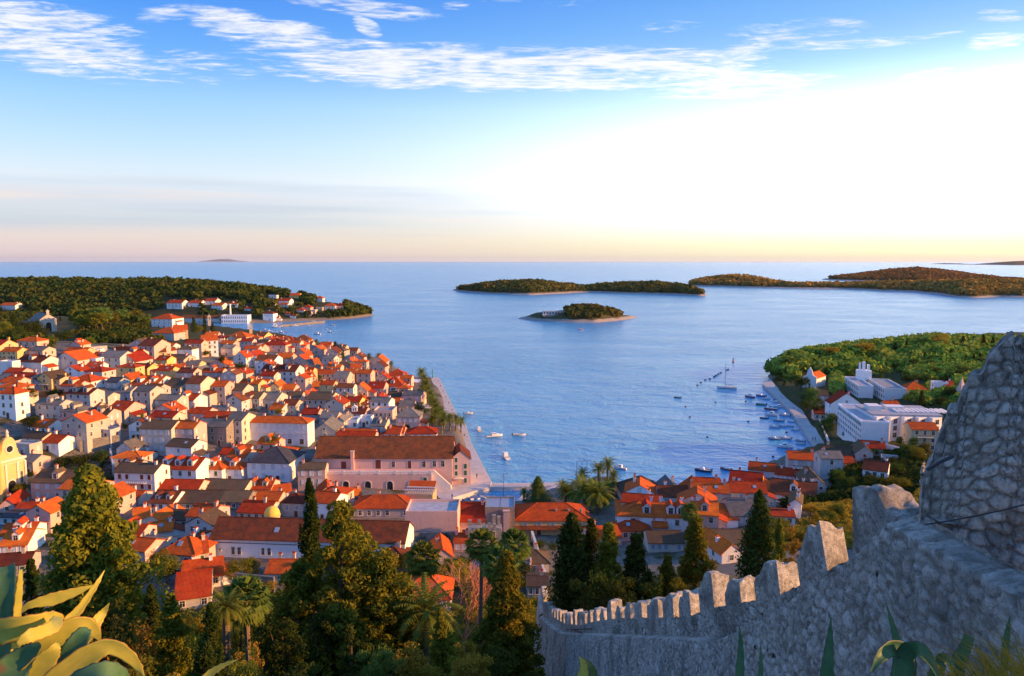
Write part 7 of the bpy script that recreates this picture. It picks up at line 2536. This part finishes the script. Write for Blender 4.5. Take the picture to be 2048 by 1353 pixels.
def boat_parts(kind, hc):
    if (kind, hc) in _boats: return _boats[(kind, hc)]
    P = []
    L, W, H_ = {'row': (4.2, 1.6, .55), 'motor': (5.6, 2.1, .75), 'cabin': (7.5, 2.6, .95), 'sail': (10, 3.1, 1.0), 'covered': (4.6, 1.7, .6), 'cutter': (11, 3.4, 1.2)}[kind]
    b = MB(); rows = hull(b, L, W, H_); P.append(('hull', b.mesh('hull', M_HULL[hc])))
    b = MB()
    z = .72 if kind in ('row', 'motor', 'covered') else .96
    vs = []; fs = []
    for r_ in rows: vs += [(r_[0][0], r_[0][1] * .93, r_[0][2] * z), (r_[4][0], r_[4][1] * .93, r_[4][2] * z)]
    fs = [(2 * i, 2 * i + 2, 2 * i + 3, 2 * i + 1) for i in range(len(rows) - 1)]
    b.poly(vs, fs); P.append(('deck', b.mesh('deck', M_DECK if kind != 'covered' else M_COVER)))
    rail = MB()
    rail.tube([Vector(r_[0]) for r_ in rows] + [Vector(r_[4]) for r_ in rows[::-1]], .05, 4); P.append(('gunwale', rail.mesh('gunwale', M_WHITE if hc != 'white' else M_DECK)))
    if kind == 'row':
        b = MB()
        for x in (-.28, -.02, .22): b.box(x * L - .12, -W * .4, H_ * .8, x * L + .12, W * .4, H_ * .86)
        P.append(('bench', b.mesh('bench', M_DECK)))
        b = MB(); b.box(-L / 2 - .3, -.14, H_ * .5, -L / 2 + .02, .14, H_ * 1.7); b.box(-L / 2 - .22, -.05, -.5, -L / 2 - .1, .05, H_ * .5); P.append(('outboard_motor', b.mesh('outboard_motor', M_DARK)))
    if kind == 'motor':
        b = MB(); b.prism([(-.1 * L, H_), (-.02 * L, H_ + .75), (.1 * L, H_ + .6), (.24 * L, H_ + .12), (.24 * L, H_)], -W * .34, W * .34, 'y'); P.append(('cabin', b.mesh('cabin', M_WHITE)))
        b = MB(); b.prism([(.105 * L, H_ + .62), (.125 * L, H_ + .64), (.235 * L, H_ + .2), (.225 * L, H_ + .18)], -W * .3, W * .3, 'y'); P.append(('windscreen', b.mesh('windscreen', M_GLASS)))
        b = MB(); b.box(-L / 2 - .35, -.18, H_ * .5, -L / 2 + .02, .18, H_ * 1.7); b.box(-L / 2 - .25, -.06, -.5, -L / 2 - .12, .06, H_ * .5); P.append(('outboard_motor', b.mesh('outboard_motor', M_DARK)))
    if kind in ('cabin', 'cutter'):
        b = MB(); b.prism([(-.16 * L, H_), (-.16 * L, H_ + 1.5), (.1 * L, H_ + 1.5), (.17 * L, H_ + .7), (.32 * L, H_ + .5), (.36 * L, H_)], -W * .33, W * .33, 'y'); P.append(('cabin', b.mesh('cabin', M_WHITE)))
        b = MB(); b.box(-.13 * L, -W * .34, H_ + .85, .08 * L, W * .34, H_ + 1.3); P.append(('cabin_window', b.mesh('cabin_window', M_GLASS)))
        b = MB(); b.tube([(-.05 * L, 0, H_ + 1.5), (-.05 * L, 0, H_ + 3.2)], .04, 5); b.tube([(-.05 * L, -.4, H_ + 2.6), (-.05 * L, .4, H_ + 2.6)], .03, 4); P.append(('mast', b.mesh('mast', M_METAL)))
    if kind == 'sail':
        b = MB(); b.prism([(-.12 * L, H_), (-.1 * L, H_ + .5), (.16 * L, H_ + .42), (.24 * L, H_)], -W * .26, W * .26, 'y'); P.append(('cabin', b.mesh('cabin', M_WHITE)))
        b = MB(); b.tube([(.08 * L, 0, .2), (.08 * L, 0, 13.5)], [.16, .09], 6); b.tube([(.08 * L, 0, 13.4), (.49 * L, 0, 1.4)], .015, 3); b.tube([(.08 * L, 0, 13.4), (-.49 * L, 0, 1.1)], .015, 3); b.tube([(.08 * L, -.6, 8), (.08 * L, .6, 8)], .03, 4); P.append(('mast', b.mesh('mast', M_METAL)))
        b = MB(); b.tube([(.08 * L, 0, 2.0), (-.34 * L, 0, 2.0)], [.17, .14], 6); P.append(('boom', b.mesh('boom', M_COVER)))
    _boats[(kind, hc)] = (P, L)
    return _boats[(kind, hc)]


def boat(px, py, lpx, kind, hc, ang=None, label=None, z=0.0, group='small boats in the harbour'):
    p = at_z(px, py, 0)
    P, L = boat_parts(kind, hc)
    sc = lpx * depth(p) / F / L
    a = R(ang if ang is not None else rnd.uniform(-25, 25) + 180)
    sc *= 1.15 / max(.45, abs(math.cos(a)))**.5
    e = empty({'sail': 'sailing_yacht', 'row': 'rowing_boat', 'motor': 'motor_boat', 'cabin': 'cabin_cruiser', 'covered': 'covered_boat', 'cutter': 'excursion_boat'}[kind], Vector((p.x, p.y, z)), a)
    sc = min(max(sc, .7), 1.5)
    e.scale = (sc, sc, sc)
    for nm, me in P: link(nm, me, e)
    tag(e, label, 'boat', group)
    if not label: THINGS.append((e, 'boat', {'white': 'white', 'blue': 'blue', 'green': 'green', 'red': 'red', 'dark': 'dark', 'cream': 'cream', 'grey': 'grey'}[hc] + ' ' + {'row': 'open rowing boat', 'motor': 'motor boat with low cabin', 'cabin': 'cabin cruiser', 'covered': 'dinghy under a blue cover', 'sail': 'sailing yacht', 'cutter': 'excursion boat'}[kind], px, py))
    BLM.append((px, py))
    return e


BLM = []
Rr = lambda x, y: (1350 + x / 2.934, 640 + y / 2.934)
for x, y, l, k, c in [(440, 455, 46, 'cabin', 'red'), (505, 450, 46, 'motor', 'blue'), (532, 466, 36, 'motor', 'white'), (505, 500, 50, 'row', 'green'), (590, 466, 30, 'row', 'white'), (597, 487, 40, 'motor', 'white'), (607, 515, 44, 'cabin', 'white'), (562, 528, 60, 'cabin', 'red'), (566, 563, 60, 'cabin', 'white'), (523, 579, 40, 'row', 'dark'),
                       (643, 563, 50, 'motor', 'white'), (607, 595, 50, 'motor', 'grey'), (680, 600, 32, 'row', 'white'), (580, 632, 46, 'motor', 'white'), (623, 628, 44, 'covered', 'white'), (675, 627, 42, 'covered', 'white'), (702, 648, 36, 'motor', 'white'), (585, 703, 60, 'motor', 'grey'), (645, 700, 60, 'motor', 'white'), (643, 752, 76, 'cabin', 'white'),
                       (735, 713, 44, 'motor', 'grey'), (735, 730, 44, 'row', 'white'), (750, 768, 50, 'row', 'grey'), (772, 792, 54, 'motor', 'white'), (775, 828, 60, 'covered', 'white'), (800, 815, 46, 'row', 'white'), (165, 890, 80, 'motor', 'dark'), (298, 880, 52, 'motor', 'red'), (212, 952, 84, 'motor', 'dark'), (14, 458, 34, 'row', 'dark'), (150, 1000, 60, 'covered', 'white')]:
    px, py = Rr(x, y)
    boat(px, py, l / 2.934, k, c, 150 + rnd.uniform(-14, 14) if y > 420 else None)
px, py = Rr(303, 404); boat(px, py, 33, 'sail', 'white', 172, 'white sailing yacht with bare mast moored alone off the harbour path', group=None); LANDMARKS.append(('moored sailing yacht', px, py))
P5 = lambda x, y: (800 + x / 4.511, 720 + y / 4.511)
for x, y, l, k, c, a, lab in [(616, 490, 70, 'motor', 'cream', 10, 'small cream motor boat nearest the palm promenade'), (712, 640, 66, 'cabin', 'cream', 100, 'stubby cream cabin cruiser seen end-on off the quay'), (850, 695, 130, 'cutter', 'white', 22, 'long white excursion boat with a dark awning off the quay'), (1075, 685, 100, 'row', 'white', 4, 'white open boat with someone aboard, right of the excursion boat'),
                              (950, 885, 95, 'cabin', 'white', 108, 'white cabin cruiser lying alone below the excursion boat'), (1985, 985, 100, 'cabin', 'white', 150, 'white cabin cruiser moored behind the park palms')]:
    px, py = P5(x, y); boat(px, py, l / 4.511, k, c, a, lab, group='boats off the arsenal quay')
LANDMARKS.append(('white excursion boat', *P5(850, 680)))
for i, (x, y, c) in enumerate([(572, 1252, 'blue'), (628, 1250, 'white'), (684, 1248, 'white'), (750, 1245, 'white'), (805, 1245, 'grey'), (870, 1248, 'blue'), (985, 1240, 'white')]):
    px, py = P5(x, y); boat(px, py, 15, 'covered' if i < 3 else 'row', c, 110 + 8 * i, ['blue-hulled covered dinghy, first from the left in the small basin', 'white covered dinghy, second from the left in the small basin', 'white covered dinghy, third from the left in the small basin', 'white rowing boat, fourth from the left in the small basin', 'grey rowing boat next to a blue one in the small basin', 'blue rowing boat in the small basin', 'white rowing boat alone at the right of the small basin'][i], group='small boats in the inner basin')
P2c = lambda x, y: (400 + x / 3.979, 540 + y / 3.979)
for x, y, l, k, c in [(600, 460, 66, 'cabin', 'white'), (652, 457, 36, 'motor', 'white'), (763, 450, 42, 'cabin', 'white'), (868, 446, 22, 'motor', 'white'), (933, 515, 50, 'cabin', 'white'), (1010, 478, 30, 'motor', 'white'), (1035, 498, 40, 'motor', 'white'), (1052, 443, 30, 'sail', 'white'), (550, 493, 50, 'motor', 'white'), (645, 499, 40, 'motor', 'white'), (905, 414, 36, 'row', 'cream'), (520, 480, 30, 'motor', 'grey')]:
    px, py = P2c(x, y); boat(px, py, l / 3.979, k, c, None, None, group='boats in the back bay')
boat(1161, 660, 8, 'row', 'red', 10, 'tiny red rowing boat off the small wooded islet', group=None)

# buoys
bm = MB(); bm.lathe([(.02, -.4), (.45, -.3), (.6, .1), (.45, .45), (.02, .6)], 10)
BUOY = bm.mesh('buoy', M_DARK)
for i, (x, y) in enumerate([(132, 386), (152, 370), (178, 356), (204, 348), (230, 335), (241, 328), (254, 320), (268, 312), (300, 297), (312, 292)]):
    o = link('mooring_buoy', BUOY, None, at_z(*Rr(x, y), 0)); tag(o, 'dark buoy in the slanting line beside the sailing yacht', 'buoy', 'dark buoys in a line')
    o.scale = (1.3,) * 3
    THINGS.append((o, 'buoyline', 'dark round buoy', *Rr(x, y)))
for x, y in [(416, 480), (430, 598), (190, 690), (62, 512), (87, 572), (238, 486), (655, 662), (712, 805), (575, 805)]:
    o = link('mooring_buoy', BUOY, None, at_z(*Rr(x, y), 0)); tag(o, None, 'buoy', 'scattered mooring buoys'); THINGS.append((o, 'buoy', 'small dark buoy', *Rr(x, y)))
p = at_z(*Rr(342, 250), 0); e = empty('channel_marker', p); b = MB(); b.lathe([(.9, -.4), (1.0, .5), (.5, .7), (.35, 2.2), (.02, 2.3)], 10); b.build('float', M_HULL['red'], e); b = MB(); b.lathe([(.02, 2.3), (.55, 2.6), (.55, 3.1), (.02, 3.4)], 10); b.build('topmark', M_DARK, e); tag(e, 'red and black channel marker floating far out beyond the yacht', 'marker')

# ------------------------------------------------------------------ quay furniture
p = at_z(865, 756.5, 1.9); e = empty('harbour_beacon', p); b = MB(); b.lathe([(.55, 0), (.5, .4), (.28, .42), (.24, 5.2), (.5, 5.3), (.5, 5.45)], 10); b.build('post', plain('green_paint', (.03, .22, .09)), e); b = MB(); b.lathe([(.3, 5.46), (.3, 6.1), (.4, 6.12), (.02, 6.6)], 10); b.build('lantern', M_METAL, e); tag(e, 'green harbour light on the tip of the palm promenade', 'beacon')
lp = MB(); lp.lathe([(.22, 0), (.16, .5), (.07, .6), (.05, 9.0)], 8); lp.tube([(0, 0, 8.6), (.5, 0, 9.1), (1.1, 0, 9.0)], .05, 5)
LP = lp.mesh('post', M_DARK); lh = MB(); lh.prism([(-.12, 8.8), (.0, 9.05), (.12, 8.8)], .8, 1.4, 'x'); LH = lh.mesh('lamp_head', M_METAL)
for i, (x, y, lab) in enumerate([(1593, 1140, 'left of three dark lamp posts on the basin pier'), (1640, 1140, 'middle of three dark lamp posts on the basin pier'), (1685, 1135, 'right of three dark lamp posts on the basin pier'), (935, 1270, 'dark lamp post standing in the small basin corner')]):
    p = at_z(*P5(x, y), 1.75); e = empty('lamp_post', p); link('post', LP, e); link('lamp_head', LH, e); tag(e, lab, 'lamp post', 'lamp posts by the basin')
bo = MB(); bo.lathe([(.22, 0), (.2, .35), (.32, .45), (.3, .55), (.02, .6)], 8); BO = bo.mesh('bollard', M_DARK)
for k in range(9):
    t_ = (k + .6) / 9.2
    p = at_z(876, 757.5, 1.9).lerp(at_z(938.5, 884, 1.9), t_) + Vector((-.8, 0, 0)); o = link('bollard', BO, None, p); tag(o, f'iron mooring bollard, {["first", "second", "third", "fourth", "fifth", "sixth", "seventh", "eighth", "ninth"][k]} from the promenade tip', 'bollard', 'bollards along the promenade edge')


def parasol(x, y, z, wd, m, lab):
    p = at_z(*P5(x, y), z); e = empty('cafe_parasol', p)
    b = MB(); b.tube([(0, 0, 0), (0, 0, 2.7)], .04, 6); b.build('pole', M_METAL, e)
    b = MB(); w_ = wd / 2; b.poly([(-w_, -w_, 2.3), (w_, -w_, 2.3), (w_, w_, 2.3), (-w_, w_, 2.3), (0, 0, 3.0), (-w_, -w_, 2.1), (w_, -w_, 2.1), (w_, w_, 2.1), (-w_, w_, 2.1)], [(0, 1, 4), (1, 2, 4), (2, 3, 4), (3, 0, 4), (0, 5, 6, 1), (1, 6, 7, 2), (2, 7, 8, 3), (3, 8, 5, 0)])
    b.build('canopy', m, e); tag(e, lab, 'parasol', 'parasols of the quay cafe')


mg, mo_, mc = plain('green_canvas', (.20, .42, .26), .8), plain('orange_canvas', (.75, .30, .10), .8), plain('cream_canvas', (.75, .62, .45), .8)
for x, y, m, lab in [(505, 1052, mg, 'green cafe parasol beside the tall pink quay house'), (540, 1050, mg, 'second green cafe parasol, nearer the water'), (510, 1098, mo_, 'orange cafe parasol in front of the arsenal ramp, left'), (550, 1096, mo_, 'orange cafe parasol in front of the arsenal ramp, right'), (530, 1120, mc, 'cream cafe parasol nearest the pier')]:
    parasol(x, y, 1.9, 3.4, m, lab)
# cars
def car(p, ang, m, lab, van=False):
    e = empty('parked_van' if van else 'parked_car', p, ang)
    b = MB(); L = 4.6 if van else 4.0; hh = 1.9 if van else 1.42
    pr = [(-L / 2, .35), (-L / 2, hh * .62), (-L * .42, hh), (L * .18, hh), (L * .32, hh * .62), (L / 2, hh * .55), (L / 2, .35)] if not van else [(-L / 2, .35), (-L / 2, hh), (L * .28, hh), (L * .42, hh * .58), (L / 2, hh * .5), (L / 2, .35)]
    b.prism(pr[::-1], -.85, .85, 'y'); b.build('body', m, e)
    g_ = MB(); g_.box(-L * .4, -.86, hh * .64, L * .2, -.851, hh * .92); g_.box(-L * .4, .851, hh * .64, L * .2, .86, hh * .92); g_.build('side_window', M_GLASS, e)
    for sx in (-.3, .3):
        for sy in (-1, 1):
            w_ = MB(); w_.tube([(sx * L, sy * .70, .33), (sx * L, sy * .88, .33)], .33, 12); w_.build('wheel', M_DARK, e)
    tag(e, lab, 'van' if van else 'car')


car(at_z(*P5(490, 985), 1.9), R(75), M_WHITE, 'white van parked at the foot of the green-shuttered quay house', True)
p = hit(510, 823); car(p, R(10), M_HULL['dark'], 'dark car parked in the lane behind the white palace')
p = hit(488, 822); car(p, R(8), M_WHITE, 'white car parked in the lane behind the white palace')


# ------------------------------------------------------------------ people
def person(px, py, z, ang, cloth, legs, lab, stride=.18):
    p = at_z(px, py, z); e = empty('person', p, R(ang))
    V = [(0, 0, .95), (0, 0, 1.15), (0, 0, 1.38), (0, 0, 1.50), (0, .02, 1.60), (0, .02, 1.74),
         (.10, 0, .90), (.11, stride, .50), (.11, stride * .9, .07), (.11, stride + .15, .03), (-.10, 0, .90), (-.11, -stride * .6, .50), (-.11, -stride * 1.3, .09), (-.11, -stride * 1.2 + .14, .04),
         (.19, 0, 1.40), (.24, -.10, 1.13), (.24, .03, .88), (.24, .08, .78), (-.19, 0, 1.40), (-.24, .10, 1.13), (-.24, .18, .90), (-.24, .22, .80)]
    E = [(0, 1), (1, 2), (2, 3), (3, 4), (4, 5), (0, 6), (6, 7), (7, 8), (8, 9), (0, 10), (10, 11), (11, 12), (12, 13), (2, 14), (14, 15), (15, 16), (16, 17), (2, 18), (18, 19), (19, 20), (20, 21)]
    Rd = [.15, .14, .17, .07, .09, .085, .10, .065, .045, .04, .10, .065, .045, .04, .065, .045, .035, .03, .065, .045, .035, .03]
    me = bpy.data.meshes.new('body'); me.from_pydata(V, E, [])
    me.materials.append(cloth)
    o = link('body', me, e)
    mk = o.modifiers.new('skin', 'SKIN')
    for i, sv_ in enumerate(me.skin_vertices[0].data): sv_.radius = (Rd[i], Rd[i] * .8); sv_.use_root = i == 0
    sb_ = o.modifiers.new('sub', 'SUBSURF'); sb_.levels = sb_.render_levels = 1
    h_ = MB(); h_.lathe([(.02, 1.83), (.09, 1.80), (.105, 1.70), (.09, 1.66)], 8, (0, 0)); h_.build('hair', M_DARK, e)
    tag(e, lab, 'person')


mc1, mc2, mc3 = plain('dark_cloth', (.03, .03, .04), .9), plain('blue_cloth', (.05, .07, .15), .9), plain('red_cloth', (.25, .05, .04), .9)
person(*P5(693, 1068), 1.9, 200, mc1, None, 'person in dark clothes walking alone across the broad quay')
person(*P5(470, 1258), 1.75, 160, mc1, None, 'person in dark clothes at the edge of the small basin')
person(*Rr(808, 708), 1.7, 170, mc2, None, 'person in blue walking on the harbour path, left of two')
person(*Rr(822, 710), 1.7, 175, mc1, None, 'person in dark clothes walking on the harbour path, right of two')
person(*Rr(812, 612), 1.7, 10, mc1, None, 'person in dark clothes strolling farther along the harbour path')
person(*Rr(696, 530), 1.7, 10, mc3, None, 'person in red near the bend of the harbour path')
# garden walls and terraces that show between houses
def gwall(p0, p1, h, m, lab, t_=.5):
    a, b_ = hit(*p0), hit(*p1)
    e = MB(); d = (b_ - a); L = Vector((d.x, d.y)).length
    e.box(0, 0, -3, L, t_, h + .0); e.box(-.05, -.06, h + .001, L + .05, t_ + .06, h + .18)
    o = e.build('garden_wall', m); o.location = (a.x, a.y, min(a.z, b_.z)); o.rotation_euler = (0, 0, math.atan2(d.y, d.x)); tag(o, lab, 'wall')


gwall((110, 700), (215, 704), 3.5, WALL['b'], 'beige garden wall under the pine grove'); gwall((215, 706), (330, 690), 3.0, WALL['b'], 'pale road wall right of the pine grove')
gwall((470, 1185), (548, 1188), 4, WALL['s'], 'rough garden wall below the small red-roofed house'); gwall((815, 1088), (912, 1088), 3, WALL['s'], 'rough wall under the pink flat-roofed block')
gwall((1300, 1100), (1490, 1098), 2.6, WALL['b'], 'pale garden wall in front of the mossy long roof'); gwall((1674, 893), (1640, 845), 1.4, WALL['w'], 'low white wall along the harbour path'); gwall((1770, 905), (1850, 925), 3.0, WALL['w'], 'white terrace wall in front of the cream balcony house')
gwall((230, 960), (222, 905), 5, WALL['g'], 'pale stone wall climbing beside the white balcony house'); gwall((160, 905), (240, 898), 5, WALL['s'], 'dark retaining wall above the garden trees')
gwall((560, 655), (650, 646), 2.5, WALL['s'], 'low sea wall along the headland foot'); gwall((1062, 1090), (1090, 1160), 3.5, WALL['b'], 'pinkish old wall between the roofs and the rampart foot'); gwall((700, 905), (640, 900), 3, WALL['g'], 'grey wall left of the arsenal')


def awning(px, py, wd, dp, m, lab):
    p = hit(px, py); e = empty('cafe_awning', p, R(-18))
    b = MB(); b.prism([(0, 2.5), (0, 2.6), (dp, 3.2), (dp, 3.1)], -wd / 2, wd / 2, 'x'); b.box(-wd / 2, -.03, 2.25, wd / 2, -.001, 2.55); b.build('canopy', m, e)
    for x in (-wd / 2 + .1, 0, wd / 2 - .1):
        for y, h in ((.1, 2.5), (dp - .1, 3.05)):
            q_ = MB(); q_.tube([(x, y, -.5), (x, y, h)], .06, 6); q_.build('post', M_WHITE, e)
    tag(e, lab, 'awning', 'cafe awnings by the promenade')


awning(824, 772, 12, 6, M_WHITE, 'white cafe awning at the head of the promenade, farthest one')
awning(832, 796, 9, 5, mc, 'cream cafe awning beside the promenade palms, middle one')
awning(846, 826, 8, 5, mc, 'cream cafe awning beside the promenade palms, nearest one')
# ------------------------------------------------------------------ labels: each says which one
ORD = ['nearest', 'second', 'third', 'fourth', 'fifth', 'sixth', 'seventh', 'eighth', 'ninth', 'tenth', 'eleventh', 'twelfth', 'thirteenth', 'fourteenth', 'fifteenth', 'sixteenth', 'seventeenth', 'eighteenth', 'nineteenth']
ORD += [t_ + ('' if not i else '-' + ['first', 'second', 'third', 'fourth', 'fifth', 'sixth', 'seventh', 'eighth', 'ninth'][i - 1]) if i else {'twenty': 'twentieth', 'thirty': 'thirtieth', 'forty': 'fortieth', 'fifty': 'fiftieth'}[t_] for t_ in ('twenty', 'thirty', 'forty', 'fifty') for i in range(10)]


def where(dx, dy):
    a = math.degrees(math.atan2(-dy, dx)) % 360
    if a < 30 or a > 330: return 'right of'
    if a < 80: return 'upper-right of'
    if a < 100: return 'straight above'
    if a < 150: return 'upper-left of'
    if a < 210: return 'left of'
    if a < 260: return 'lower-left of'
    if a < 280: return 'straight below'
    return 'lower-right of'


def relabel(kind, noun):
    items = [t_ for t_ in THINGS if t_[1] == kind]
    bk = {}
    for o, _, d, px, py in items:
        lm = min(LANDMARKS, key=lambda l: math.hypot((l[1] - px), (l[2] - py) * 1.3))
        bk.setdefault((lm[0], where(px - lm[1], py - lm[2])), []).append((math.hypot(px - lm[1], py - lm[2]), o, d))
    for (lm, wh), lst in bk.items():
        lst.sort(key=lambda t_: t_[0])
        for i, (_, o, d) in enumerate(lst):
            o['label'] = f'{d}, {ORD[min(i, 58)]} {wh} the {lm}' if len(lst) > 1 else f'{d}, {wh} the {lm}'


relabel('house', 'house')
relabel('boat', 'boat')
relabel('buoy', 'buoy')
relabel('tree', 'tree')
for i, t_ in enumerate([t_ for t_ in THINGS if t_[1] == 'buoyline']):
    t_[0]['label'] = f'dark round buoy, {["first", "second", "third", "fourth", "fifth", "sixth", "seventh", "eighth", "ninth", "last"][i]} of the slanting line from its lower end'
gi = 0
hi_ = 0
for e, rel in TREES:
    if e.get('label'): continue
    if isinstance(rel, tuple):
        e['label'] = f'date palm on the promenade, number {["one", "two", "three", "four", "five", "six", "seven", "eight", "nine", "ten", "eleven", "twelve", "thirteen", "fourteen", "fifteen", "sixteen"][rel[1] - 1]} counting from the tip'
    elif rel == 'grove':
        e['label'] = f'umbrella pine with bare trunk, {["first", "second", "third", "fourth", "fifth", "sixth", "seventh", "eighth", "ninth"][gi]} in the sunlit hill grove'
        gi += 1
    else:
        e['label'] = ['broad amber-lit tree topping the hill above the hotels', 'light green round tree beside the amber hilltop tree', 'dark little conifer on the hill skyline, left one', 'dark little conifer on the hill skyline, right one', 'thin cypress on the skyline right of the amber tree', 'second thin cypress on the skyline near the ruined wall', 'dark conifer on the skyline next to the ruined wall',
                      'amber umbrella pine on the hill slope, higher one', 'amber umbrella pine on the hill slope, lower one', 'green tree leaning over the water at the hill tip', 'round green tree at the head of the harbour path', 'small green tree on the very tip by the water', 'green tree inland of the harbour path head', 'dark tree left of the white chapel', 'amber crown right above the broken wall top'][hi_]
        hi_ += 1
# ------------------------------------------------------------------ the air
hz = MB(); hz.box(-140000, -1900, -8, 140000, 130000, 460)
hm = bpy.data.materials.new('haze_air'); hm.use_nodes = True
ht = NT(hm.node_tree); pv = ht.n('ShaderNodeVolumePrincipled'); pv.inputs['Density'].default_value = 8e-6; pv.inputs['Color'].default_value = (.86, .90, 1, 1); pv.inputs['Anisotropy'].default_value = .3
ho = ht.n('ShaderNodeOutputMaterial'); ht.link(pv.outputs[0], ho.inputs['Volume'])
tag(hz.build('haze', hm), 'thin evening haze over the sea and islands', 'haze', None, 'stuff')
